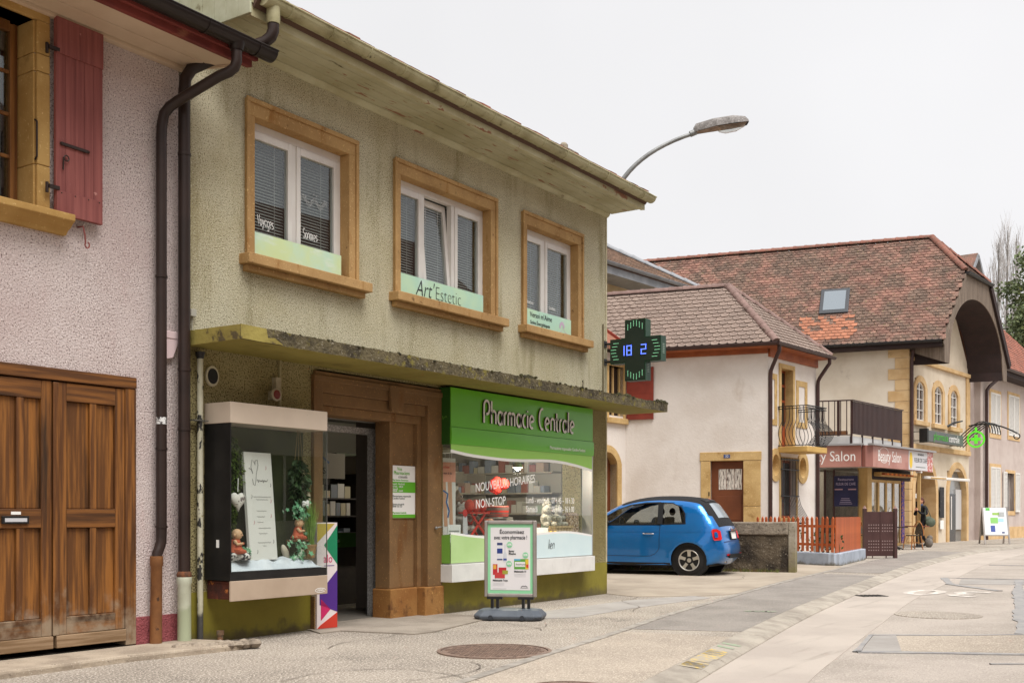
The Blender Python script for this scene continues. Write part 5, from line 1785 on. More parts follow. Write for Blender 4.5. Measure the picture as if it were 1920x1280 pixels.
# ------------------------------------------------------------------ street lamp behind the pharmacy corner
sl = thing('street_lamp', 'grey street lamp with a curved arm and weathered head rising behind the roof', 'street lamp', (17.42, 9.95, 0.0))
m_galv = M('galvanised steel', (150, 150, 148), 0.5, (126, 126, 124), 6, metal=0.4, speck=((96, 96, 94), 60, 0.6, 0.7))
arm = []
A0, A1, A2 = Vector((0.22, -0.33, 7.15)), Vector((0.42, -0.65, 7.78)), Vector((1.0, -1.47, 8.09))
MB().tube([(0, 0, 0), (0, 0, 5.0), (0.02, -0.03, 6.3), (0.1, -0.16, 6.8)] + [tuple((1 - t) ** 2 * A0 + 2 * t * (1 - t) * A1 + t * t * A2) for t in [k / 10 for k in range(11)]], [0.085, 0.07, 0.06, 0.05] + [0.045 - 0.001 * k for k in range(11)], 12).build('pole', m_galv, sl, smooth=True)
# lamp head: tapered housing along local x
hx = Vector((0.53, -0.79, 0.148)).normalized()
hy = Vector((0, 0, 1)).cross(hx).normalized()
hz = hx.cross(hy)
def hp(a, b, c):
    return tuple(A2 + hx * a + hy * b + hz * c)
def ring(a, w, zt, zb, n_=10):
    return [hp(a, w * math.cos(R(180 * k / n_)), zb + (zt - zb) * math.sin(R(180 * k / n_)) ** 0.6) for k in range(n_ + 1)]
rings = [ring(-0.02, 0.06, 0.10, 0.0), ring(0.03, 0.10, 0.16, 0.0), ring(0.35, 0.16, 0.20, 0.02), ring(0.7, 0.17, 0.20, 0.02), ring(0.92, 0.13, 0.15, 0.02), ring(0.97, 0.09, 0.09, 0.02)]
mb = MB()
for r0, r1 in zip(rings[:-1], rings[1:]):
    for k in range(10):
        mb.face([r0[k], r0[k + 1], r1[k + 1], r1[k]])
mb.face(rings[0])
mb.face(rings[-1])
mb.build('housing', M('weathered lamp housing', (138, 132, 128), 0.8, (98, 92, 88), 14, speck=((178, 174, 170), 60, 0.54, 0.64), speck2=((64, 60, 58), 50, 0.6, 0.7)), sl, smooth=True, weld=True)
mb = MB()
mb.face([hp(-0.02, -0.06, 0.0), hp(0.35, -0.15, 0.015), hp(0.92, -0.13, 0.015), hp(0.92, 0.13, 0.015), hp(0.35, 0.15, 0.015), hp(-0.02, 0.06, 0.0)])
mb.build('underside', M('dull lamp underside', (150, 128, 112), 0.7, (116, 96, 82), 9), sl)
mb = MB()
for r0, r1 in zip([(0.42, 0.10, 0.0), (0.45, 0.12, -0.05), (0.55, 0.13, -0.09), (0.75, 0.13, -0.08), (0.9, 0.11, -0.02)][:-1], [(0.45, 0.12, -0.05), (0.55, 0.13, -0.09), (0.75, 0.13, -0.08), (0.9, 0.11, -0.02)]):
    for k in range(8):
        f_ = lambda r_, k_: hp(r_[0], r_[1] * math.cos(R(22.5 * k_)), 0.012 + (r_[2] - 0.012) * math.sin(R(22.5 * k_)) ** 0.7 if r_[2] else 0.01)
        mb.face([f_(r0, k), f_(r0, k + 1), f_(r1, k + 1), f_(r1, k)])
mb.build('diffuser', glass_mat('lamp bowl', (0.8, 0.8, 0.78), 1.45, 0.1, 2.0), sl, smooth=True, weld=True)
MB().tube([hp(0.02, 0, 0.02), hp(-0.1, 0, -0.01)], 0.055, 10).build('sleeve', m_galv, sl, smooth=True)
# ------------------------------------------------------------------ the pink house at the left
QY = 7.88
m_pink = M('pink roughcast', (210, 196, 192), 0.92, (198, 180, 176), 1.0, (0.35, 0.7), speck=((112, 92, 88), 78, 0.525, 0.63), speck2=((236, 224, 220), 70, 0.55, 0.65), streak=((198, 166, 162), 1.8, 0.58, 0.8, (1.2, 1, 0.35)), bump=0.8, bs=60, bdist=0.02, vary=0.15)
m_pinkb = M('dark red plinth render', (162, 88, 92), 0.9, (140, 70, 74), 4, speck=((96, 46, 50), 70, 0.56, 0.66), bump=0.8, bs=60, bdist=0.02)
def wood(nm, c1, c2, c3, vert=True, wear=None, sc_=1.0):
    mp = (26 * sc_, 26 * sc_, 1.2) if vert else (1.2, 26 * sc_, 26 * sc_)
    mp2 = (9, 9, 0.5) if vert else (0.5, 9, 9)
    return M(nm, c1, 0.6, c2, 1.0, (0.36, 0.62), mp=mp, streak=(c3, 1.0, 0.52, 0.72, mp2), bump=0.25, bs=1.6, bmp=mp, bdist=0.01, zmix=wear)
WEAR = ((150, 132, 110), 0.0, 0.5, 6.0)
m_dwv = wood('old oak upright', (140, 90, 40), (90, 54, 24), (52, 33, 17), True, WEAR)
m_dwh = wood('old oak rail', (132, 84, 38), (86, 52, 23), (52, 33, 17), False, WEAR)
m_dwp = wood('old oak panel', (146, 94, 40), (94, 57, 24), (52, 32, 16), True, ((146, 128, 110), 0.0, 0.45, 5.0))
pk = thing('pink_house', 'pink roughcast house with red shutter and old wooden double doors at the left edge', 'building', (0, QY, 0))
w = MB()
w.wall(1.5, 6.365, 0.0, 5.16, [(3.7, 4.985, 3.52, 5.0), (3.9, 5.905, -0.1, 2.31)], 0, 0.32)
w.build('wall', m_pink, pk)
b = MB()
b.wall(5.906, 6.37, -0.02, 0.285, [], -0.012, 0.1)
b.build('plinth', m_pinkb, pk)
s_ = MB()
s_.box(6.07, 6.362, 0.322, 8.0, 0, 5.16)
s_.box(1.5, 1.8, 0.322, 8.0, 0, 5.16)
s_.box(1.8, 6.07, 7.7, 8.0, 0, 5.16)
s_.box(1.8, 6.07, 0.322, 7.7, 2.5, 2.6)
s_.box(1.8, 6.07, 0.322, 7.7, 5.0, 5.1)
s_.build('side_wall', m_pink, pk)
# window with sandstone jamb
m_ss = M('yellow sandstone', (186, 150, 90), 0.85, (166, 128, 70), 2.2, speck=((210, 178, 120), 40, 0.6, 0.72), streak=((140, 104, 56), 5, 0.6, 0.75), bump=0.25, bs=60, bdist=0.01)

win = MB().box(3.7, 5.095, -0.035, 0.25, 5.0, 5.12).build('window', m_ss, pk, bev=0.006)
for z0, z1 in ((3.52, 3.875), (3.879, 4.60), (4.604, 4.74), (4.744, 4.998)):
    j = MB()
    j.box(4.985, 5.095, -0.035, 0.24, z0, z1)
    j.box(4.965, 4.985, -0.012, 0.24, z0, z1)
    j.build('jamb_stone', m_ss, win, bev=0.007)
sl_ = MB()
sl_.pX([(-0.16, 3.518), (0.2, 3.518), (0.2, 3.37), (-0.04, 3.37), (-0.06, 3.40), (-0.1, 3.42), (-0.13, 3.45), (-0.16, 3.465)], 3.6, 5.235)
sl_.build('sill', m_ss, win, bev=0.006)
m_wfr = wood('varnished window wood', (138, 92, 44), (112, 70, 32), (88, 54, 24), True)
f = MB()
f.box(4.925, 4.964, 0.20, 0.26, 3.52, 5.0)
f.box(4.885, 4.924, 0.17, 0.23, 3.56, 4.98)
f.box(3.7, 4.885, 0.17, 0.23, 3.52, 3.60)
f.box(3.7, 4.885, 0.17, 0.23, 4.92, 5.0)
for z in (3.93, 4.26, 4.59):
    f.box(3.7, 4.885, 0.18, 0.21, z, z + 0.028)
f.box(4.2, 4.26, 0.17, 0.23, 3.6, 4.92)
f.build('window_frame', m_wfr, win, bev=0.004)
for z0, z1 in ((3.6, 3.93), (3.958, 4.26), (4.288, 4.59), (4.618, 4.92)):
    MB().box(4.26, 4.886, 0.192, 0.197, z0, z1).build('pane', m_glass, win)
MB().box(3.75, 4.9, 0.32, 0.34, 3.5, 5.0).build('curtain', M('grey net curtain', (120, 122, 124), 0.9), win)
q = MB()
q.tube([(4.975, -0.02, 4.22), (4.972, -0.05, 4.2), (4.972, -0.05, 3.93), (4.975, -0.02, 3.91)], 0.008, 6)
q.build('shutter_stay', m_brpipe, win)
# shutter
m_shut = M('faded red shutter paint', (146, 84, 78), 0.75, (126, 68, 64), 1.0, (0.35, 0.65), mp=(22, 22, 0.8), streak=((96, 48, 46), 1.0, 0.62, 0.74, (40, 40, 0.7)), speck=((178, 124, 116), 14, 0.68, 0.73), bump=0.25, bs=1.6, bmp=(30, 30, 1))
shb = MB().box(5.118, 5.54, -0.052, -0.046, 3.515, 5.065).build('shutter', m_shut, pk)
for k in range(5):
    x0 = 5.118 + k * 0.0845
    MB().box(x0 + 0.0008, x0 + 0.0838, -0.075, -0.0522, 3.515, 5.065).build('plank', m_shut, shb, bev=0.002)
MB().box(5.12, 5.515, -0.088, -0.0752, 3.515 + 0.0, 3.70).build('batten', m_shut, shb, bev=0.003)
MB().box(5.12, 5.538, -0.090, -0.0752, 4.78, 5.063).build('batten', m_shut, shb, bev=0.003)
for x in (5.16, 5.28, 5.40, 5.50):
    MB().ball((x, -0.089, 3.685), (0.006, 0.004, 0.006), 6).build('nail', m_brpipe, shb)
q = MB()
q.beam((5.16, -0.083, 4.075), (5.40, -0.083, 4.07), 0.016, 0.022)
q.ball((5.16, -0.085, 4.075), 0.014, 6)
q.ball((5.40, -0.085, 4.07), 0.014, 6)
q.build('latch_bar', m_brpipe, shb)
q = MB()
q.tube([(5.20 + 0.022 * math.cos(R(a)), -0.092, 3.965 + 0.022 * math.sin(R(a))) for a in range(0, 361, 30)], 0.005, 5)
q.tube([(5.175, -0.09, 3.97), (5.172, -0.09, 3.87)], 0.006, 5)
q.build('ring_pull', m_brpipe, shb)
for z in (3.715, 4.80):
    q = MB()
    q.beam((5.05, -0.085, z), (5.14, -0.085, z), 0.02, 0.028)
    q.tube([(5.045, -0.07, z - 0.05), (5.045, -0.07, z + 0.03)], 0.013, 8)
    q.build('hinge', m_brpipe, shb)
q = MB()
q.tube([(5.36, -0.0, 3.47), (5.37, -0.06, 3.47), (5.38, -0.07, 3.40), (5.385, -0.07, 3.33)], 0.007, 6)
q.tube([(5.40 + 0.02 * math.cos(R(a)), -0.07, 3.325 + 0.025 * math.sin(R(a))) for a in range(160, 460, 30)], 0.006, 5)
q.build('shutter_catch', m_shut, pk)
# double doors
MB().box(3.9, 5.905, -0.03, 0.12, 2.215, 2.31).build('door_head', m_dwh, pk, bev=0.006)
MB().box(5.80, 5.905, -0.022, 0.12, 0.06, 2.214).build('door_post', m_dwv, pk, bev=0.006)
def leaf_door(x0, x1, mid, lab=None, vmid=True):
    d = MB()
    d.box(x0, x0 + 0.10, -0.012, 0.05, 0.20, 2.205)
    d.box(x1 - 0.09, x1, -0.012, 0.05, 0.20, 2.205)
    door = d.build('door', m_dwv, pk, bev=0.005)
    for z0, z1 in ((0.20, 0.34), (1.05, 1.20), (2.06, 2.205)):
        MB().box(x0 + 0.101, x1 - 0.091, -0.012, 0.05, z0, z1).build('rail', m_dwh, door, bev=0.005)
    for z0, z1 in ((0.341, 1.049), (1.201, 2.059)):
        MB().box(mid - 0.03, mid + 0.03, -0.008, 0.05, z0, z1).build('muntin', m_dwv, door, bev=0.005)
        for a, b_ in ((x0 + 0.101, mid - 0.031), (mid + 0.031, x1 - 0.091)):
            p = MB()
            p.box(a, b_, 0.014, 0.04, z0, z1)
            p.build('panel', m_dwp, door, bev=0.006)
    MB().box(x0 + 0.0, x1 + (0.0), -0.035, 0.04, 0.10, 0.198).build('weather_board', wood('weathered board', (158, 132, 104), (124, 98, 70), (90, 68, 46), False), door, bev=0.006)
    return door
d1 = leaf_door(5.155, 5.797, 5.50)
d2 = leaf_door(4.25, 5.125, 4.86)
leaf_door(3.92, 4.245, 4.08)
MB().box(5.127, 5.175, -0.03, -0.0125, 0.20, 2.20).build('cover_strip', m_dwv, d1, bev=0.005)
ls = MB().box(4.70, 4.92, -0.032, -0.0125, 1.085, 1.145).build('letter_slot', m_black, d2, bev=0.004)
MB().box(4.72, 4.90, -0.035, -0.0325, 1.10, 1.128).build('flap', M('grey flap', (196, 196, 200), 0.4), ls)
MB().box(4.78, 4.86, -0.016, -0.0125, 1.155, 1.178).build('name_plate', m_white, ls)
MB().box(3.9, 5.80, -0.005, 0.3, 0.02, 0.06).build('door_step', M('dark gap', (40, 34, 28), 0.9), pk)
# eave: cream soffit, red fascia, dark gutter
m_crm = M('cream soffit board', (206, 184, 158), 0.65, (194, 170, 144), 1.5)
m_redf = M('weathered red fascia', (126, 56, 48), 0.7, (100, 42, 38), 3, streak=((146, 92, 70), 6, 0.62, 0.74, (0.4, 1, 1)))
SZ1 = 5.085
def skew(mb, x0, y0, y1, z0, z1, e=0.0):
    xr = lambda y: 6.385 + (-y) * 0.375 + e
    mb.raw([(x0, y0, z0), (xr(y0), y0, z0), (xr(y1), y1, z0), (x0, y1, z0), (x0, y0, z1), (xr(y0), y0, z1), (xr(y1), y1, z1), (x0, y1, z1)],
           [(0, 3, 2, 1), (4, 5, 6, 7), (0, 1, 5, 4), (1, 2, 6, 5), (2, 3, 7, 6), (3, 0, 4, 7)])
    return mb
for y0, y1 in ((-0.55, -0.28), (-0.272, -0.075)):
    skew(MB(), 2.0, y0, y1, SZ1, SZ1 + 0.02).build('soffit_board', m_crm, pk, bev=0.004)
skew(MB(), 2.0, -0.07, -0.001, SZ1 - 0.03, SZ1 + 0.02).build('wall_trim', m_crm, pk, bev=0.006)
q = MB()
q.beam((6.385, 0.0, SZ1 - 0.012), (6.60, -0.56, SZ1 - 0.012), 0.02, 0.02)
q.beam((6.40, 0.0, SZ1 + 0.01), (6.61, -0.56, SZ1 + 0.01), 0.014, 0.03)
q.build('edge_trim', m_crm, pk)
skew(MB(), 2.0, -0.60, -0.552, SZ1 - 0.025, SZ1 + 0.05, 0.06).build('fascia', m_redf, pk, bev=0.004)
skew(MB(), 2.0, -0.64, -0.602, SZ1 + 0.03, SZ1 + 0.15, 0.08).build('fascia', m_redf, pk, bev=0.004)
m_dgut = M('dark brown gutter', (42, 33, 29), 0.4, (34, 27, 24), 3, metal=0.3)
g = MB()
GY2, GZ2, GR2 = -0.705, 5.205, 0.085
for r in (GR2, GR2 - 0.005):
    for k in range(12):
        a0, a1 = math.pi + math.pi * k / 12, math.pi + math.pi * (k + 1) / 12
        g.face([(x, GY2 + r * math.cos(a), GZ2 + r * math.sin(a)) for x, a in ((2.0, a0), (6.80, a0), (6.80, a1), (2.0, a1))])
g.face([(6.80, GY2 + GR2 * math.cos(math.pi + math.pi * k / 12), GZ2 + GR2 * math.sin(math.pi + math.pi * k / 12)) for k in range(13)])
g.tube([(2.0, GY2 - GR2, GZ2), (6.805, GY2 - GR2, GZ2)], 0.008, 6)
gu = g.build('gutter', m_dgut, pk, smooth=True)
for x in (5.2, 6.05, 6.6):
    MB().tube([(x, GY2 + (GR2 + 0.003) * math.cos(math.pi + math.pi * k / 10), GZ2 + (GR2 + 0.003) * math.sin(math.pi + math.pi * k / 10)) for k in range(11)], 0.005, 5).build('gutter_bracket', m_dgut, gu)
rf = MB()
rf.pX([(-0.66, 5.20), (4, 8.0), (8.6, 5.2), (8.6, 5.12), (4, 7.9), (-0.62, 5.135)], 1.4, 6.37)
rf.build('roof', M('pink house roof', (110, 74, 60), 0.9, (84, 60, 50), 6), pk)
dpp = pipe([(6.40, GY2, 5.16), (6.40, GY2, 5.09)], [0.075, 0.055], 'gutter_outlet', m_dgut, pk)
pp = pipe([(6.40, GY2, 5.12), (6.40, GY2, 5.00), (6.395, -0.685, 4.95), (6.375, -0.64, 4.915), (6.33, -0.56, 4.88), (6.20, -0.20, 4.71), (6.17, -0.125, 4.665), (6.14, -0.085, 4.60), (6.125, -0.075, 4.50), (6.12, -0.075, 4.40), (6.12, -0.075, 0.98), (6.117, -0.075, 0.92), (6.095, -0.075, 0.86), (6.075, -0.075, 0.82), (6.07, -0.075, 0.76)], 0.045, 'downpipe', m_brpipe, pk)
for z in (3.2, 1.72, 1.05):
    pipe([(6.12, -0.075, z - 0.01), (6.12, -0.075, z + 0.01)], 0.052, 'pipe_clip', m_brpipe, pp)
pipe([(6.07, -0.075, 0.80), (6.07, -0.075, 0.72), (6.07, -0.075, 0.71), (6.062, -0.075, 0.04)], [0.055, 0.055, 0.048, 0.052], 'rusty_lower_pipe', M('rusty pipe paint', (138, 92, 52), 0.7, (112, 72, 42), 4, speck=((74, 50, 36), 12, 0.62, 0.7)), pp)
stk_ = MB()
stk_.tube([(6.12, -0.075, 1.93), (6.12, -0.075, 1.99)], 0.0465, 14, cap=False)
stk_.build('sticker', M('torn sticker', (214, 214, 212), 0.6, (60, 56, 54), 30, (0.50, 0.54)), pp)
# stone bracket between the houses
b = MB()
b.box(6.16, 6.40, -0.05, -0.001, 2.685, 2.75)
b.pY([(6.18, 2.685), (6.34, 2.685), (6.27, 2.52), (6.19, 2.50)], -0.045, -0.002)
b.build('bracket_stone', M('pink painted bracket', (214, 190, 190), 0.8), pk, bev=0.006)
# ------------------------------------------------------------------ houses further down the street
ADEG, BDEG = -5.0, 102.8
AV = Vector((math.cos(R(ADEG)), math.sin(R(ADEG)), 0))
EL = Vector((math.cos(R(BDEG - ADEG)), math.sin(R(BDEG - ADEG)), 0))       # depth direction in the houses' own frames
NOUT = Vector((-EL.y, EL.x, 0))                                            # outward normal of the long walls
def long_frame(org, length):
    """frame of a long wall seen from the street side: x from far end to the street corner"""
    x = -EL
    y = Vector((0, 0, 1)).cross(x)
    m = Matrix((x, y, Vector((0, 0, 1)))).transposed().to_4x4()
    m.translation = Vector(org) + EL * length
    return m
def tf(mb, m):
    mb.v = [tuple(m @ Vector(p)) for p in mb.v]
    return mb

_tile_cache = {}
def tile_mesh(w, l, th, mat, key, rnd=0.5):
    k = (w, l, key)
    if k in _tile_cache:
        return _tile_cache[k]
    n = 6
    pts = [(w / 2 * 0.96 * math.cos(math.pi + math.pi * i / n), l * 0.2 + l * 0.2 * math.sin(math.pi + math.pi * i / n)) for i in range(n + 1)]
    poly = pts + [(w / 2 * 0.96, l), (-w / 2 * 0.96, l)]
    mb = MB()
    fn = lambda a, b, d: (a, b, d + th * 1.6 * (1 - b / l))
    mb.prism(poly, fn, 0.0, th)
    _tile_cache[k] = (mb, mb.mesh('tile', mat))
    return _tile_cache[k]

def pip(p, poly):
    c = False
    j = len(poly) - 1
    for i in range(len(poly)):
        if (poly[i][1] > p[1]) != (poly[j][1] > p[1]) and p[0] < (poly[j][0] - poly[i][0]) * (p[1] - poly[i][1]) / (poly[j][1] - poly[i][1]) + poly[i][0]:
            c = not c
        j = i
    return c

def tile_roof(parent, pts, w, ex, mat, nobj=0, key='', holes=(), jit=0.004, seen=None):
    """pts: roof polygon, first edge along the eave (left to right seen from outside)"""
    P = [Vector(p) for p in pts]
    e1 = (P[1] - P[0]).normalized()
    nrm = e1.cross(P[-1] - P[0]).normalized()
    e2 = nrm.cross(e1)
    poly = [((p - P[0]).dot(e1), (p - P[0]).dot(e2)) for p in P]
    xs = [p[0] for p in poly]
    tmax = max(p[1] for p in poly)
    mbt, me = tile_mesh(w, ex * 1.9, 0.026, mat, key)
    base = Matrix((e1, e2, nrm)).transposed().to_4x4()
    rest = MB()
    cells = []
    j = 0
    while j * ex < tmax:
        t = j * ex - 0.03
        s = min(xs) + (w / 2 if j % 2 else 0)
        while s < max(xs) + w:
            if pip((s, t + ex * 0.75), poly) and not any(h[0] < s < h[1] and h[2] < t + ex * 0.6 < h[3] for h in holes):
                cells.append((s, t))
            s += w
        j += 1
    if seen:
        cells.sort(key=seen)
    for i, (s, t) in enumerate(cells):
        m = base.copy()
        m.translation = P[0] + e1 * (s + random.gauss(0, jit)) + e2 * (t + random.gauss(0, jit)) + nrm * (0.004 + random.random() * jit)
        if i < nobj:
            put(me, 'tile', parent, m)
        else:
            rest.raw([m @ Vector(v) for v in mbt.v], mbt.f)
    under = MB()
    n = len(P)
    under.raw([p - nrm * 0.012 for p in P] + [p - nrm * 0.08 for p in P], [tuple(range(n)), tuple(range(2 * n - 1, n - 1, -1))] + [(i, i + n, (i + 1) % n + n, (i + 1) % n) for i in range(n)])
    under.build('roof_deck', M('roof deck', (84, 62, 52), 0.9), parent)
    if rest.v:
        tag(rest.build('roof_tiles', mat, parent), kind='stuff')
    return e1, e2, nrm, poly

def ridge_line(parent, p, q, r, l, mat, ends=True):
    p, q = Vector(p), Vector(q)
    d = (q - p).normalized()
    n = max(1, int((q - p).length / l))
    L_ = (q - p).length / n
    sd = d.cross(Vector((0, 0, 1))).normalized()
    upv = sd.cross(d)
    mb = MB()
    k = 10
    for r0, r1, t0, t1 in ((r, r * 1.1, 0.0, L_ * 0.82), (r * 1.16, r * 1.2, L_ * 0.82, L_ * 1.03)):
        a0 = [tuple((sd * math.cos(math.pi * i / k) + upv * math.sin(math.pi * i / k)) * r0 + d * t0) for i in range(k + 1)]
        a1 = [tuple((sd * math.cos(math.pi * i / k) + upv * math.sin(math.pi * i / k)) * r1 + d * t1) for i in range(k + 1)]
        for i in range(k):
            mb.face([a0[i], a0[i + 1], a1[i + 1], a1[i]])
        mb.face(a0)
        mb.face(a1)
    me = mb.mesh('ridge_tile', mat, smooth=True)
    try:
        me.set_sharp_from_angle(angle=R(40))
    except Exception:
        pass
    for i in range(n):
        put(me, 'ridge_tile', parent, loc=p + d * (i * L_))

def gutter_run(parent, p, q, r, mat, name='gutter'):
    p, q = Vector(p), Vector(q)
    d = (q - p).normalized()
    s_ = d.cross(Vector((0, 0, 1))).normalized()
    mb = MB()
    k = 8
    f_ = lambda c, a: tuple(c + s_ * math.cos(a) * r + Vector((0, 0, 1)) * math.sin(a) * r)
    for i in range(k):
        a0, a1 = math.pi + math.pi * i / k, math.pi + math.pi * (i + 1) / k
        mb.face([f_(p, a0), f_(q, a0), f_(q, a1), f_(p, a1)])
    for c in (p, q):
        mb.face([f_(c, math.pi + math.pi * i / k) for i in range(k + 1)])
    mb.tube([f_(p, math.pi), f_(q, math.pi)], r * 0.14, 6)
    mb.tube([f_(p, 0), f_(q, 0)], r * 0.14, 6)
    return mb.build(name, mat, parent, smooth=True)

def arch_pts(x0, x1, z0, zs, rise, n=12):
    """open arch: up the left side, over, down the right side"""
    w = (x1 - x0) / 2
    cx_ = (x0 + x1) / 2
    if rise >= w * 0.98:
        top = [(cx_ - w * math.cos(math.pi * i / n), zs + rise * math.sin(math.pi * i / n)) for i in range(n + 1)]
    else:
        rad = (w * w + rise * rise) / (2 * rise)
        a0 = math.asin(w / rad)
        top = [(cx_ + rad * math.sin(-a0 + 2 * a0 * i / n), zs + rise - rad + rad * math.cos(-a0 + 2 * a0 * i / n)) for i in range(n + 1)]
    return [(x0, z0)] + top + [(x1, z0)]

def arch_frame(mb, x0, x1, z0, zs, rise, bw, y0, y1, brise=None, mi=0):
    inn = arch_pts(x0, x1, z0, zs, rise)
    out = arch_pts(x0 - bw, x1 + bw, z0, zs, (brise if brise else rise) + bw * 0.9)
    for i in range(len(inn) - 1):
        a, b, c, d = inn[i], inn[i + 1], out[i + 1], out[i]
        mb.face([(a[0], y0, a[1]), (b[0], y0, b[1]), (c[0], y0, c[1]), (d[0], y0, d[1])], mi)
        mb.face([(a[0], y0, a[1]), (a[0], y1, a[1]), (b[0], y1, b[1]), (b[0], y0, b[1])], mi)
        mb.face([(d[0], y0, d[1]), (c[0], y0, c[1]), (c[0], y1, c[1]), (d[0], y1, d[1])], mi)
    return mb

def arch_fill(mb, x0, x1, z0, zs, rise, y, mi=0):
    pts = arch_pts(x0, x1, z0, zs, rise)
    mb.face([(a, y, b) for a, b in pts], mi)
    return mb

m_wht = M('white house render', (226, 218, 210), 0.9, (214, 204, 194), 1.1, (0.35, 0.7), streak=((198, 184, 170), 1.6, 0.6, 0.8, (1, 1, 0.5)), bump=0.35, bs=16, bdist=0.02)
m_ywst = M('yellow dressed stone', (202, 170, 116), 0.85, (180, 146, 92), 2.4, speck=((224, 196, 140), 30, 0.58, 0.7), streak=((148, 112, 64), 3.0, 0.6, 0.75), bump=0.3, bs=40, bdist=0.015)
m_brtile = M('brown scalloped tile', (146, 128, 116), 0.75, (120, 102, 92), 9, rnd=0.12, bump=0.15, bs=60)
m_brridge = M('brown ridge tile', (138, 112, 104), 0.75, (112, 88, 80), 5, speck=((96, 84, 72), 14, 0.6, 0.7), rnd=0.12)
m_brmet = M('dark brown metal', (70, 46, 42), 0.45, (58, 38, 34), 3)
m_brwood = M('brown painted wood', (112, 60, 30), 0.6, (96, 50, 24), 2)
m_redwd = M('oxide red boards', (138, 56, 40), 0.65, (120, 46, 32), 2)

# ---------------------------------------------- white house with balcony
wh = thing('white_house', 'small white house with hipped brown tile roof, balcony and yellow stone doorway', 'building', (26.346, 10.158, 0), R(ADEG))
WW, EZ = 2.88, 5.36
f = MB()
f.wall(0, WW, -0.1, EZ, [(0.72, 1.42, 2.86, 4.90), (0.72, 1.60, 1.05, 2.55), (0.2, 0.6, 2.10, 2.70), (1.8, 2.2, 2.08, 2.68)], 0, 0.3)
f.build('street_wall', m_wht, wh)
LL = 3.68
LM = long_frame((0, 0, 0), LL)
f = MB()
f.wall(0, LL - 0.001, -0.1, EZ, [(2.24, 3.07, 0.0, 2.54)], 0, 0.3)
tf(f, LM).build('side_wall', m_wht, wh)
ba = MB()
c0, c1 = EL * 7.0, EL * 7.0 + Vector((WW, 0, 0))
ba.raw([tuple(Vector((WW - 0.02, 0.3, -0.1))), tuple(c1 + Vector((-0.02, 0, -0.1))), tuple(c1 + Vector((-0.02, 0, EZ))), (WW - 0.02, 0.3, EZ)], [(0, 1, 2, 3)])
ba.raw([tuple(c0 + Vector((0, 0, -0.1))), tuple(c1 + Vector((0, 0, -0.1))), tuple(c1 + Vector((0, 0, EZ))), tuple(c0 + Vector((0, 0, EZ)))], [(0, 1, 2, 3)])
ba.raw([tuple(EL * LL + Vector((0, 0.3, -0.1))), tuple(c0 + Vector((0, 0, -0.1))), tuple(c0 + Vector((0, 0, EZ))), tuple(EL * LL + Vector((0, 0.3, EZ)))], [(0, 1, 2, 3)])
ba.build('rear_wall', m_wht, wh)
MB().raw([(0.05, 0.3, 2.7), (WW - 0.05, 0.3, 2.7), tuple(c1 + Vector((-0.05, -0.3, 2.7))), tuple(c0 + Vector((0.05, -0.3, 2.7)))], [(0, 1, 2, 3)]).build('upper_floor', m_dark, wh)
# roof
RZ = 7.16
Rg0 = Vector((WW / 2, 0, RZ)) + EL * 1.69
Rg1 = Vector((WW / 2, 0, RZ)) + EL * 7.2
ov = 0.35
Lp = NOUT * ov                                           # a point of the left eave line
def isect(p, d, y):
    t = (y - p.y) / d.y
    return p + d * t
EC = isect(Lp, EL, -ov) + Vector((0, 0, EZ + 0.02))          # left front eave corner
EB = Lp + EL * 7.2 + Vector((0, 0, EZ + 0.02))
Rp = Vector((WW, 0, 0)) - NOUT * 0.08
ER = isect(Rp, EL, -ov) + Vector((0, 0, EZ + 0.02))
ERb = Rp + EL * 7.2 + Vector((0, 0, EZ + 0.02))
tile_roof(wh, [EB, EC, Rg0, Rg1], 0.212, 0.165, m_brtile, 230, 'b', seen=lambda c: -c[0])
tile_roof(wh, [EC, ER, Rg0], 0.212, 0.165, m_brtile, 70, 'b', seen=lambda c: c[0])
md = MB()
md.raw([tuple(ER), tuple(ERb), tuple(Rg1), tuple(Rg0)], [(0, 1, 2, 3)])
md.build('rear_roof', M('brown roof sheet', (130, 106, 100), 0.8), wh)
ridge_line(wh, EC + Vector((0.02, 0.02, 0.03)), Rg0 + Vector((0, 0, 0.03)), 0.10, 0.38, m_brridge)
ridge_line(wh, ER + Vector((-0.02, 0.02, 0.03)), Rg0 + Vector((0, 0, 0.03)), 0.10, 0.38, m_brridge)
ridge_line(wh, Rg0 + Vector((0, 0, 0.03)), Rg1 + Vector((0, 0, 0.03)), 0.10, 0.38, m_brridge)
# eave boards and gutters
sf = MB()
sf.raw([tuple(EB - Vector((0, 0, 0.06))), tuple(EC - Vector((0, 0, 0.06))), (0, 0, EZ - 0.07), tuple(EL * 7.2 + Vector((0, 0, EZ - 0.07)))], [(0, 1, 2, 3)])
sf.raw([tuple(EC - Vector((0, 0, 0.06))), tuple(ER - Vector((0, 0, 0.06))), (WW, 0, EZ - 0.07), (0, 0, EZ - 0.07)], [(0, 1, 2, 3)])
sf.build('soffit', M('orange brown eave board', (164, 92, 52), 0.65, (142, 76, 42), 3), wh)
tr = MB()
tr.beam((0.0, -0.035, EZ - 0.16), (WW, -0.035, EZ - 0.16), 0.06, 0.2)
tr.beam(NOUT * 0.035 + Vector((0, 0, EZ - 0.12)), NOUT * 0.035 + EL * LL + Vector((0, 0, EZ - 0.12)), 0.06, 0.12)
tr.build('eave_plate', MATS['orange brown eave board'], wh)
gutter_run(wh, EB + NOUT * 0.05, EC + NOUT * 0.05 + Vector((0, -0.04, 0)), 0.06, m_brmet)
gutter_run(wh, EC + Vector((-0.06, -0.05, 0)), ER + Vector((0.1, -0.05, 0)), 0.06, m_brmet)
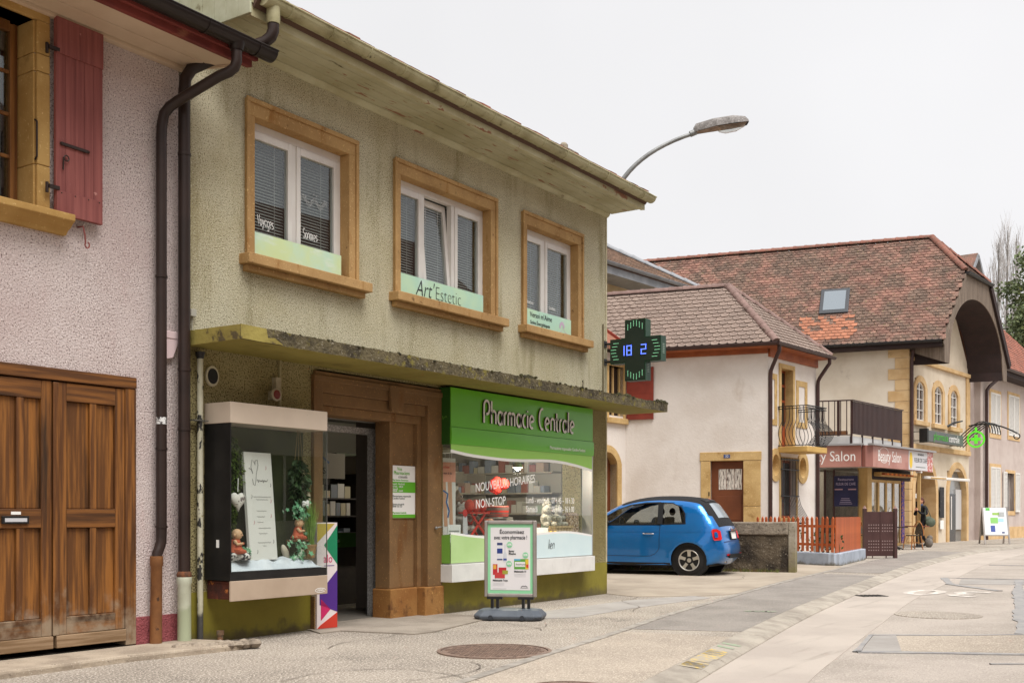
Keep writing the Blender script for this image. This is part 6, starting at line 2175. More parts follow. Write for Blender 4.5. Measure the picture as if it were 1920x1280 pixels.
for px_, oy in ((0.02, 0.0), (WW - 0.02, 0.0)):
    cor = EC if px_ < 1 else ER
    b0 = Vector((cor.x + (0.12 if px_ < 1 else -0.16), cor.y - 0.02, EZ - 0.04))
    pipe([tuple(b0), tuple(b0 + Vector((0, 0, -0.12))), tuple(b0 + Vector(((px_ - b0.x) * 0.25, 0.06, -0.2))), tuple(Vector((px_ - (b0.x - px_) * -0.1, -0.12, EZ - 0.52))), (px_, -0.07, EZ - 0.62), (px_, -0.06, EZ - 0.75), (px_, -0.06, 0.0)], 0.05, 'downpipe', m_brmet, wh)
# french window and blind window frames
def stone_frame(x0, x1, z0, z1, t, name, y0=-0.02, y1=0.0, parent=wh, sill=True, tm=None):
    q = MB()
    tm = tm or t
    q.box(x0, x0 + t, y0, y1, z0, z1)
    q.box(x1 - t, x1, y0, y1, z0, z1)
    q.box(x0 + t, x1 - t, y0, y1, z1 - tm, z1)
    if sill:
        q.box(x0 + t, x1 - t, y0, y1, z0, z0 + tm)
    return q.build(name, m_ywst, parent, bev=0.008)
stone_frame(0.02, 0.50, 3.40, 4.70, 0.15, 'blind_window_frame', -0.02, -0.0005)
stone_frame(1.62, 2.30, 3.42, 4.66, 0.15, 'blind_window_frame', -0.02, -0.0005)
fd = stone_frame(0.60, 1.52, 2.86, 5.0, 0.12, 'french_window', -0.03, 0.28, sill=False)
MB().box(0.73, 1.41, 0.20, 0.24, 2.86, 4.88).build('door_leaf', M('red brown door', (146, 70, 36), 0.6), fd)
for z0, z1 in ((3.45, 4.05), (4.12, 4.45), (4.52, 4.82)):
    MB().box(0.80, 1.06, 0.192, 0.1995, z0, z1).build('pane', M('dark pane', (44, 36, 34), 0.15), fd)
    MB().box(1.09, 1.35, 0.192, 0.1995, z0, z1).build('pane', MATS['dark pane'], fd)
lwn = stone_frame(0.62, 1.70, 0.98, 2.62, 0.10, 'lower_window', -0.025, 0.0, tm=0.08)
MB().box(0.72, 1.60, 0.15, 0.2, 1.05, 2.55).build('window_frame', M('red brown frame', (132, 66, 36), 0.6), lwn)
MB().box(0.78, 1.13, 0.142, 0.1495, 1.12, 2.48).build('pane', MATS['dark pane'], lwn)
MB().box(1.18, 1.54, 0.142, 0.1495, 1.12, 2.48).build('pane', MATS['dark pane'], lwn)
for cx_, cz in ((0.40, 2.40), (2.0, 2.38)):
    q = MB()
    n = 28
    for i in range(n):
        a0, a1 = 2 * math.pi * i / n, 2 * math.pi * (i + 1) / n
        P = lambda rx, rz, a, y: (cx_ + rx * math.cos(a), y, cz + rz * math.sin(a))
        q.face([P(0.35, 0.42, a0, -0.03), P(0.35, 0.42, a1, -0.03), P(0.2, 0.27, a1, -0.03), P(0.2, 0.27, a0, -0.03)])
        q.face([P(0.35, 0.42, a0, -0.03), P(0.35, 0.42, a1, -0.03), P(0.35, 0.42, a1, 0.0), P(0.35, 0.42, a0, 0.0)])
        q.face([P(0.2, 0.27, a0, -0.03), P(0.2, 0.27, a1, -0.03), P(0.15, 0.2, a1, 0.2), P(0.15, 0.2, a0, 0.2)])
    q.face([(cx_ + 0.15 * math.cos(2 * math.pi * i / n), 0.2, cz + 0.2 * math.sin(2 * math.pi * i / n)) for i in range(n)])
    q.build('oval_niche', m_ywst, wh)
# balcony
SB0, SB1, SBY = 0.55, 1.75, -0.80
bal = MB().box(SB0, SB1, SBY, -0.001, 2.72, 2.86).build('balcony', M('yellow painted slab', (214, 176, 104), 0.8, (196, 158, 90), 2), wh, bev=0.01)
m_wi = M('black wrought iron', (26, 26, 28), 0.5)
def belly(out, amp=0.22):
    pts = []
    for k in range(13):
        t = k / 12
        z = 2.88 + 1.0 * t
        o = amp * math.sin(math.pi * min(1, t / 0.62)) ** 1.2 if t < 0.62 else -0.02 * math.sin(math.pi * (t - 0.62) / 0.38)
        pts.append((o, z))
    return pts
bb = belly(0)
mbar = MB().tube([(0, -o, z - 2.88) for o, z in bb], 0.0085, 5).mesh('baluster', m_wi)
for k in range(15):
    x = SB0 + 0.05 + (SB1 - SB0 - 0.1) * k / 14
    put(mbar, 'baluster', bal, loc=(x, SBY + 0.03, 2.88))
for k in range(1, 8):
    y = SBY + 0.03 + 0.095 * k
    put(mbar, 'baluster', bal, loc=(SB0 + 0.03, y, 2.88), rot=(0, 0, R(-90)))
    put(mbar, 'baluster', bal, loc=(SB1 - 0.03, y, 2.88), rot=(0, 0, R(90)))
for z, w_ in ((3.88, 0.05), (3.82, 0.03), (2.89, 0.03)):
    q = MB()
    q.beam((SB0 + 0.005, SBY + 0.03, z), (SB1 - 0.005, SBY + 0.03, z), w_, 0.02)
    q.beam((SB0 + 0.03, SBY + 0.03, z), (SB0 + 0.03, 0, z), w_, 0.019)
    q.beam((SB1 - 0.03, SBY + 0.03, z), (SB1 - 0.03, 0, z), w_, 0.019)
    q.build('rail', m_wi, bal)
# bellied grille over the lower window
grl = MB().beam((0.64, -0.05, 2.56), (1.70, -0.05, 2.56), 0.02, 0.03).build('window_grille', m_wi, wh)
mg = MB().tube([(0, -0.05, 1.68), (0, -0.05, 0.9), (0, -0.05, 0.70), (0, -0.12, 0.45), (0, -0.26, 0.22), (0, -0.33, 0.10), (0, -0.30, 0.02), (0, -0.18, -0.02), (0, -0.05, 0.0)], 0.008, 5).mesh('grille_bar', m_wi)
for k in range(12):
    put(mg, 'grille_bar', grl, loc=(0.66 + k * 0.092, 0, 0.92))
for z in (2.30, 1.62):
    MB().beam((0.64, -0.052, z), (1.70, -0.052, z), 0.024, 0.024).build('cross_bar', m_wi, grl)
# side door in its stone surround
for nm, q in (('jamb_stone', (1.99, 2.24, -0.03, 0.25, 0.0, 2.50)), ('jamb_stone', (3.07, 3.50, -0.03, 0.25, 0.0, 1.35)), ('jamb_stone', (3.07, 3.50, -0.03, 0.25, 1.356, 2.50)), ('lintel_stone', (1.97, 3.52, -0.035, 0.25, 2.506, 2.73))):
    tf(MB().box(*q), LM).build(nm, m_ywst, wh, bev=0.012)
dd = tf(MB().box(2.242, 3.068, 0.10, 0.15, 0.3, 2.50), LM).build('door', m_brwood, wh)
for q in ((2.30, 3.01, 0.086, 0.0995, 1.0, 1.62), (2.30, 3.01, 0.086, 0.0995, 0.42, 0.92)):
    tf(MB().box(*q), LM).build('panel', m_brwood, dd, bev=0.012)
for k in range(3):
    x0 = 2.43 + k * 0.20
    tf(MB().box(x0, x0 + 0.185, 0.092, 0.0995, 1.78, 2.30), LM).build('pane', M('curtained pane', (214, 206, 196), 0.4, (90, 74, 66), 6, (0.5, 0.58), mp=(8, 8, 1)), dd)
q = MB()
q.box(2.31, 2.35, 0.084, 0.0995, 0.98, 1.22)
q.tube([(2.33, 0.075, 1.14), (2.33, 0.05, 1.14), (2.43, 0.05, 1.14)], 0.011, 6)
tf(q, LM).build('door_handle', M('steel', (190, 188, 184), 0.3, metal=0.8), dd)
np_ = tf(MB().box(2.58, 2.74, -0.042, -0.0355, 2.575, 2.665), LM).build('number_plate', M('blue enamel', (70, 84, 130), 0.4), wh)
o = text('32', 0.085, m_white, np_, (0, 0, 0), align='CENTER')
o.matrix_local = LM @ Matrix.Translation((2.66, -0.044, 2.592)) @ Matrix.Rotation(R(90), 4, 'X')
tf(MB().box(2.19, 2.22, -0.045, -0.031, 1.62, 1.72), LM).build('door_bell', m_black, wh)
tf(MB().box(2.1, 3.2, -0.5, -0.001, -0.05, 0.15), LM).build('door_step', m_conc, wh)
tf(MB().box(2.15, 3.15, -0.3, -0.001, 0.151, 0.3), LM).build('door_step', m_conc, wh)
# red shutter folded against the side wall
shw = tf(MB().box(0.04, 0.76, -0.06, -0.02, 3.62, 4.98), LM).build('shutter', m_redwd, wh, bev=0.004)
tf(MB().box(0.08, 0.72, -0.066, -0.0605, 4.30, 4.36), LM).build('batten', m_redwd, shw)
tf(MB().box(0.08, 0.72, -0.066, -0.0605, 3.75, 3.81), LM).build('batten', m_redwd, shw)
# wing beside the yard
OC = EL * LL
w = MB()
w.wall(OC.x - 4.0, OC.x - 0.001, -0.1, EZ - 0.05, [(OC.x - 0.80, OC.x - 0.12, 3.70, 4.98), (OC.x - 1.3, OC.x - 0.42, -0.2, 2.80)], OC.y, OC.y + 0.3)
w.build('wing_wall', m_wht, wh)
q = MB()
for a in ((OC.x - 0.92, OC.x - 0.80), (OC.x - 0.12, OC.x - 0.02)):
    q.box(a[0], a[1], OC.y - 0.03, OC.y + 0.2, 3.64, 5.10)
q.box(OC.x - 0.80, OC.x - 0.12, OC.y - 0.03, OC.y + 0.2, 4.98, 5.10)
q.box(OC.x - 0.95, OC.x, OC.y - 0.10, OC.y + 0.2, 3.50, 3.639)
wwn = q.build('wing_window', m_ywst, wh, bev=0.01)
MB().box(OC.x - 0.79, OC.x - 0.13, OC.y + 0.12, OC.y + 0.16, 3.65, 4.97).build('pane', MATS['dark pane'], wwn)
for x in (OC.x - 0.79, OC.x - 0.49, OC.x - 0.19):
    MB().box(x, x + 0.06, OC.y + 0.08, OC.y + 0.119, 3.65, 4.97).build('window_bar', m_ywst, wwn)
q = MB()
arch_frame(q, OC.x - 1.3, OC.x - 0.42, 0, 2.45, 0.30, 0.2, OC.y - 0.03, OC.y + 0.3)
adr = q.build('arched_doorway', m_ywst, wh)
q = MB()
arch_fill(q, OC.x - 1.3, OC.x - 0.42, 0, 2.45, 0.30, OC.y + 0.2)
q.build('door_leaf', m_brwood, adr)
wr = MB()
wr.pX([(OC.y - 0.35, EZ - 0.05), (OC.y - 0.35, EZ + 0.05), (OC.y + 2.0, EZ + 1.7), (OC.y + 2.0, EZ + 1.55)], OC.x - 4.2, OC.x - 0.3)
wr.build('wing_roof', m_tileR, wh)
q = MB()
q.beam((OC.x - 0.28, OC.y - 0.4, EZ + 0.02), (OC.x - 0.28, OC.y + 2.0, EZ + 1.72), 0.06, 0.12)
q.build('verge_board', m_redwd, wh)

# ---------------------------------------------- house behind, grey eave
g5 = thing('grey_eaved_house', 'house behind the white one with a grey boxed eave and brown roof', 'building', (29.76, 16.69, 0), R(ADEG))
MB().box(-8, 6.0, 0.9, 8.0, -0.1, 8.7).build('wall', M('cream render', (204, 184, 150), 0.9, (186, 164, 128), 1.5), g5)
m_zinc = M('grey zinc', (140, 142, 146), 0.5, (120, 122, 126), 2)
MB().box(-8, 6.3, 0.0, 0.9, 8.62, 8.74).build('soffit', m_zinc, g5)
MB().box(-8, 6.3, -0.05, 0.0, 8.60, 8.84).build('fascia', m_zinc, g5)
gutter_run(g5, (-8, -0.13, 8.93), (6.3, -0.13, 8.93), 0.08, m_zinc)
m_br5 = M('mixed brown tile', (132, 106, 88), 0.85, (104, 84, 70), 3, speck=((160, 128, 104), 14, 0.56, 0.68), island=0.25)
tile_roof(g5, [(-6, -0.1, 8.9), (6.3, -0.1, 8.9), (3.6, 3.6, 11.0), (-6, 3.6, 11.0)], 0.28, 0.30, m_br5, 0, 'g5')
MB().raw([(6.3, -0.1, 8.9), (6.3, 8, 8.9), (3.6, 3.6, 11.0)], [(0, 1, 2)]).build('hip_roof', m_br5, g5)
ridge_line(g5, (6.3, -0.1, 8.95), (3.6, 3.6, 11.05), 0.12, 0.5, m_zinc)

# ---------------------------------------------- big old house with the arched gable
b4 = thing('big_roof_house', 'big old house with mossy red tile roof and dark arched wooden gable', 'building', (43.212, 11.049, 0), R(ADEG))
m_crw = M('cream house render', (216, 202, 182), 0.9, (202, 186, 164), 1.2, streak=((184, 166, 142), 1.2, 0.58, 0.8, (1, 1, 0.5)), bump=0.2, bs=20)
m_pnst = M('peach dressed stone', (212, 180, 134), 0.85, (194, 158, 110), 2, streak=((160, 124, 84), 2.5, 0.6, 0.78), bump=0.2, bs=30)
m_vwood = M('grey weathered boards', (128, 112, 98), 0.8, (100, 86, 74), 1.0, (0.35, 0.65), mp=(16, 16, 0.7), bump=0.2, bs=1.5, bmp=(20, 20, 1))
m_dkwood = M('dark stained boards', (52, 36, 34), 0.8, (42, 30, 28), 2)
FWd, EZ4, RZ4 = 7.4, 7.45, 12.4
CXR = 3.75
w = MB()
WIN = [(0.75, 1.72), (2.86, 3.83), (4.85, 5.80)]
w.wall(0, FWd, -0.1, EZ4, [(a - 0.1, b + 0.1, 4.80, 6.42) for a, b in WIN] + [(0.45, 3.05, -0.2, 2.95), (4.5, 7.0, -0.2, 2.95)], 0, 0.35)
w.build('street_wall', m_crw, b4)
gw = MB()
gw.pY([(0, EZ4), (FWd, EZ4), (FWd - 0.45, 7.95), (5.6, 9.5), (3.75, 10.4), (1.9, 9.5), (0.45, 7.95)], 0.02, 0.3)
gw.build('gable_wall', m_crw, b4)
LM4 = long_frame((0, 0, 0), 13.0)
w = MB()
w.wall(0, 12.999, -0.1, EZ4, [], 0, 0.35)
tf(w, LM4).build('side_wall', M('side render', (222, 210, 192), 0.9, (210, 196, 176), 0.9, streak=((176, 160, 140), 1.0, 0.62, 0.8)), b4)
w = MB()
p0, p1 = Vector((FWd, 0.35, 0)), Vector((FWd, 0, 0)) + EL * 13
w.raw([(p0.x, p0.y, -0.1), (p1.x, p1.y, -0.1), (p1.x, p1.y, EZ4), (p0.x, p0.y, EZ4)], [(0, 1, 2, 3)])
w.build('far_wall', m_crw, b4)
# quoins
z = 0.0
k = 0
while z < 7.3:
    hh = 0.42
    wl_ = 0.75 if k % 2 else 0.5
    q = MB()
    q.box(-0.012, wl_ * 0.6, -0.03, -0.0005, z, z + hh - 0.012)
    q.build('quoin_stone', m_pnst, b4, bev=0.012)
    q = MB()
    q.box(13.0 - wl_, 13.03, -0.03, -0.0005, z, z + hh - 0.012)
    tf(q, LM4).build('quoin_stone', m_pnst, b4, bev=0.012)
    z += hh
    k += 1
for z0, z1, y in ((3.66, 3.86, -0.10), (7.02, 7.18, -0.12)):
    MB().box(0.0, FWd, y, -0.0005, z0, z1).build('string_course', m_pnst, b4, bev=0.02)
MB().box(6.95, 7.42, -0.06, -0.0006, 3.87, 7.01).build('corner_pilaster', m_pnst, b4, bev=0.012)
for i, (a, b_) in enumerate(WIN):
    q = MB()
    arch_frame(q, a, b_, 4.78, 6.10, 0.22, 0.26, -0.05, 0.2)
    wnd = q.build('window', m_pnst, b4)
    MB().box(a - 0.32, b_ + 0.32, -0.14, 0.2, 4.60, 4.779).build('sill', m_pnst, wnd, bev=0.012)
    g = MB()
    arch_fill(g, a, b_, 4.78, 6.10, 0.22, 0.09)
    g.build('pane', M('brown curtained pane', (92, 72, 62), 0.2, (70, 56, 50), 3), wnd)
    fr_ = MB()
    arch_frame(fr_, a + 0.06, b_ - 0.06, 4.84, 6.08, 0.18, 0.07, 0.02, 0.085)
    mid = (a + b_) / 2
    fr_.box(mid - 0.03, mid + 0.03, 0.02, 0.08, 4.80, 6.28)
    for zz in (5.2, 5.62, 6.02):
        fr_.box(a + 0.04, b_ - 0.04, 0.03, 0.08, zz, zz + 0.03)
    fr_.box(a, b_, 0.02, 0.08, 4.78, 4.85)
    fr_.build('window_frame', m_pvc, wnd)
for i, (a, b_) in enumerate(((0.55, 2.95), (4.62, 6.9))):
    q = MB()
    arch_frame(q, a, b_, 0.0, 1.95, (b_ - a) / 2, 0.28, -0.06, 0.6 if i == 0 else 0.2)
    ar = q.build('arched_doorway', m_pnst, b4)
    if i == 1:
        g = MB()
        arch_fill(g, a, b_, 0.0, 1.95, (b_ - a) / 2, 0.18)
        g.build('glass_front', M('grey shop glass', (116, 118, 118), 0.12, (150, 150, 148), 0.6), ar)
        MB().box(a + 0.1, a + 1.4, 0.13, 0.179, 0.0, 2.0).build('glass_door', M('dark shop door', (58, 58, 60), 0.2), ar)
        MB().box(a + 1.42, b_ - 0.1, 0.13, 0.179, 0.5, 2.2).build('white_panel', M('white film', (196, 194, 192), 0.4), ar)
        MB().box(a + 0.75, a + 0.85, 0.11, 0.1295, 0.5, 1.9).build('handle', m_pvc, ar)
    else:
        g = MB()
        arch_fill(g, a, b_, 0.0, 1.95, (b_ - a) / 2, 0.58)
        g.build('back_wall', M('brown stained recess', (150, 112, 70), 0.9, (110, 78, 48), 2), ar)
        MB().box(a, a + 0.95, 0.52, 0.579, 0.0, 2.2).build('dark_door', m_dkwood, ar)
        MB().box(2.15, 2.55, 0.40, 0.579, 1.15, 1.65).build('letter_box', m_black, ar)
        MB().box(2.2, 2.5, 0.56, 0.579, 1.8, 1.98).build('notice', m_white, ar)
mbd = MB().box(3.35, 3.85, -0.09, -0.0615, 1.0, 2.25).build('menu_board', M('chalk board', (40, 40, 42), 0.7, (120, 118, 116), 9, (0.62, 0.68)), b4)
MB().box(3.4, 3.8, -0.09, -0.0615, 0.55, 0.9).build('notice', m_white, mbd)
# roof with half-hip and arched wooden gable
OVS, OVF = 0.62, -1.30
slope = (RZ4 - EZ4 - 0.2) / (CXR + OVS)
def at_uz(u, v):      # roof point: cross position u, depth v along EL
    z = EZ4 + 0.2 + (u + OVS) * slope if u <= CXR else RZ4 - (u - CXR) * slope
    return Vector((u, 0, 0)) + EL * (v / EL.y) + Vector((0, 0, z))
HU = 2.15                                                  # where the half-hip eave meets the slope
Lf, Lh, Rt = at_uz(-OVS, OVF), at_uz(HU, OVF), at_uz(CXR, 0.35)
Rb, Lb = at_uz(CXR, 13.0), at_uz(-OVS, 13.0)
m_redt = M('mossy red tile', (128, 92, 80), 0.88, (100, 82, 71), 1.3, (0.34, 0.62), speck=((104, 96, 62), 8, 0.60, 0.72), speck2=((186, 148, 124), 22, 0.58, 0.68), bump=0.4, bs=40, island=0.3)
sky_s, sky_t = 4.9, 1.9
skylight_hole = None
e1, e2, nr, pl4 = tile_roof(b4, [Lb, Lf, Lh, Rt, Rb], 0.235, 0.175, m_redt, 0, 'r', jit=0.008)
UH = at_uz(2 * CXR - HU, OVF)
Rf2, Rb2 = at_uz(2 * CXR + OVS, OVF), at_uz(2 * CXR + OVS, 13.0)
q = MB()
q.raw([tuple(UH), tuple(Rf2), tuple(Rb2), tuple(Rb), tuple(Rt)], [(0, 1, 2, 3, 4)])
q.build('far_slope', M('far red roof', (150, 98, 80), 0.88, (120, 88, 72), 3, island=0.1), b4)
tile_roof(b4, [Lh, UH, Rt], 0.235, 0.175, m_redt, 0, 'r', jit=0.008)
m_rridge = M('red ridge tile', (140, 92, 78), 0.85, (112, 82, 70), 4, speck=((150, 140, 110), 12, 0.6, 0.7), rnd=0.15)
ridge_line(b4, Lh + Vector((0, 0, 0.05)), Rt + Vector((0, 0, 0.05)), 0.13, 0.42, m_rridge)
ridge_line(b4, UH + Vector((0, 0, 0.05)), Rt + Vector((0, 0, 0.05)), 0.13, 0.42, m_rridge)
ridge_line(b4, Rt + Vector((0, 0, 0.05)), Rb + Vector((0, 0, 0.05)), 0.13, 0.45, m_rridge)
m_dgt = M('black gutter', (38, 34, 34), 0.45)
gutter_run(b4, Lb + NOUT * 0.08, Lf + NOUT * 0.08, 0.09, m_dgt)
q = MB()
q.beam(Lb + Vector((0.02, 0, -0.12)), Lf + Vector((0.02, 0, -0.12)), 0.05, 0.2)
q.build('fascia', m_dkwood, b4)
q = MB()
q.raw([tuple(Lb - Vector((0, 0, 0.2))), tuple(Lf - Vector((0, 0, 0.2))), (0, OVF, EZ4 - 0.05), tuple(EL * 13 + Vector((0, 0, EZ4 - 0.05)))], [(0, 1, 2, 3)])
q.build('soffit', m_dkwood, b4)
gutter_run(b4, Lh + Vector((-0.05, -0.1, -0.02)), UH + Vector((0.05, -0.1, -0.02)), 0.10, m_dgt)
# wooden gable front with arch opening: boards
fx0, fx1 = Lf.x + 0.25, Rf2.x - 0.25
def topz(x):
    return min(EZ4 + 0.2 + (x - Lf.x) * slope if x < Lf.x + CXR + OVS else RZ4 - (x - (Lf.x + CXR + OVS)) * slope, Lh.z) - 0.06
acx = (fx0 + fx1) / 2
AW, AZ0, ARZ = (fx1 - fx0) / 2 - 0.62, EZ4 - 0.25, 2.55
def archz(x, y=None):
    t = (x - acx) / AW
    return AZ0 + ARZ * math.sqrt(max(0, 1 - abs(t) ** 2.05)) if abs(t) < 1 else AZ0 - 0.35
nb = 44
gv = MB().box(acx - 0.02, acx + 0.02, OVF - 0.03, OVF - 0.021, archz(acx) + 0.001, Lh.z - 0.07).build('gable_front', m_vwood, b4)
for i in range(nb):
    xa, xb = fx0 + (fx1 - fx0) * i / nb, fx0 + (fx1 - fx0) * (i + 1) / nb - 0.008
    za, zb = archz(xa), archz(xb)
    ta, tb_ = topz(xa), topz(xb)
    if min(ta - za, tb_ - zb) < 0.02:
        continue
    q = MB()
    q.pY([(xa, za), (xb, zb), (xb, tb_), (xa, ta)], OVF - 0.02, OVF + 0.01)
    q.build('board', m_vwood, gv)
# vault behind the arch: dark boards running front to back
q = MB()
nv = 40
ex_ = EL * (-OVF / EL.y)
for i in range(nv):
    xa, xb = acx - AW + 2 * AW * i / nv, acx - AW + 2 * AW * (i + 1) / nv
    pa, pb = Vector((xa, OVF + 0.011, archz(xa + 1e-4) )), Vector((xb, OVF + 0.011, archz(xb - 1e-4)))
    q.face([pa, pb, pb + ex_, pa + ex_])
for xx in (acx - AW, acx + AW):
    pa = Vector((xx, OVF + 0.011, AZ0 - 0.35))
    pb = Vector((xx, OVF + 0.011, AZ0 + 0.02))
    q.face([pa, pb, pb + ex_, pa + ex_])
q.build('gable_vault', m_dkwood, b4)
for sgn, p_, q_ in ((1, Rf2, UH),):
    qb = MB()
    qb.beam(Vector(p_) + Vector((-0.02, -0.06, -0.12)), Vector(q_) + Vector((0, -0.06, -0.12)), 0.12, 0.30)
    qb.build('verge_board', m_dkwood, b4)
    qb = MB()
    qb.beam(Vector(Lf) + Vector((0.05, -0.04, -0.13)), Vector(Lh) + Vector((0.02, -0.04, -0.13)), 0.03, 0.16)
    qb.build('verge_board', m_vwood, b4)
qb = MB()
qb.pX([(OVF, EZ4 - 0.6), (OVF, EZ4 + 0.1), (-0.01, EZ4 + 0.1), (-0.01, EZ4 - 0.1)], Lf.x + 0.25, Lf.x + 0.55)
qb.build('eave_box', m_vwood, b4)
# skylight
c = Lf - e1 * 4.0 + e2 * 2.6
ms = Matrix((e1, e2, nr)).transposed().to_4x4()
ms.translation = c
skl = tf(MB().box(-0.56, 0.56, -0.76, 0.76, 0.0, 0.13), ms).build('skylight', M('dark skylight frame', (60, 62, 66), 0.5), b4, bev=0.02)
tf(MB().box(-0.42, 0.42, -0.58, 0.60, 0.1305, 0.14), ms).build('pane', M('pale skylight glass', (130, 138, 144), 0.12), skl)
q = MB()
for i in range(9):
    for j in range(8):
        if random.random() < 0.12 + 0.06 * abs(i - 4):
            continue
        q.raw([ms @ Vector((x + (i - 5.0) * 0.235 + (j % 2) * 0.117, y - 1.08 - j * 0.175, zz + 0.02)) for x, y, zz in tile_mesh(0.235, 0.175 * 1.9, 0.026, m_redt, 'r')[0].v], tile_mesh(0.235, 0.175 * 1.9, 0.026, m_redt, 'r')[0].f)
tag(q.build('newer_tiles', M('newer orange tile', (168, 112, 86), 0.85, (156, 102, 78), 3, island=0.2), b4), kind='stuff')
q = MB()
cp_ = at_uz(CXR + 0.5, 1.2)
q.box(cp_.x - 0.35, cp_.x + 0.35, cp_.y - 0.4, cp_.y + 0.4, cp_.z - 0.4, cp_.z + 0.35)
q.pY([(cp_.x - 0.42, cp_.z + 0.35), (cp_.x + 0.42, cp_.z + 0.35), (cp_.x, cp_.z + 0.75)], cp_.y - 0.45, cp_.y + 0.45)
q.build('chimney', M('chimney stone', (150, 134, 118), 0.9, (104, 94, 78), 6), b4)
cp2 = at_uz(CXR + 0.3, 3.6)
MB().lathe([(0.2, -0.2), (0.2, 0.25), (0.28, 0.27), (0.24, 0.45), (0.05, 0.5)], tuple(cp2), 10).build('vent_cowl', m_black, b4, smooth=True)
pipe([(-0.02, -0.16, EZ4 - 0.05), (-0.02, -0.12, EZ4 - 0.5), (-0.02, -0.12, 3.2)], 0.07, 'downpipe', m_brmet, b4)
# sign board and iron bracket with the lit green cross
sgb = thing('pharmacy_sign_board', 'long dark shop sign with green lettering above the arches of the big house', 'sign', (43.212, 11.049, 0), R(ADEG))
MB().box(0.62, 5.0, -0.50, -0.28, 3.95, 4.38).build('board', M('grey sign box', (92, 94, 94), 0.5), sgb, bev=0.01)
m_gt = M('bright green print', (70, 170, 50), 0.5)
text('pharmacie', 0.42, m_gt, sgb, (1.3, -0.51, 4.05), sx=1.0)
text('centrale', 0.42, m_white, sgb, (3.15, -0.51, 4.05), sx=0.95)
MB().box(0.45, 0.61, -0.55, -0.24, 3.9, 4.43).build('end_bracket', m_black, sgb)
for z in (3.98, 4.32):
    MB().beam((0.5, -0.24, z), (0.5, 0, z), 0.03, 0.03).build('stay', m_black, sgb)
    MB().beam((4.8, -0.28, z), (4.8, 0, z), 0.03, 0.03).build('stay', m_black, sgb)
ib = thing('iron_sign_bracket', 'curved wrought iron bracket carrying the round green cross sign', 'bracket', (43.212, 11.049, 0), R(ADEG))
for k in range(5):
    x = 5.0 + k * 0.38
    q = MB()
    q.tube([(x + 0.1 * t, -1.5 * math.sin(R(90 * t)) ** 1.0 - 0.02, 4.0 + 0.95 * math.sin(R(150 * t))) for t in [i / 14 for i in range(15)]], 0.022, 6)
    q.build('iron_arc', m_wi, ib)
q = MB()
q.tube([(7.2 - 0.15 * t, -0.05 - 2.0 * t, 4.95 + 0.12 * math.sin(R(180 * t)) - 0.4 * t * t) for t in [i / 12 for i in range(13)]], 0.035, 6)
q.build('main_arm', m_wi, ib)
q = MB()
q.tube([(7.04, -2.05 + 0.12 * math.cos(R(a)), 4.42 + 0.12 * math.sin(R(a))) for a in range(90, 400, 25)], 0.025, 6)
q.build('scroll', m_wi, ib)
q = MB()
for k in range(2):
    q.tube([(3.9 + k * 0.2, -0.02, 4.65), (4.3 + k * 0.2, -0.3, 4.9), (4.7, -0.55, 4.98)], 0.03, 6)
q.build('lamp_arm', m_wi, ib)
gr = thing('green_cross_sign', 'round bright green ring sign with a cross hanging from the iron bracket', 'cross sign', (48.75, 9.75, 4.27), R(-76))
gr.scale = (0.88, 0.88, 0.88)
m_gl = M('lit green plastic', (90, 200, 40), 0.4, emit=((90, 210, 40), 0.2))
q = MB()
n = 32
for r0, r1 in ((0.40, 0.32),):
    for i in range(n):
        a0, a1 = 2 * math.pi * i / n, 2 * math.pi * (i + 1) / n
        P = lambda r, a, y: (r * math.cos(a), y, r * math.sin(a))
        for y in (-0.06, 0.06):
            q.face([P(r0, a0, y), P(r0, a1, y), P(r1, a1, y), P(r1, a0, y)])
        q.face([P(r0, a0, -0.06), P(r0, a1, -0.06), P(r0, a1, 0.06), P(r0, a0, 0.06)])
        q.face([P(r1, a0, -0.06), P(r1, a1, -0.06), P(r1, a1, 0.06), P(r1, a0, 0.06)])
q.build('ring', m_gl, gr)
q = MB()
q.box(-0.075, 0.075, -0.05, 0.05, -0.22, 0.22)
q.box(-0.22, -0.0751, -0.05, 0.05, -0.075, 0.075)
q.box(0.0751, 0.22, -0.05, 0.05, -0.075, 0.075)
q.build('cross', m_gl, gr, bev=0.02)
MB().box(-0.32, 0.32, 0.02, 0.03, -0.012, 0.012).build('cross_stay', m_gl, gr)
MB().box(-0.05, 0.05, -0.04, 0.04, 0.401, 0.56).build('hanger', m_gl, gr)

# ---------------------------------------------- salon with terrace in front of the big house
m_fasc = M('copper pink fascia', (164, 110, 98), 0.45, (180, 130, 118), 0.8, (0.42, 0.58))
m_pale = M('pale grey parapet', (186, 184, 182), 0.7, (170, 168, 166), 2)
so = thing('salon_annex', 'low shop annex with pink fascia and railed terrace in front of the big house', 'building', (35.83, 10.43, 0), R(ADEG))
JX, JY = 1.75, 0.75       # glass front corner in the annex frame
FZ0_, FZ1_ = 2.68, 3.38
q = MB()
q.box(0.14, 5.9, -0.1, 0.0, FZ0_, FZ1_)
q.build('street_fascia', m_fasc, so, bev=0.01)
LMs = long_frame((0.0, 0.1, 0), 3.5)
tf(MB().box(0, 3.38, -0.1, 0.0, FZ0_, FZ1_), LMs).build('side_fascia', m_fasc, so, bev=0.01)
q = MB()
q.pZ([(0.14, -0.1), (-0.09, 0.06), (-0.05, 0.2), (0.14, 0.0)], FZ0_, FZ1_)
q.build('corner_fascia', M('dull copper corner', (150, 100, 90), 0.5), so)
q = MB()
rfp = [Vector((0.05, 0.0, 0)), Vector((5.9, 0.0, 0)), Vector((5.9, 1.2, 0)), Vector((6.2, 3.5, 0)), Vector((0, 0.1, 0)) + EL * 3.5]
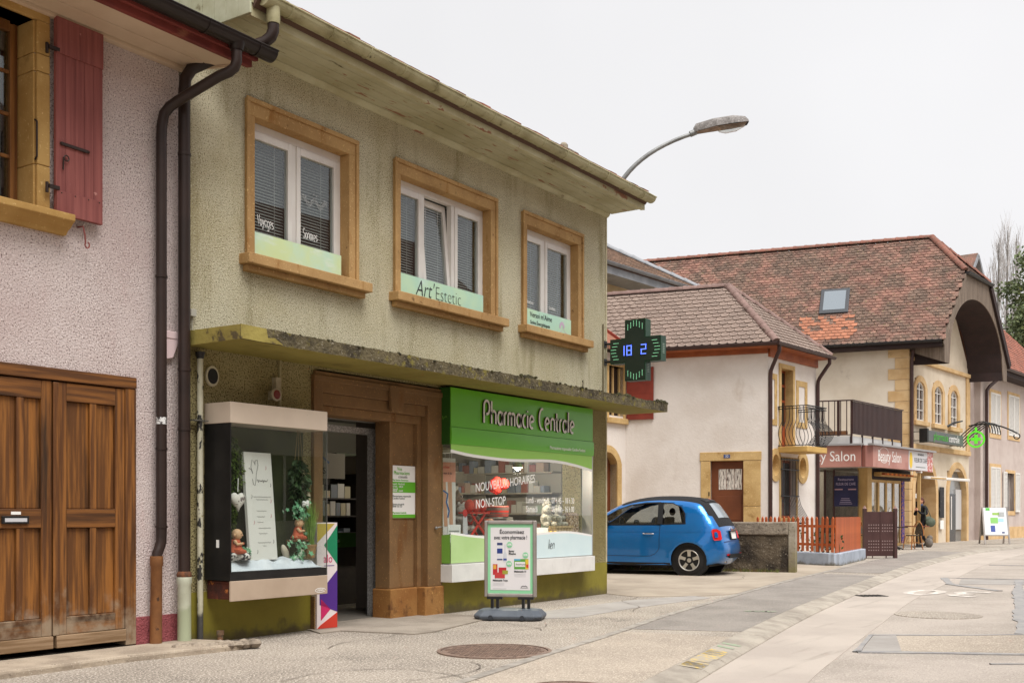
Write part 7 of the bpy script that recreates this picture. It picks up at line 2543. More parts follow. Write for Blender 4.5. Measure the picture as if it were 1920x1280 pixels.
q.pZ([(p.x, p.y) for p in rfp], FZ0_ + 0.05, FZ1_ - 0.03)
q.build('roof_slab', m_pale, so)
q = MB()
q.beam((-0.1, -0.12, FZ1_ + 0.03), (5.95, -0.12, FZ1_ + 0.03), 0.2, 0.06)
q.beam(Vector((-0.12, 0.1, FZ1_ + 0.031)), Vector((-0.12, 0.1, FZ1_ + 0.031)) + EL * 3.5, 0.2, 0.06)
q.build('flashing', M('grey flashing', (150, 148, 148), 0.5), so)
q = MB()
p0 = Vector((-0.02, 0.55, 0))
q.box(0.0, 4.6, 0.55, 0.75, FZ1_ - 0.02, FZ1_ + 0.32)
q.build('street_parapet', m_pale, so)
q = MB()
q.beam(Vector((-0.05, 0.6, FZ1_ + 0.15)), Vector((-0.05, 0.6, FZ1_ + 0.15)) + EL * 3, 0.2, 0.34)
q.build('side_parapet', m_pale, so)
text('Beauty Salon', 0.52, m_white, so, (0.55, -0.104, FZ0_ + 0.22), sx=0.80, name='lettering')
ring_ = MB()
stroke_mesh(ring_, arc(1.1, FZ0_ + 0.42, 0.45, 0.25, 20, 300, 24), 0.02, 0, lambda a, b_, d: (a, -0.105, b_))
ring_.build('scroll_print', m_white, so)
o = text('Beauty Salon', 0.47, m_white, so, (0, 0, 0), name='lettering', sx=0.82, align='RIGHT')
o.matrix_local = LMs @ Matrix.Translation((3.22, -0.104, FZ0_ + 0.2)) @ Matrix.Rotation(R(90), 4, 'X')
adp = MB().box(3.4, 5.55, -0.106, -0.1005, FZ0_ + 0.02, FZ1_ - 0.02).build('restaurant_panel', M('grey print panel', (206, 204, 206), 0.5), so)
text('FLEUR DE CAFÉ', 0.22, m_letterdark, adp, (4.62, -0.11, FZ0_ + 0.3), sx=0.88, align='CENTER')
text('RESTAURANT', 0.1, m_letterdark, adp, (4.62, -0.11, FZ0_ + 0.54), align='CENTER')
MB().box(4.1, 5.1, -0.11, -0.107, FZ0_ + 0.12, FZ0_ + 0.15).build('print_line', MATS['grey print'], adp)
MB().box(5.3, 5.88, -0.108, -0.1062, FZ0_ + 0.0, FZ1_).build('floral_print', M('red floral print', (186, 90, 84), 0.5, (220, 196, 190), 9, (0.48, 0.54)), adp)
q = MB()
q.lathe([(0.15, 0), (0.15, 0.004)], (3.62, -0.112, FZ0_ + 0.35), 16, axis='y', sy=1.9)
q.build('yellow_badge', M('yellow badge', (222, 186, 50), 0.5), adp)
# terrace railing: posts, bars on the side, brown boards on the street
tr_ = thing('terrace_railing', 'dark brown terrace railing with bars and a solid board front above the salon', 'railing', (35.83, 10.43, 0), R(ADEG))
RZ0, RZ1 = FZ1_ + 0.36, 4.86
RX, RY = -0.05, 0.5
m_rail = M('dark brown railing', (62, 40, 36), 0.5, (54, 34, 32), 2)
RLN = 4.6
MB().beam((RX, RY, RZ1), (RX + RLN, RY, RZ1), 0.05, 0.04).build('top_rail', m_rail, tr_)
MB().beam((RX, RY, RZ1 + 0.002), Vector((RX, RY, RZ1 + 0.002)) + EL * 3.2, 0.05, 0.04).build('top_rail', m_rail, tr_)
MB().beam((RX, RY, RZ0), Vector((RX, RY, RZ0)) + EL * 3.2, 0.04, 0.03).build('bottom_rail', m_rail, tr_)
for k in range(6):
    x = RX + 0.02 + k * (RLN - 0.05) / 5
    MB().box(x - 0.03, x + 0.03, RY + 0.025, RY + 0.075, FZ1_ + 0.05, RZ1 - 0.02).build('post', m_rail, tr_)
nbd = 40
for k in range(nbd):
    x = RX + 0.05 + (RLN - 0.1) * k / nbd
    MB().box(x, x + (RLN - 0.1) / nbd * 0.6, RY + 0.0, RY + 0.03, RZ0 + 0.03, RZ1 - 0.03).build('board', m_rail, tr_)
mb_ = MB().box(-0.012, 0.012, -0.012, 0.012, 0, RZ1 - RZ0 - 0.02).mesh('bar', m_rail)
for k in range(1, 17):
    p = Vector((RX, RY, RZ0 + 0.01)) + EL * (3.2 * k / 17)
    put(mb_, 'bar', tr_, loc=p)
for k in (0.45, 1.9):
    p = Vector((RX, RY, 0)) + EL * k
    MB().box(p.x - 0.035, p.x + 0.035, p.y - 0.035, p.y + 0.035, FZ1_ - 0.1, RZ1 - 0.02).build('post', m_rail, tr_)
MB().beam(Vector((0.25, 0.8, FZ1_ + 0.45)), Vector((0.25, 0.8, FZ1_ + 0.45)) + EL * 2.2, 0.3, 0.12).build('planter', M('planter wood', (150, 104, 68), 0.8), tr_)
# glass side and street front
m_sgl = glass_mat('salon glass', (0.75, 0.75, 0.72), 1.5, 0.02, 1.4)
m_cpw = M('cream painted wood', (198, 164, 108), 0.7, (180, 146, 92), 2)
LMj = long_frame((JX, JY, 0), 3.6)
q = MB()
q.box(0, 3.35, 0, 0.1, 0.0, 0.5)
tf(q, LMj).build('side_base', M('dull base wall', (140, 124, 108), 0.9), so)
tf(MB().box(0.0, 3.35, 0.04, 0.05, 0.5, FZ0_), LMj).build('pane', m_sgl, so)
for x in (0.0, 1.35, 2.2, 2.5):
    tf(MB().box(x, x + 0.08, 0.0, 0.09, 0.5, FZ0_), LMj).build('window_post', m_brmet, so)
MB().box(JX - 0.02, JX + 0.38, JY - 0.05, JY + 0.3, 0.0, FZ0_ + 0.05).build('corner_pillar', m_cpw, so, bev=0.01)
for i in range(4):
    x0 = JX + 0.42 + i * 0.72
    q = MB()
    for a, b_, c_, d in ((x0, x0 + 0.07, 0.0, 2.35), (x0 + 0.63, x0 + 0.70, 0.0, 2.35), (x0 + 0.07, x0 + 0.63, 0.0, 0.12), (x0 + 0.07, x0 + 0.63, 2.25, 2.35)):
        q.box(a, b_, JY, JY + 0.06, c_, d)
    dr_ = q.build('folding_door', m_cpw, so)
    MB().box(x0 + 0.07, x0 + 0.63, JY + 0.025, JY + 0.035, 0.12, 2.25).build('pane', glass_mat('salon door glass', (0.8, 0.8, 0.78), 1.5, 0.03, 2.2), dr_)
MB().box(JX + 3.32, JX + 3.6, JY - 0.02, JY + 0.06, 0.1, 2.35).build('purple_banner', M('violet patterned cloth', (84, 70, 140), 0.8, (190, 130, 90), 14, (0.52, 0.58)), so)
q = MB()
q.box(JX + 0.4, JX + 4.2, JY - 0.03, JY + 0.2, 2.36, FZ0_ + 0.04)
q.build('door_head', m_dkwood, so)
q = MB()
p = Vector((JX, JY, 0)) + EL * 2.2
q.raw([(JX + 0.3, JY + 1.6, 0), (JX + 4.2, JY + 1.6, 0), (JX + 4.2, JY + 1.6, FZ0_), (JX + 0.3, JY + 1.6, FZ0_)], [(0, 1, 2, 3)])
q.build('inner_wall', M('salon inner wall', (150, 138, 120), 0.9, (104, 96, 84), 2), so)
MB().pZ([(JX, JY), (JX + 4.3, JY), (JX + 4.3, JY + 3.2), (JX - 0.8, JY + 3.2)], 0.0, 0.02).build('salon_floor', M('salon floor', (120, 108, 96), 0.7), so)
# restaurant poster behind the glass
ps = thing('restaurant_poster', 'dark blue restaurant poster on the glass side of the salon annex', 'poster', (35.83, 10.43, 0), R(ADEG))
tf(MB().box(2.55, 3.32, -0.03, -0.012, 1.42, 2.46), LMj).build('panel', M('navy print', (38, 40, 84), 0.5, (32, 34, 72), 2), ps)
def ptxt(s_, size, x, z, mat, sx=1.0):
    o = text(s_, size, mat, ps, (0, 0, 0), align='CENTER', sx=sx)
    o.matrix_local = LMj @ Matrix.Translation((x, -0.034, z)) @ Matrix.Rotation(R(90), 4, 'X')
m_lil = M('lilac lettering', (190, 176, 206), 0.6)
ptxt('Restaurant', 0.12, 2.93, 2.30, m_lil)
ptxt('FLEUR DE CAFÉ', 0.13, 2.93, 2.14, m_lil, 0.72)
for x in (2.70, 3.14):
    tf(MB().box(x - 0.13, x + 0.13, -0.034, -0.031, 1.98, 2.02), LMj).build('print_bar', M('pink bar print', (190, 150, 160), 0.5), ps)
for k in range(4):
    tf(MB().box(2.72 + 0.02 * k, 3.14 - 0.03 * k, -0.034, -0.031, 1.50 + 0.06 * k, 1.515 + 0.06 * k), LMj).build('print_line', m_lil, ps)
# folded awning
aw = thing('awning', 'folded orange striped awning with a white front bar over the salon doors', 'awning', (35.83, 10.43, 0), R(ADEG))
MB().box(JX + 0.55, JX + 3.4, JY - 0.30, JY - 0.04, 2.46, 2.60).build('cassette', m_cpw, aw, bev=0.02)
for k in range(14):
    x = JX + 0.6 + k * 0.2
    MB().box(x, x + 0.19, JY - 0.42, JY - 0.301, 2.50, 2.56).build('stripe', M('orange stripe', (214, 120, 40), 0.8) if k % 2 else M('brown stripe', (146, 70, 30), 0.8), aw)
q = MB()
q.beam((JX + 3.3, JY - 0.25, 2.52), (JX + 5.3, JY - 0.95, 2.47), 0.05, 0.05)
q.build('arm', m_cpw, aw)
MB().beam((JX + 4.0, JY - 0.55, 2.50), (JX + 7.4, JY - 1.15, 2.45), 0.10, 0.10).build('front_bar', m_pvc, aw, bev=0.02)
pl_ = thing('awning_post', 'slim cream post under the awning in front of the salon doors', 'post', (0, 0, 0))
_p = Vector((35.83, 10.43, 0)) + AV * (JX + 3.0)
MB().box(-0.05, 0.05, -0.05, 0.05, 0, 2.62).build('shaft', m_cpw, pl_)
MB().box(-0.09, 0.09, -0.09, 0.09, 2.62, 2.75).build('cap', m_pvc, pl_)
pl_.location = _p

# ---------------------------------------------- grey-pink house at the right edge
b6 = thing('grey_pink_house', 'grey-pink house with white louvred shutters at the right edge of the picture', 'building', (50.78, 10.39, 0), R(ADEG))
m_gp = M('grey pink render', (196, 182, 174), 0.9, (184, 168, 160), 1.2, bump=0.2, bs=20)
m_gps = M('shade side render', (178, 162, 154), 0.9, (164, 148, 140), 1.2)  # darker copy of the wall render, shade of the recess put into its colour
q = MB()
q.wall(1.5, 16, -0.1, 7.7, [(5.6, 6.85, 1.3, 3.1)], 0.0, 0.4)
q.build('wall', m_gp, b6)
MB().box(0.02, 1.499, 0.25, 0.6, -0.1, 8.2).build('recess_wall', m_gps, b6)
MB().box(1.5, 16, -0.03, -0.0005, -0.1, 0.55).build('stone_plinth', m_pnst, b6)
m_shl = M('white louvre paint', (222, 218, 212), 0.6)
def louvre(x0, x1, z0, z1, y=-0.03, parent=None):
    fr = MB()
    t = 0.07
    for q in ((x0, x0 + t, z0, z1), (x1 - t, x1, z0, z1), (x0 + t, x1 - t, z0, z0 + t), (x0 + t, x1 - t, z1 - t, z1)):
        fr.box(q[0], q[1], y - 0.04, y, q[2], q[3])
    s_ = fr.build('shutter', m_shl, parent)
    sl2 = MB()
    z = z0 + t
    while z < z1 - t:
        sl2.raw([(x0 + t, y - 0.035, z), (x1 - t, y - 0.035, z), (x1 - t, y - 0.005, z + 0.05), (x0 + t, y - 0.005, z + 0.05)], [(0, 1, 2, 3)])
        z += 0.06
    sl2.box(x0 + t, x1 - t, y - 0.004, y - 0.001, z0 + t, z1 - t)
    tag(sl2.build('louvres', m_shl, s_), kind='stuff')
for x0, x1, z0, z1 in ((2.95, 4.5, 4.85, 6.72), (5.85, 7.7, 4.9, 6.85), (2.95, 4.5, 1.3, 3.32)):
    q = MB()
    for a in ((x0 - 0.14, x0 - 0.001, z0 - 0.2, z1 + 0.15), (x1 + 0.001, x1 + 0.14, z0 - 0.2, z1 + 0.15), (x0, x1, z1, z1 + 0.15), (x0, x1, z0 - 0.2, z0)):
        q.box(a[0], a[1], -0.025, -0.0006, a[2], a[3])
    wf = q.build('window_surround', m_pnst, b6)
    mid = (x0 + x1) / 2
    louvre(x0 + 0.02, mid - 0.01, z0, z1, -0.005, wf)
    louvre(mid + 0.01, x1 - 0.02, z0, z1, -0.005, wf)
q = MB()
for a in ((5.42, 5.6, 1.1, 3.25), (6.85, 7.03, 1.1, 3.25), (5.6, 6.85, 3.1, 3.25), (5.6, 6.85, 1.1, 1.3)):
    q.box(a[0], a[1], -0.025, 0.3, a[2], a[3])
wf = q.build('open_window', m_pnst, b6)
MB().box(5.6, 6.85, 0.25, 0.27, 1.3, 3.1).build('pane', MATS['dark pane'], wf)
for x in (5.6, 6.2, 6.8):
    MB().box(x, x + 0.06, 0.21, 0.249, 1.3, 3.1).build('window_bar', m_pvc, wf)
louvre(4.9, 5.5, 1.25, 3.15, -0.03, wf)
louvre(6.95, 7.7, 1.25, 3.15, -0.03, wf)
m_r6 = M('small red tile', (156, 98, 80), 0.85, (128, 86, 72), 2, island=0.25)
tile_roof(b6, [(1.2, -0.55, 7.75), (16, -0.55, 7.75), (16, 4.0, 12.6), (1.2, 4.0, 12.6)], 0.24, 0.24, m_r6, 0, 'r6')
MB().box(1.2, 16, -0.6, -0.5, 7.45, 7.72).build('fascia', m_dkwood, b6)
MB().box(1.2, 16, -0.5, 0.0, 7.44, 7.5).build('soffit', m_dkwood, b6)
gutter_run(b6, (1.0, -0.68, 7.75), (16, -0.68, 7.75), 0.09, m_brmet)
pipe([(2.9, -0.66, 7.65), (2.85, -0.6, 7.45), (2.2, -0.2, 6.9), (2.02, -0.12, 6.7), (2.0, -0.12, 6.4), (2.0, -0.12, 0.0)], 0.075, 'downpipe', m_brmet, b6)
dm = MB().box(1.25, 3.6, 0.1, 2.6, 7.9, 10.2).build('dormer', M('dormer copper boards', (96, 56, 50), 0.6, (84, 48, 44), 2), b6)
for k in range(7):
    MB().box(1.3 + k * 0.33, 1.34 + k * 0.33, 0.05, 0.099, 7.9, 10.15).build('seam', MATS['dormer copper boards'], dm)
gb_ = MB()
gb_.pY([(-0.5, 10.25), (4.1, 10.25), (1.8, 12.6)], 0.4, 0.5)
gbl = gb_.build('upper_gable', M('pale gable boards', (196, 186, 168), 0.8, (176, 164, 144), 1, mp=(1, 1, 12)), b6)
for p, q_ in (((-0.7, 0.3, 10.1), (1.8, 0.3, 12.75)), ((4.3, 0.3, 10.1), (1.8, 0.3, 12.75))):
    MB().beam(p, q_, 0.3, 0.16).build('verge_board', m_zinc, gbl)
    MB().beam((p[0], 2.2, p[2] + 0.1), (q_[0], 2.2, q_[2] + 0.1), 4.0, 0.06).build('gable_roof', m_redt, gbl)
# ------------------------------------------------------------------ garden wall, fence, gate
m_gwc = M('pitted wall cap', (150, 138, 122), 0.95, (118, 106, 92), 3, speck=((84, 76, 64), 18, 0.56, 0.68), speck2=((184, 174, 158), 40, 0.6, 0.7), bump=0.8, bs=24, bdist=0.03)
m_gwb = M('dark mossy wall', (98, 86, 70), 0.95, (52, 44, 36), 2.2, (0.38, 0.6), speck=((150, 140, 124), 30, 0.60, 0.70), speck2=((92, 90, 48), 3.5, 0.62, 0.74), bump=1.0, bs=16, bdist=0.04)
gwl = thing('garden_wall', 'low dark lichen-stained concrete wall behind the blue car', 'wall', (21.33, 7.62, 0), math.atan2(8.77 - 7.61, 21.04 - 21.33))
# local x runs back along the wall, +y is the far side, the seen face is y = 0 side turned to the yard
MB().box(0.14, 4.2, -0.02, 0.28, -0.05, 0.74).build('wall_body', m_gwb, gwl, bev=0.02)
MB().box(0.14, 4.25, -0.06, 0.31, 0.741, 1.0).build('cap', m_gwc, gwl, bev=0.025)
MB().box(0.0, 0.139, -0.045, 0.30, -0.05, 1.0).build('end_post', M('post concrete', (170, 160, 144), 0.95, (128, 118, 100), 4, speck=((90, 84, 66), 12, 0.6, 0.7), bump=0.6, bs=26, zmix=((120, 112, 70), 0.0, 0.6, 4)), gwl, bev=0.015)
tf_ = MB()
for k in range(260):
    x = random.uniform(0.3, 3.4)
    y = 0.30 + abs(random.gauss(0, 0.06)) + 0.02
    for i in range(3):
        an = random.uniform(0, 6.28)
        hh = random.uniform(0.02, 0.09)
        tf_.face([(x, y, 0.0), (x + 0.012, y, 0.0), (x + math.cos(an) * 0.04, y + math.sin(an) * 0.04, hh)])
for k in range(320):
    x = random.uniform(0.2, 3.8)
    y = -0.07 - abs(random.gauss(0, 0.07))
    an = random.uniform(0, 6.28)
    hh = random.uniform(0.01, 0.07 if x < 1.6 else 0.04)
    tf_.face([(x, y, 0.0), (x + 0.014, y, 0.0), (x + math.cos(an) * 0.04, y + math.sin(an) * 0.04, hh)])
wt = tf_.build('wall_weeds', M('small weeds', (92, 104, 46), 0.8, (120, 92, 50), 8, island=0.4), None, loc=gwl.location + Vector((0, 0, 0.008)), rot=gwl.rotation_euler)
tag(wt, kind='stuff')

m_org = M('orange brown fence stain', (184, 94, 46), 0.65, (162, 78, 38), 3, streak=((112, 52, 26), 4, 0.6, 0.76, (1, 1, 0.3)), rnd=0.1)
m_blu = M('pale blue grey base', (172, 180, 192), 0.85, (150, 158, 170), 2, streak=((120, 122, 124), 3, 0.62, 0.76), zmix=((110, 106, 96), 0.0, 0.08, 6))
Fc, Fl, Fr = Vector((24.44, 7.86)), Vector((25.3, 9.35)), Vector((28.1, 8.38))
fe = thing('picket_fence', 'orange-brown picket fence on a pale blue base in front of the white house', 'fence', (0, 0, 0))
for a, b in ((Fc, Fl + (Fl - Fc) * 0.9), (Fc, Fr)):
    d = (b - a).normalized()
    mb = MB()
    mb.beam((a.x - d.x * 0.12, a.y - d.y * 0.12, 0.13), (b.x, b.y, 0.13), 0.26, 0.30)
    mb.build('base_wall', m_blu, fe, bev=0.015)
dl = (Fl - Fc).normalized()
nrm = Vector((-dl.y, dl.x))
def picket(w, h):
    mb = MB()
    mb.pY([(-w / 2, 0), (w / 2, 0), (w / 2, h - 0.045), (0, h), (-w / 2, h - 0.045)], -0.011, 0.011)
    return mb.mesh('picket', m_org)
pkm = picket(0.072, 0.80)
n_p = 17
ang = math.atan2(dl.y, dl.x)
for k in range(n_p):
    p = Fc + dl * (0.08 + k * 0.165)
    put(pkm, 'picket', fe, loc=(p.x, p.y, 0.30 + random.uniform(-0.008, 0.008)), rot=(0, random.gauss(0, 0.012), ang))
for z in (0.46, 0.88):
    mb = MB()
    p, q = Fc + nrm * -0.03, Fc + dl * 2.9 + nrm * -0.03
    mb.beam((p.x, p.y, z), (q.x, q.y, z), 0.03, 0.06)
    mb.build('fence_rail', m_org, fe)
dr_ = (Fr - Fc).normalized()
ang2 = math.atan2(dr_.y, dr_.x)
nb_ = 34
L2 = (Fr - Fc).length - 0.1
bm_ = MB().box(-L2 / nb_ / 2 + 0.003, L2 / nb_ / 2 - 0.003, -0.012, 0.012, 0, 0.80).mesh('board', m_org)
for k in range(nb_):
    p = Fc + dr_ * (0.08 + (k + 0.5) * L2 / nb_)
    put(bm_, 'board', fe, loc=(p.x, p.y, 0.285 + 0.0 + random.uniform(-0.006, 0.006)), rot=(0, 0, ang2))
pl2 = MB()
for k in range(150):
    t = random.uniform(0.2, 2.6)
    p = Fc + dl * t - nrm * random.uniform(0.3, 0.5)
    z = random.uniform(0.25, 0.75)
    leaf(pl2, (p.x, p.y, z), (random.uniform(-1, 1), random.uniform(-1, 1), random.uniform(-0.2, 1)), 0.09, 0.03)
pr__ = thing('garden_plants', 'dark green plants growing behind the picket fence', 'plants', (0, 0, 0))
tag(pl2.build('leaves', m_leafd, pr__), kind='stuff')
for k in range(6):
    p = Fc + dl * (0.3 + k * 0.42) - nrm * 0.4
    MB().tube([(p.x, p.y, 0), (p.x + 0.03, p.y, 0.4), (p.x, p.y + 0.03, 0.7)], 0.008, 5).build('stem', m_leafd, pr__)
# ornamental metal gate
gt = thing('metal_gate', 'brown two-leaf metal gate with punched ornament beside the orange fence', 'gate', (28.9, 8.50, 0), R(-50))
m_gt2 = M('purple brown gate paint', (78, 52, 50), 0.5, (68, 44, 42), 3)
MB().box(-0.05, 0.03, -0.05, 0.05, 0, 1.30).build('post', m_gt2, gt)
MB().box(0.78, 0.86, -0.05, 0.05, 0, 1.30).build('post', m_gt2, gt)
for x in (-0.01, 0.82):
    MB().lathe([(0.055, 1.3), (0.03, 1.34), (0.004, 1.38)], (x, 0, 0), 4).build('finial', M('gate cap', (150, 120, 112), 0.6), gt)
for i in range(2):
    x0 = 0.035 + i * 0.37
    lf_ = MB().box(x0, x0 + 0.365, -0.015, 0.015, 0.06, 1.22).build('leaf', m_gt2, gt, bev=0.005)
    for row in (0.86, 0.78, 0.70, 0.44, 0.36, 0.28, 0.20):
        for c in range(5):
            x = x0 + 0.05 + c * 0.065
            MB().box(x, x + 0.03, -0.02, -0.0155, row, row + 0.028).build('ornament', M('pale ornament', (150, 128, 124), 0.6), lf_)
    MB().box(x0 + 0.16, x0 + 0.18, -0.012, 0.012, 0.0, 0.06).build('drop_bolt', m_gt2, gt)

# ------------------------------------------------------------------ small blue car
m_car = M('blue metallic paint', (18, 118, 194), 0.3, (16, 112, 188), 3, metal=0.6, coat=1.0, spec=0.4)
m_fab = M('black soft top', (26, 25, 26), 0.85, bump=0.2, bs=200)
m_trim2 = M('black car trim', (20, 20, 22), 0.45)
m_tyre = M('tyre rubber', (30, 29, 29), 0.85, (38, 36, 35), 8)
m_rim = M('silver alloy', (200, 196, 188), 0.3, metal=0.7)
m_chr = M('chrome', (220, 220, 222), 0.12, metal=1.0)
m_tail = M('red tail lamp', (200, 28, 30), 0.2, coat=0.6)
m_cgl = glass_mat('car glass', (0.62, 0.66, 0.66), 1.5, 0.0, 1.6)
car = thing('parked_car', 'small blue hatchback with black fabric roof parked in the yard', 'car', (19.64, 8.93, 0.006), R(98))
SIL = smooth_line([(-0.50, 0.24), (-0.60, 0.34), (-0.635, 0.48), (-0.615, 0.60), (-0.575, 0.70), (-0.55, 0.82), (-0.515, 0.93), (-0.45, 1.04), (-0.32, 1.24), (-0.20, 1.385), (-0.05, 1.44), (0.25, 1.478), (0.6, 1.488), (0.95, 1.472), (1.25, 1.42), (1.5, 1.335), (1.8, 1.16), (2.06, 1.0), (2.3, 0.945), (2.6, 0.87), (2.82, 0.75), (2.93, 0.58), (2.94, 0.42), (2.88, 0.26)], 4)
def circ(cx_, r, z, a0, a1, n=14):
    return [(cx_ + r * math.cos(R(a0 + (a1 - a0) * i / n)), z + r * math.sin(R(a0 + (a1 - a0) * i / n))) for i in range(n + 1)]
WZ, WR = 0.295, 0.345
BOT = [(2.75, 0.2)] + circ(2.3, WR, WZ, -16, 196) + [(1.2, 0.19)] + circ(0.0, WR, WZ, -16, 196)
OUT = SIL + BOT
W_D = [(0.60, 0.985), (1.86, 0.975), (1.66, 1.15), (1.45, 1.275), (1.2, 1.36), (0.9, 1.40), (0.63, 1.405)]
W_Q = [(0.08, 1.005), (0.53, 0.99), (0.56, 1.40), (0.36, 1.385), (0.20, 1.32), (0.11, 1.20)]
def seg_d(p, a, b):
    ax, ay, bx_, by_ = a[0], a[1], b[0], b[1]
    dx, dy = bx_ - ax, by_ - ay
    t = max(0, min(1, ((p[0] - ax) * dx + (p[1] - ay) * dy) / (dx * dx + dy * dy + 1e-12)))
    return math.hypot(p[0] - ax - t * dx, p[1] - ay - t * dy)
def sil_d(p):
    return min(seg_d(p, SIL[i], SIL[i + 1]) for i in range(len(SIL) - 1))
def lerp_t(tab, v):
    for (a, fa), (b, fb) in zip(tab[:-1], tab[1:]):
        if v <= b:
            t = max(0, (v - a) / (b - a))
            return fa + (fb - fa) * t
    return tab[-1][1]
HZ = [(0.15, 0.765), (0.3, 0.795), (0.5, 0.815), (0.7, 0.815), (0.80, 0.80), (0.83, 0.79), (0.95, 0.765), (1.0, 0.75), (1.2, 0.685), (1.4, 0.60), (1.5, 0.54)]
def hw(x, z, d=None):
    b = lerp_t(HZ, z)
    if x < 0.0:
        b *= 1 - 0.20 * (min(1, -x / 0.63)) ** 2.4
    if x > 1.9:
        b *= 1 - 0.26 * (min(1, (x - 1.9) / 1.04)) ** 2.2
    for wx in (0.0, 2.3):                                     # flared arches
        rr = math.hypot(x - wx, z - WZ)
        if rr < 0.47:
            b += 0.022 * (1 - max(0, (rr - 0.345) / 0.125)) ** 1.0
    d = sil_d((x, z)) if d is None else d
    if d < 0.11:
        b -= 0.10 * (1 - d / 0.11) ** 2.2
    return b
def side_mesh(side, holes, outer, step, mat, name, inset=0.0, line=None):
    pts = list(outer)
    edges = [(i, (i + 1) % len(outer)) for i in range(len(outer))]
    for h_ in holes:
        k = len(pts)
        pts += list(h_)
        edges += [(k + i, k + (i + 1) % len(h_)) for i in range(len(h_))]
    if line:
        k = len(pts)
        pts += line
        edges += [(k + i, k + i + 1) for i in range(len(line) - 1)]
    x0, x1 = min(p[0] for p in outer), max(p[0] for p in outer)
    z0, z1 = min(p[1] for p in outer), max(p[1] for p in outer)
    x = x0 + step / 2
    while x < x1:
        z = z0 + step / 2
        while z < z1:
            if pip((x, z), outer) and not any(pip((x, z), h_) for h_ in holes):
                if min([seg_d((x, z), outer[i], outer[(i + 1) % len(outer)]) for i in range(len(outer))] + [seg_d((x, z), line[i], line[i + 1]) for i in range(len(line) - 1 if line else 0)]) > step * 0.3:
                    pts.append((x, z))
            z += step
        x += step
    r = delaunay_2d_cdt([Vector(p) for p in pts], edges, [], 0, 1e-5)
    V, F = r[0], r[2]
    mb = MB()
    fs = []
    for f in F:
        cx_ = sum(V[i].x for i in f) / len(f)
        cz_ = sum(V[i].y for i in f) / len(f)
        if pip((cx_, cz_), outer) and not any(pip((cx_, cz_), h_) for h_ in holes):
            fs.append(tuple(f))
    mb.raw([(v.x, side * (hw(v.x, v.y) - inset), v.y) for v in V], fs)
    return mb
RI0, RI1 = min(range(len(SIL)), key=lambda i: math.dist(SIL[i], (-0.40, 1.12))), min(range(len(SIL)), key=lambda i: math.dist(SIL[i], (1.42, 1.37)))
RL = []
for i in range(RI0, RI1 + 1):
    a, b = SIL[i - 1], SIL[i + 1]
    l = math.dist(a, b)
    RL.append((SIL[i][0] + (b[1] - a[1]) / l * 0.038, SIL[i][1] - (b[0] - a[0]) / l * 0.038))
RL = [SIL[RI0]] + RL[1:-1] + [SIL[RI1]]
ROOF = SIL[RI0:RI1 + 1] + RL[::-1]
bd = MB()
for s_ in (1, -1):
    m_ = side_mesh(s_, [W_D, W_Q], OUT, 0.055, m_car, 'body', line=RL[1:-1])
    bd.raw(m_.v, m_.f)
    for q, f in enumerate(m_.f):
        cxx, czz = sum(m_.v[i][0] for i in f) / 3, sum(m_.v[i][2] for i in f) / 3
        if pip((cxx, czz), ROOF):
            bd.mi[q - len(m_.f)] = 1
# strip over the middle
NS = 10
NRM = []
for i in range(len(SIL)):
    a, b = SIL[max(0, i - 1)], SIL[min(len(SIL) - 1, i + 1)]
    l = math.dist(a, b)
    NRM.append((-(b[1] - a[1]) / l, (b[0] - a[0]) / l))
def strip_pt(i, f):
    x, z = SIL[i]
    w = hw(x, z, 0.0)
    bul = 0.055 * (1 - abs(f) ** 2.5)
    return (x + NRM[i][0] * bul, f * w, z + NRM[i][1] * bul)
def sil_i(x, z):
    return min(range(len(SIL)), key=lambda i: math.dist(SIL[i], (x, z)))
iW0, iW1 = sil_i(-0.515, 0.93), sil_i(1.45, 1.36)
iS0, iS1 = sil_i(1.5, 1.335), sil_i(2.06, 1.0)
for i in range(len(SIL) - 1):
    for k in range(NS):
        f0, f1 = -1 + 2 * k / NS, -1 + 2 * (k + 1) / NS
        inner = 0 < k < NS - 1
        if iS0 <= i < iS1 and inner:
            continue
        mi = 1 if iW0 <= i < iW1 else 0
        bd.face([strip_pt(i, f0), strip_pt(i + 1, f0), strip_pt(i + 1, f1), strip_pt(i, f1)], mi)
body = bd.build('body', [m_car, m_fab], car, smooth=True, weld=True)
sw_ = body.modifiers.new('skin', 'SOLIDIFY')
sw_.thickness = 0.012
sw_.offset = -1
ws = MB()
for i in range(iS0, iS1):
    ws.face([strip_pt(i, -0.8), strip_pt(i + 1, -0.8), strip_pt(i + 1, 0.8), strip_pt(i, 0.8)])
ws.build('windscreen', m_cgl, car, smooth=True, weld=True)
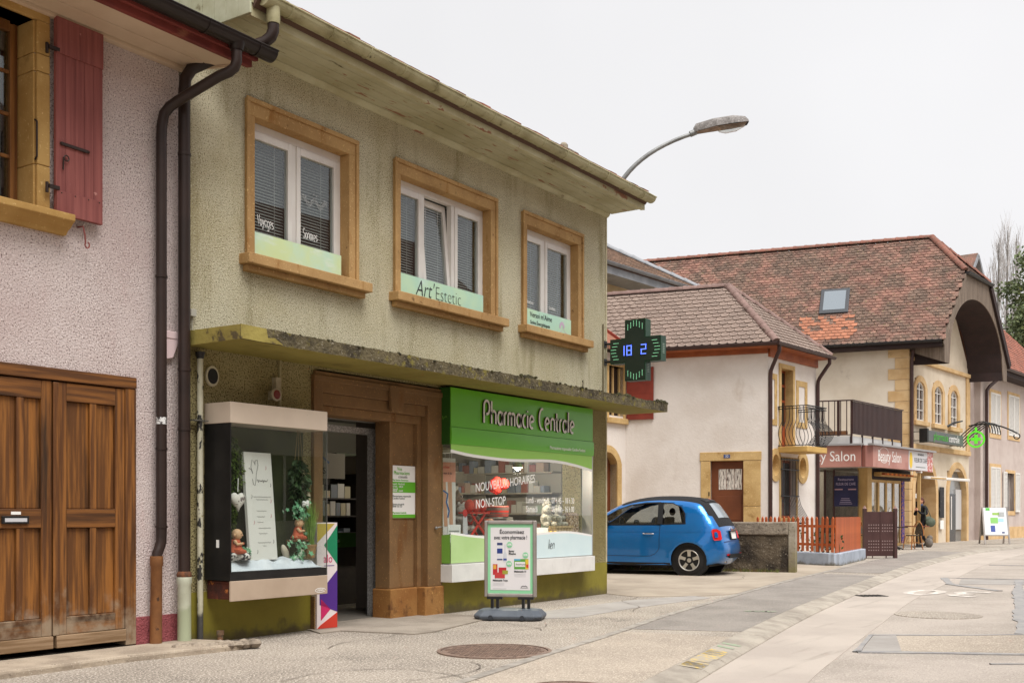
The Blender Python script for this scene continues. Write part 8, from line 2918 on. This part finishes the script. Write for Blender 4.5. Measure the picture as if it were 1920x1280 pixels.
for s_ in (1, -1):
    for wn__, nm in ((W_D, 'door_window'), (W_Q, 'quarter_window')):
        side_mesh(s_, [], wn__, 0.08, m_cgl, nm, 0.012).build(nm, m_cgl, car, smooth=True)
        fr_ = MB()
        n = len(wn__)
        cxm, czm = sum(p[0] for p in wn__) / n, sum(p[1] for p in wn__) / n
        for i in range(n):
            p, q = wn__[i], wn__[(i + 1) % n]
            o_ = lambda v: (v[0] + (v[0] - cxm) * 0.055, v[1] + (v[1] - czm) * 0.075)
            P, Q = o_(p), o_(q)
            i_ = lambda v: (v[0] + (cxm - v[0]) * 0.03, v[1] + (czm - v[1]) * 0.04)
            p2, q2 = i_(p), i_(q)
            fr_.face([(x, s_ * (hw(x, z) + 0.004), z) for x, z in (P, Q, q2, p2)])
        fr_.build('window_trim', m_trim2, car)
    pil = MB()
    pil.face([(x, s_ * (hw(x, z) + 0.022), z) for x, z in ((0.52, 0.985), (0.62, 0.985), (0.65, 1.41), (0.54, 1.41))])
    pil.build('pillar_trim', m_trim2, car)
    def line3(pts, w, nm, mat, up_=0.003):
        mb = MB()
        stroke_mesh(mb, pts, w, 0, lambda a, b, d: (a, s_ * (hw(a, b) + up_), b))
        mb.build(nm, mat, car)
    zz = [(0.57, 0.97 - 0.04 * k) for k in range(12)]
    line3(zz + [(0.60, 0.47), (0.66, 0.41), (0.75, 0.37)] + [(0.75 + 0.1 * k, 0.365) for k in range(1, 10)], 0.008, 'door_gap', m_trim2)
    line3([(-0.42 + 0.1 * k, 0.84 + 0.0 * k) for k in range(22)], 0.012, 'waist_crease', m_car, 0.006)
    line3([(0.36 + 0.1 * k, 0.215) for k in range(16)], 0.05, 'sill_trim', m_trim2)
    hd = MB()
    hd.tube([(0.68, s_ * (hw(0.68, 0.80) + 0.01), 0.80), (0.72, s_ * (hw(0.72, 0.80) + 0.03), 0.802), (0.85, s_ * (hw(0.85, 0.80) + 0.03), 0.804), (0.89, s_ * (hw(0.89, 0.80) + 0.01), 0.804)], 0.014, 8)
    hd.build('door_handle', m_chr, car, smooth=True)
    mr_ = MB().ball((1.62, s_ * 0.86, 1.0), (0.06, 0.10, 0.07), 12).build('mirror', m_trim2, car, smooth=True)
    MB().tube([(1.62, s_ * 0.74, 0.97), (1.62, s_ * 0.84, 0.98)], 0.02, 6).build('mirror_stalk', m_trim2, mr_)
    # wheel houses and wheels
    for wx in (0.0, 2.3):
        MB().lathe([(0.352, 0.0), (0.352, 0.20), (0.05, 0.201)], (wx, s_ * 0.56 if s_ > 0 else -0.76, WZ), 20, axis='y').build('wheel_house', m_trim2, car)
        wh_ = MB()
        yo = s_ * 0.775
        prof = [(0.19, -0.185), (0.26, -0.185), (0.288, -0.165), (0.295, -0.12), (0.295, -0.06), (0.288, -0.02), (0.26, 0.0), (0.205, 0.003), (0.19, -0.01)]
        n = 32
        vs = []
        for r_, t_ in prof:
            for j in range(n):
                an = 2 * math.pi * j / n
                vs.append((wx + r_ * math.cos(an), yo + s_ * t_, WZ + r_ * math.sin(an)))
        fs = [(i * n + j, i * n + (j + 1) % n, (i + 1) * n + (j + 1) % n, (i + 1) * n + j) for i in range(len(prof) - 1) for j in range(n)]
        wheel = wh_.raw(vs, fs).build('wheel', m_tyre, car, smooth=True)
        rm = MB()
        prof = [(0.207, 0.0), (0.20, 0.006), (0.185, -0.002), (0.18, -0.04), (0.18, -0.15)]
        vs = [(wx + r_ * math.cos(2 * math.pi * j / n), yo + s_ * t_, WZ + r_ * math.sin(2 * math.pi * j / n)) for r_, t_ in prof for j in range(n)]
        fs = [(i * n + j, i * n + (j + 1) % n, (i + 1) * n + (j + 1) % n, (i + 1) * n + j) for i in range(len(prof) - 1) for j in range(n)]
        rm.raw(vs, fs).build('rim', m_rim, wheel, smooth=True)
        for k in range(5):
            an = R(90 + 72 * k)
            ca, sa = math.cos(an), math.sin(an)
            sp_ = MB()
            f_ = lambda r_, t_, o__: (wx + r_ * ca - t_ * sa, yo + s_ * o__, WZ + r_ * sa + t_ * ca)
            prof2 = [(0.03, 0.034, -0.02), (0.09, 0.030, -0.012), (0.15, 0.030, -0.005), (0.192, 0.046, -0.002)]
            for q0, q1 in zip(prof2[:-1], prof2[1:]):
                sp_.face([f_(q0[0], -q0[1], q0[2]), f_(q0[0], q0[1], q0[2]), f_(q1[0], q1[1], q1[2]), f_(q1[0], -q1[1], q1[2])])
                for sg in (-1, 1):
                    sp_.face([f_(q0[0], sg * q0[1], q0[2]), f_(q1[0], sg * q1[1], q1[2]), f_(q1[0], sg * q1[1], q1[2] - 0.04), f_(q0[0], sg * q0[1], q0[2] - 0.04)])
            sp_.build('spoke', m_rim, wheel)
        MB().lathe([(0.045, 0), (0.04, s_ * 0.012), (0.02, s_ * 0.014)], (wx, yo - s_ * 0.022, WZ), 14, axis='y').build('hub_cap', m_rim, wheel)
        MB().lathe([(0.175, 0), (0.175, 0.004)], (wx, yo - s_ * 0.10, WZ), 20, axis='y').build('brake_disc', M('brake steel', (70, 66, 62), 0.5, metal=0.5), wheel)
# rear details, placed on the tail surface
def tail(i, f, up_=0.004):
    p = Vector(strip_pt(i, f))
    return p + Vector((NRM[i][0], 0, NRM[i][1])) * up_
def tail_patch(z0, z1, f0, f1, nm, mat, up_=0.006, n=6, parent=None):
    idx = [i for i in range(len(SIL) // 2) if z0 <= SIL[i][1] <= z1 and SIL[i][0] < 0.3]
    mb = MB()
    for a, b in zip(idx[:-1], idx[1:]):
        for k in range(n):
            g0, g1 = f0 + (f1 - f0) * k / n, f0 + (f1 - f0) * (k + 1) / n
            mb.face([tail(a, g0, up_), tail(b, g0, up_), tail(b, g1, up_), tail(a, g1, up_)])
    return mb.build(nm, mat, parent or car, smooth=True, weld=True)
tail_patch(1.06, 1.37, -0.66, 0.66, 'rear_window', M('pale rear glass', (150, 158, 164), 0.08), 0.006)
tail_patch(0.92, 1.02, -0.96, 0.96, 'hatch_seam', m_fab, 0.005)
tail_patch(1.385, 1.43, -0.8, 0.8, 'spoiler', m_trim2, 0.012)
tail_patch(1.395, 1.42, -0.12, 0.12, 'brake_light', m_tail, 0.018)
tail_patch(0.615, 0.66, -0.97, 0.97, 'bumper_gap', M('blue shade gap', (18, 60, 110), 0.4), 0.003)
for s_ in (1, -1):
    cs_ = [(-0.49, 0.90), (-0.43, 0.895), (-0.41, 0.86), (-0.45, 0.70), (-0.47, 0.68), (-0.56, 0.685), (-0.575, 0.71), (-0.54, 0.86)]
    tl_ = MB()
    f_ = lambda x, z, o__: (x - 0.01 - o__ * 0.5, s_ * (hw(x, z) + 0.012 + o__), z)
    n = len(cs_)
    tl_.face([f_(x, z, 0.006) for x, z in cs_])
    for i in range(n):
        p, q = cs_[i], cs_[(i + 1) % n]
        tl_.face([f_(*p, 0.006), f_(*q, 0.006), f_(*q, -0.03), f_(*p, -0.03)])
    lamp_ = tl_.build('tail_lamp', m_tail, car)
    inn = [(-0.49 + (x + 0.49) * 0.38, 0.785 + (z - 0.785) * 0.5) for x, z in cs_]
    MB().face([f_(x, z, 0.010) for x, z in inn]).build('lamp_centre', m_car, lamp_)
    rf_ = MB().box(-0.02, 0.02, -0.06, 0.06, 0, 0.035)
    i_ = sil_i(-0.62, 0.40)
    p = Vector(strip_pt(i_, 0.72 * s_))
    rf_.build('reflector', m_tail, car, loc=p + Vector((-0.0, 0, -0.02)))
i_ = sil_i(-0.56, 0.76)
p = Vector(strip_pt(i_, 0))
pt = Vector((NRM[i_][0], 0, NRM[i_][1]))
MB().box(-0.02, 0.012, -0.20, 0.20, -0.085, 0.085).build('plate_recess', m_trim2, car, loc=p + pt * 0.004, rot=(0, R(10), 0))
pt_ = MB().box(-0.026, -0.0205, -0.15, 0.15, -0.07, 0.07).build('number_plate', m_white, car, loc=p + pt * 0.004, rot=(0, R(10), 0))
MB().beam(tuple(p + Vector((-0.035, -0.16, 0.105))), tuple(p + Vector((-0.035, 0.16, 0.105))), 0.03, 0.03).build('hatch_handle', m_chr, car)
i_ = sil_i(-0.61, 0.42)
pz = Vector(strip_pt(i_, 0))
MB().box(-0.012, 0.02, -0.42, 0.42, -0.04, 0.035).build('lower_grille', m_trim2, car, loc=pz + Vector((-0.0, 0, -0.02)))
MB().tube([(-0.50, 0.35, 0.27), (-0.60, 0.35, 0.27)], 0.03, 10).build('exhaust', m_chr, car)
MB().ball(tuple(Vector(strip_pt(sil_i(-0.545, 0.88), 0)) + Vector((-0.005, 0, 0))), (0.012, 0.035, 0.035), 10).build('badge', m_chr, car, smooth=True)
MB().box(-0.35, 2.7, -0.64, 0.64, 0.17, 0.24).build('underbody', m_trim2, car)
m_int = M('dark cabin', (40, 38, 38), 0.8)
MB().box(-0.25, 1.9, -0.66, 0.66, 0.28, 0.62).build('cabin_floor', m_int, car)
MB().box(1.6, 2.0, -0.64, 0.64, 0.62, 0.98).build('dashboard', m_int, car, bev=0.05)
m_seat = M('seat cloth', (58, 54, 52), 0.9)
for y in (0.34, -0.34):
    se = MB()
    se.pY([(0.75, 0.6), (0.95, 0.62), (0.80, 1.12), (0.68, 1.13)], y - 0.22, y + 0.22)
    st_ = se.build('seat', m_seat, car, bev=0.05, seg=3)
    MB().ball((0.68, y, 1.23), (0.055, 0.11, 0.08), 12).build('head_restraint', m_seat, st_, smooth=True)
    MB().box(0.85, 1.35, y - 0.22, y + 0.22, 0.55, 0.70).build('seat_cushion', m_seat, st_, bev=0.04)
    rs = MB().pY([(0.0, 0.6), (0.15, 0.6), (-0.02, 1.02), (-0.14, 1.02)], y - 0.28, y + 0.28).build('rear_seat', m_seat, car, bev=0.04)
    MB().ball((-0.02, y, 1.13), (0.05, 0.10, 0.07), 12).build('head_restraint', m_seat, rs, smooth=True)
MB().tube([(1.48 + 0.05 * math.sin(R(a)) * 0.5, 0.34 + 0.18 * math.cos(R(a)), 0.95 + 0.17 * math.sin(R(a))) for a in range(0, 361, 20)], 0.015, 6).build('steering_wheel', m_trim2, car, smooth=True)

car.scale = (1, 1, 0.975)

# ------------------------------------------------------------------ café table and chairs
tbl = thing('cafe_table', 'small dark café table on a pedestal outside the salon', 'table', (36.4, 9.75, 0.004))
MB().lathe([(0.40, 0.71), (0.41, 0.725), (0.41, 0.74), (0.02, 0.745)], (0, 0, 0), 24).build('table_top', m_dkwood, tbl)
MB().lathe([(0.04, 0.05), (0.035, 0.1), (0.03, 0.7), (0.09, 0.71)], (0, 0, 0), 10).build('pedestal', m_wi, tbl)
for k in range(4):
    an = R(45 + 90 * k)
    MB().tube([(0, 0, 0.12), (0.16 * math.cos(an), 0.16 * math.sin(an), 0.06), (0.3 * math.cos(an), 0.3 * math.sin(an), 0.015)], 0.022, 6).build('foot', m_wi, tbl)
tb2 = thing('cafe_table', 'second café table with a reddish top behind the bistro chair', 'table', (39.6, 9.85, 0.004))
MB().lathe([(0.40, 0.71), (0.41, 0.725), (0.41, 0.74), (0.02, 0.745)], (0, 0, 0), 24).build('table_top', M('reddish table', (120, 60, 44), 0.5), tb2)
MB().lathe([(0.22, 0.0), (0.2, 0.02), (0.035, 0.05), (0.03, 0.7), (0.09, 0.71)], (0, 0, 0), 12).build('pedestal', m_wi, tb2)
m_rat = M('cane', (176, 118, 62), 0.6, (150, 92, 44), 8)
m_weave = M('dark woven seat', (54, 48, 42), 0.8, (110, 92, 66), 40, (0.5, 0.58))
def bistro_chair(loc, rz, label):
    t = thing('bistro_chair', label, 'chair', loc, rz)
    MB().lathe([(0.20, 0.44), (0.21, 0.46), (0.20, 0.475), (0.02, 0.478)], (0, 0, 0), 18).build('seat', m_weave, t)
    for sx__, sy__ in ((1, 1), (1, -1), (-1, 1), (-1, -1)):
        if sx__ < 0:
            MB().tube([(0.22 * sx__, 0.20 * sy__, 0.0), (0.17 * sx__, 0.16 * sy__, 0.45)], 0.018, 7).build('leg', m_rat, t)
        else:
            MB().tube([(0.25, 0.19 * sy__, 0.0), (0.18, 0.17 * sy__, 0.45)], 0.018, 7).build('leg', m_rat, t)
    bk_ = MB().tube([(0.18 + 0.10 * math.sin(R(a / 2)) ** 2 * 1.0, 0.19 * math.cos(R(a)), 0.45 + 0.46 * math.sin(R(a))) for a in range(0, 181, 12)], 0.017, 7).build('back_hoop', m_rat, t, smooth=True)
    q = MB()
    arch = [(0.16 * math.cos(R(a)), 0.50 + 0.37 * math.sin(R(a))) for a in range(0, 181, 15)]
    q.prism(arch, lambda a, b, d: (0.20 + 0.10 * (b - 0.45) / 0.46 + d, a, b), -0.006, 0.006)
    q.build('back_panel', m_weave, bk_)
    for z in (0.22,):
        MB().tube([(0.21 * math.cos(R(a)), 0.19 * math.sin(R(a)), z) for a in range(0, 361, 20)], 0.010, 5).build('stretcher', m_rat, t)
    for k in range(4):
        an = R(45 + 90 * k)
        MB().tube([(0.21 * math.cos(an), 0.19 * math.sin(an), 0.25), (0.14 * math.cos(an + 0.5), 0.14 * math.sin(an + 0.5), 0.44)], 0.008, 5).build('brace', m_rat, t)
bistro_chair((37.05, 9.35, 0.004), R(-35), 'cane bistro chair with dark woven back beside the café table')
bistro_chair((36.3, 10.6, 0.004), R(80), 'cane bistro chair pushed behind the café table')
mb = MB()
mb.ball((0, 0, 0.16), (0.2, 0.14, 0.18), 12)
mb.ball((0.05, -0.02, 0.32), (0.12, 0.1, 0.1), 10)
tag(mb.build('grey_bag', M('grey cloth bag', (120, 112, 104), 0.9, (90, 84, 78), 5, bump=0.5, bs=12), None, smooth=True, loc=(39.8, 9.5, 0.004)), 'slumped grey bag on the ground by the post', 'bag')

# ------------------------------------------------------------------ person in dark clothes
def skin_body(name, joints, edges, mat, parent, sub=2, root=0):
    me = bpy.data.meshes.new(name)
    me.from_pydata([j[0] for j in joints], edges, [])
    o = bpy.data.objects.new(name, me)
    C.objects.link(o)
    o.parent = parent
    me.materials.append(mat)
    sk = o.modifiers.new('skin', 'SKIN')
    sk.use_smooth_shade = True
    for i, j in enumerate(joints):
        r = j[1]
        me.skin_vertices[0].data[i].radius = (r, r) if isinstance(r, (int, float)) else r
        me.skin_vertices[0].data[i].use_root = (i == root)
    sb_ = o.modifiers.new('sub', 'SUBSURF')
    sb_.levels = sub
    sb_.render_levels = sub
    return o
pe = thing('person', 'person in black clothes with a green shoulder bag walking out of the arch', 'person', (40.7, 9.95, 0.004), R(150))
m_blk = M('black clothing', (34, 34, 38), 0.85, (26, 26, 30), 6, bump=0.3, bs=20)
m_skin = M('skin', (206, 150, 122), 0.6)
m_hair = M('reddish brown hair', (96, 50, 34), 0.7, (70, 36, 26), 20)
J = [((0, 0, 0.92), (0.16, 0.12)), ((0.01, 0, 1.08), (0.135, 0.10)), ((0.02, 0, 1.25), (0.165, 0.11)), ((0.02, 0, 1.40), (0.12, 0.085)), ((0.03, 0, 1.48), 0.05),
     ((0.02, 0.17, 1.39), 0.065), ((0.02, 0.25, 1.16), 0.05), ((0.20, 0.16, 1.16), 0.042), ((0.26, 0.06, 1.28), 0.032),
     ((0.02, -0.17, 1.39), 0.065), ((0.0, -0.26, 1.15), 0.05), ((0.20, -0.16, 1.14), 0.042), ((0.26, -0.05, 1.27), 0.032),
     ((0.02, 0.10, 0.86), 0.10), ((0.14, 0.10, 0.50), 0.072), ((0.16, 0.10, 0.12), 0.05), ((0.0, -0.10, 0.86), 0.10), ((-0.08, -0.10, 0.49), 0.07), ((-0.28, -0.10, 0.16), 0.048)]
E_ = [(0, 1), (1, 2), (2, 3), (3, 4), (3, 5), (5, 6), (6, 7), (7, 8), (3, 9), (9, 10), (10, 11), (11, 12), (0, 13), (13, 14), (14, 15), (0, 16), (16, 17), (17, 18)]
skin_body('body', J, E_, m_blk, pe)
hd_ = MB().ball((0.055, 0, 1.62), (0.095, 0.078, 0.115), 16).build('head', m_skin, pe, smooth=True)
MB().tube([(0.03, 0, 1.46), (0.045, 0, 1.55)], [0.052, 0.05], 10).build('neck', m_skin, pe, smooth=True)
hr = MB()
hr.ball((0.03, 0, 1.65), (0.105, 0.09, 0.11), 14)
hr.ball((-0.03, 0, 1.60), (0.07, 0.075, 0.09), 12)
hr.build('hair', m_hair, hd_, smooth=True)
MB().ball((0.155, 0, 1.615), (0.018, 0.013, 0.022), 8).build('nose', m_skin, hd_, smooth=True)
for s_ in (1, -1):
    MB().ball((0.142, 0.03 * s_, 1.635), (0.009, 0.012, 0.008), 8).build('eye', m_black, hd_)
    MB().ball((0.05, 0.08 * s_, 1.615), (0.02, 0.01, 0.028), 8).build('ear', m_skin, hd_)
    MB().lathe([(0.028, 0), (0.028, 0.003)], (0.148, 0.032 * s_, 1.635), 10, axis='x').build('spectacle_lens', m_black, hd_)
    # hand with five fingers closed towards the chest
    hx_, hy_, hz_ = 0.275, 0.045 * s_, 1.30
    ha = MB().ball((hx_, hy_, hz_), (0.035, 0.022, 0.042), 10).build('hand', m_skin, pe, smooth=True)
    for k in range(4):
        MB().tube([(hx_ + 0.012 - 0.008 * k, hy_, hz_ + 0.03), (hx_ + 0.02 - 0.009 * k, hy_ - 0.012 * s_, hz_ + 0.065 + 0.006 * (k in (1, 2))), (hx_ + 0.012 - 0.009 * k, hy_ - 0.03 * s_, hz_ + 0.075)], [0.009, 0.008, 0.006], 6).build('finger', m_skin, ha, smooth=True)
    MB().tube([(hx_ - 0.02, hy_, hz_), (hx_ - 0.035, hy_ - 0.02 * s_, hz_ + 0.025), (hx_ - 0.03, hy_ - 0.03 * s_, hz_ + 0.045)], [0.010, 0.009, 0.007], 6).build('thumb', m_skin, ha, smooth=True)
MB().ball((0.148, 0, 1.57), (0.006, 0.02, 0.006), 8).build('mouth', M('lips', (170, 90, 80), 0.5), hd_)
MB().tube([(0.0, 0.0, 1.50), (0.08, 0.02, 1.47), (0.10, 0.0, 1.40), (0.11, 0.02, 1.33)], [0.05, 0.055, 0.05, 0.03], 8).build('scarf', M('blue scarf', (60, 76, 110), 0.9), pe, smooth=True)
for x_, y_, z_, rx_ in ((0.20, 0.10, 0.045, 0), (-0.27, -0.10, 0.08, 35)):
    MB().ball((0, 0, 0), (0.125, 0.045, 0.045), 12).build('shoe', m_black, pe, smooth=True, loc=(x_, y_, z_), rot=(0, R(rx_), 0))
bg_ = thing('shoulder_bag', 'soft green bag hanging at the side of the walking person', 'bag', (40.7, 9.95, 0.004), R(150))
q = MB()
q.ball((-0.10, 0.30, 0.86), (0.23, 0.09, 0.17), 14)
q.ball((-0.02, 0.29, 0.96), (0.15, 0.07, 0.12), 12)
q.build('bag_body', M('grey green cloth', (96, 104, 88), 0.85, (78, 86, 72), 5, bump=0.4, bs=14), bg_, smooth=True)
MB().tube([(-0.18, 0.28, 0.98), (-0.02, 0.22, 1.38), (0.02, 0.16, 1.48), (0.10, 0.24, 1.2), (0.08, 0.28, 0.98)], 0.014, 6).build('strap', MATS['grey green cloth'], bg_)

# ------------------------------------------------------------------ far pavement sign
fs_ = thing('folding_sign', 'white folding pavement sign with small green pictures at the far right', 'sign', (45.6, 8.45, 0.0), R(-62))
fs_.scale = (1.25, 1.25, 1.12)
for y0, tilt in ((-0.02, 1), (0.02, -1)):
    q = MB()
    m_ = Matrix.Translation((0, 0, 1.25)) @ Matrix.Rotation(R(13 * tilt), 4, 'X')
    f_ = lambda x0, x1, z0, z1, y0_, y1_: tf(MB().box(x0, x1, y0_, y1_, z0, z1), m_)
    pn = f_(-0.34, 0.34, -0.95, 0.0, -0.012 if tilt < 0 else -0.012, 0.012).build('panel', M('sign white', (226, 228, 230), 0.4) if tilt < 0 else m_iron, fs_)
    for x in (-0.36, 0.36):
        f_(x - 0.022, x + 0.022, -1.27, 0.02, -0.02, 0.02).build('leg', m_al, fs_)
    f_(-0.338, 0.338, -0.99, -0.95, -0.018, 0.018).build('cross_rail', m_al, fs_)
    if tilt < 0:
        for x, z, w_, h_, c in ((-0.27, -0.10, 0.12, 0.09, (90, 190, 70)), (-0.08, -0.26, 0.2, 0.08, (150, 190, 90)), (-0.15, -0.55, 0.22, 0.2, (140, 200, 110)), (0.08, -0.50, 0.16, 0.12, (170, 210, 226)), (-0.16, -0.85, 0.13, 0.22, (70, 90, 160)), (0.16, -0.9, 0.08, 0.05, (60, 70, 120))):
            f_(x, x + w_, z, z + h_, -0.0165, -0.0125).build('picture', M('sign picture %d %d' % (c[0], c[1]), c, 0.5), pn)
        for k in range(5):
            f_(0.08, 0.27, -0.18 - 0.035 * k, -0.165 - 0.035 * k, -0.0165, -0.0125).build('text_line', MATS['grey print'], pn)

# ------------------------------------------------------------------ trees beyond the roofs
def wpt(x, y, D):
    u = (x - 960) / 2060
    v = (963 - y) / 2060
    c_, s_ = math.cos(THETA), math.sin(THETA)
    return Vector(((c_ + u * s_) * D, (s_ - u * c_) * D, 1.16 + v * D))
m_bark = M('grey bark', (120, 112, 104), 0.9, (92, 86, 80), 6)
m_ever = M('evergreen leaves', (118, 128, 92), 0.8, (88, 100, 68), 0.6, (0.4, 0.62), speck=((130, 134, 70), 1.1, 0.58, 0.72), island=0.45)
def poplar(base, hgt, spread, label):
    t = thing('bare_tree', label, 'tree', (base.x, base.y, 0))
    MB().tube([(0, 0, 0), (0.05, 0, hgt * 0.4), (0, 0.05, hgt * 0.75), (0, 0, hgt)], [0.35, 0.25, 0.10, 0.02], 8).build('trunk', m_bark, t, smooth=True)
    cr_ = MB()
    for k in range(40):
        z0 = hgt * random.uniform(0.3, 0.95)
        an = random.uniform(0, 6.283)
        ln = (hgt - z0) * random.uniform(0.35, 0.75) + 1.0
        sp = spread * random.uniform(0.5, 1.0) * min(1, (hgt - z0) / hgt * 2.2)
        p0 = Vector((0, 0, z0))
        p1 = p0 + Vector((math.cos(an) * sp * 0.6, math.sin(an) * sp * 0.6, ln * 0.4))
        p2 = p0 + Vector((math.cos(an) * sp, math.sin(an) * sp, ln))
        cr_.tube([p0, p1, p2], [0.045, 0.03, 0.01], 4, cap=False)
        for j in range(7):
            q0 = p1.lerp(p2, random.random())
            q1 = q0 + Vector((random.uniform(-0.4, 0.4), random.uniform(-0.4, 0.4), random.uniform(0.5, 1.6)))
            cr_.tube([q0, q1], [0.012, 0.004], 3, cap=False)
    tag(cr_.build('crown', M('twig grey', (190, 184, 182), 0.9, (170, 164, 162), 2), t), kind='stuff')
for i, (x, yt, sp) in enumerate(((1873, 452, 1.0), (1889, 432, 1.3), (1906, 440, 0.9))):
    D = 86 + i * 2
    p = wpt(x, yt, D)
    poplar(p, p.z, sp * 1.5, ('left', 'middle', 'right')[i] + ' bare slender tree of the three behind the roofs at the right')
def bushy(x, y, D, rx, rz, label, n=9000, lsz=0.30):
    c = wpt(x, y, D)
    t = thing('evergreen_tree', label, 'tree', (c.x, c.y, 0))
    MB().tube([(0, 0, 0), (0.1, 0, c.z * 0.5), (0, 0.1, c.z)], [0.4, 0.3, 0.12], 8).build('trunk', m_bark, t, smooth=True)
    for k in range(7):
        an = k * 0.9
        MB().tube([(0, 0, c.z - rz * 0.5 + k * 0.2), (math.cos(an) * rx * 0.4, math.sin(an) * rx * 0.4, c.z - rz * 0.1 + k * 0.25), (math.cos(an) * rx * 0.75, math.sin(an) * rx * 0.75, c.z + rz * 0.2)], [0.12, 0.08, 0.03], 5).build('limb', m_bark, t, smooth=True)
    cl_ = []
    for k in range(46):
        while True:
            v = Vector((random.uniform(-1, 1), random.uniform(-1, 1), random.uniform(-1, 1)))
            if v.length < 1:
                break
        v = v.normalized() * (v.length ** 0.5)
        cl_.append(Vector((v.x * rx, v.y * rx, c.z + v.z * rz)))
    lf_ = MB()
    for k in range(n):
        cc = random.choice(cl_)
        r_ = rx * 0.26
        p = cc + Vector((random.gauss(0, r_ * 0.6), random.gauss(0, r_ * 0.6), random.gauss(0, r_ * 0.45)))
        leaf(lf_, p, (random.uniform(-1, 1), random.uniform(-1, 1), random.uniform(-0.6, 0.6)), lsz * random.uniform(0.6, 1.3), lsz * 0.3)
    tag(lf_.build('crown', m_ever, t), kind='stuff')
bushy(1978, 530, 78, 3.1, 2.9, 'tall dark evergreen tree at the right edge behind the houses')
bushy(1968, 612, 74, 2.4, 1.6, 'lower dark evergreen tree under the tall one at the right edge', 5000)
# ------------------------------------------------------------------ houses across the street, mirrored in the panes
for i, (x0, x1, hgt, c, rc, lab) in enumerate(((-9, 3.5, 6.6, (196, 184, 162), (120, 84, 68), 'cream house across the street mirrored in the display case'),
                                               (3.8, 13.5, 7.4, (178, 150, 142), (104, 78, 68), 'rose house across the street mirrored in the shop window'),
                                               (13.8, 27, 6.2, (190, 186, 176), (112, 80, 66), 'grey house across the street mirrored in the upper panes'))):
    t = thing('facing_house', lab, 'building', (0, -5.6, 0), R(7), 'houses across the street')
    xs = [x0 + 1.4 + k * 2.4 for k in range(int((x1 - x0 - 1.5) / 2.4))]
    hol = [(x, x + 1.0, z, z + 1.5) for x in xs for z in (1.0, 4.0)]
    w = MB()
    w.wall(x0, x1, -0.4, hgt, hol, -0.3, 0.0)
    w.build('wall', M('facing render %d' % i, c, 0.9, tuple(int(v * 0.93) for v in c), 1.2), t)
    MB().box(x0, x1, -8.0, -7.7, -0.4, hgt).build('rear_wall', MATS['facing render %d' % i], t)
    MB().pX([(0.6, hgt - 0.05), (-4, hgt + 3.6), (-8.6, hgt - 0.05), (-8.6, hgt - 0.2), (-4, hgt + 3.4), (0.6, hgt - 0.2)], x0 - 0.1, x1 + 0.1).build('roof', M('facing roof %d' % i, rc, 0.9, tuple(int(v * 0.8) for v in rc), 5), t)
    for a, b, z0, z1 in hol:
        wn2 = MB().box(a, b, -0.2, -0.17, z0, z1).build('window', M('facing pane', (50, 52, 54), 0.2), t)
        MB().box((a + b) / 2 - 0.03, (a + b) / 2 + 0.03, -0.169, -0.14, z0, z1).build('mullion', m_pvc, wn2)
        for q in (a - 0.5, b + 0.02):
            MB().box(q, q + 0.48, 0.001, 0.04, z0, z1).build('shutter', M('facing shutter', (104, 110, 96), 0.7), wn2)
# groups for repeated things
for pre, gname in {'manhole_cover': 'manhole covers in the pavement', 'plush_toy': 'plush toys in the shop window', 'cloth_bundle': 'coral bundles on the red rack', 'folded_cloth': 'folded cloths in the shop window',
                   'toy_block': 'toy blocks in a row', 'rubber_duck': 'yellow rubber ducks', 'price_card': 'price cards in the shop window', 'ivy_sprig': 'ivy in the display case', 'hanging_plant': 'hanging plants in the display case',
                   'figurine': 'figurines in the display case', 'cafe_table': 'café tables', 'bistro_chair': 'bistro chairs', 'bare_tree': 'bare trees behind the roofs', 'evergreen_tree': 'evergreen trees behind the roofs', 'shelf_rack': 'shelf racks inside the pharmacy'}.items():
    for o in bpy.data.objects:
        if o.parent is None and o.name.split('.')[0] == pre:
            o['group'] = gname
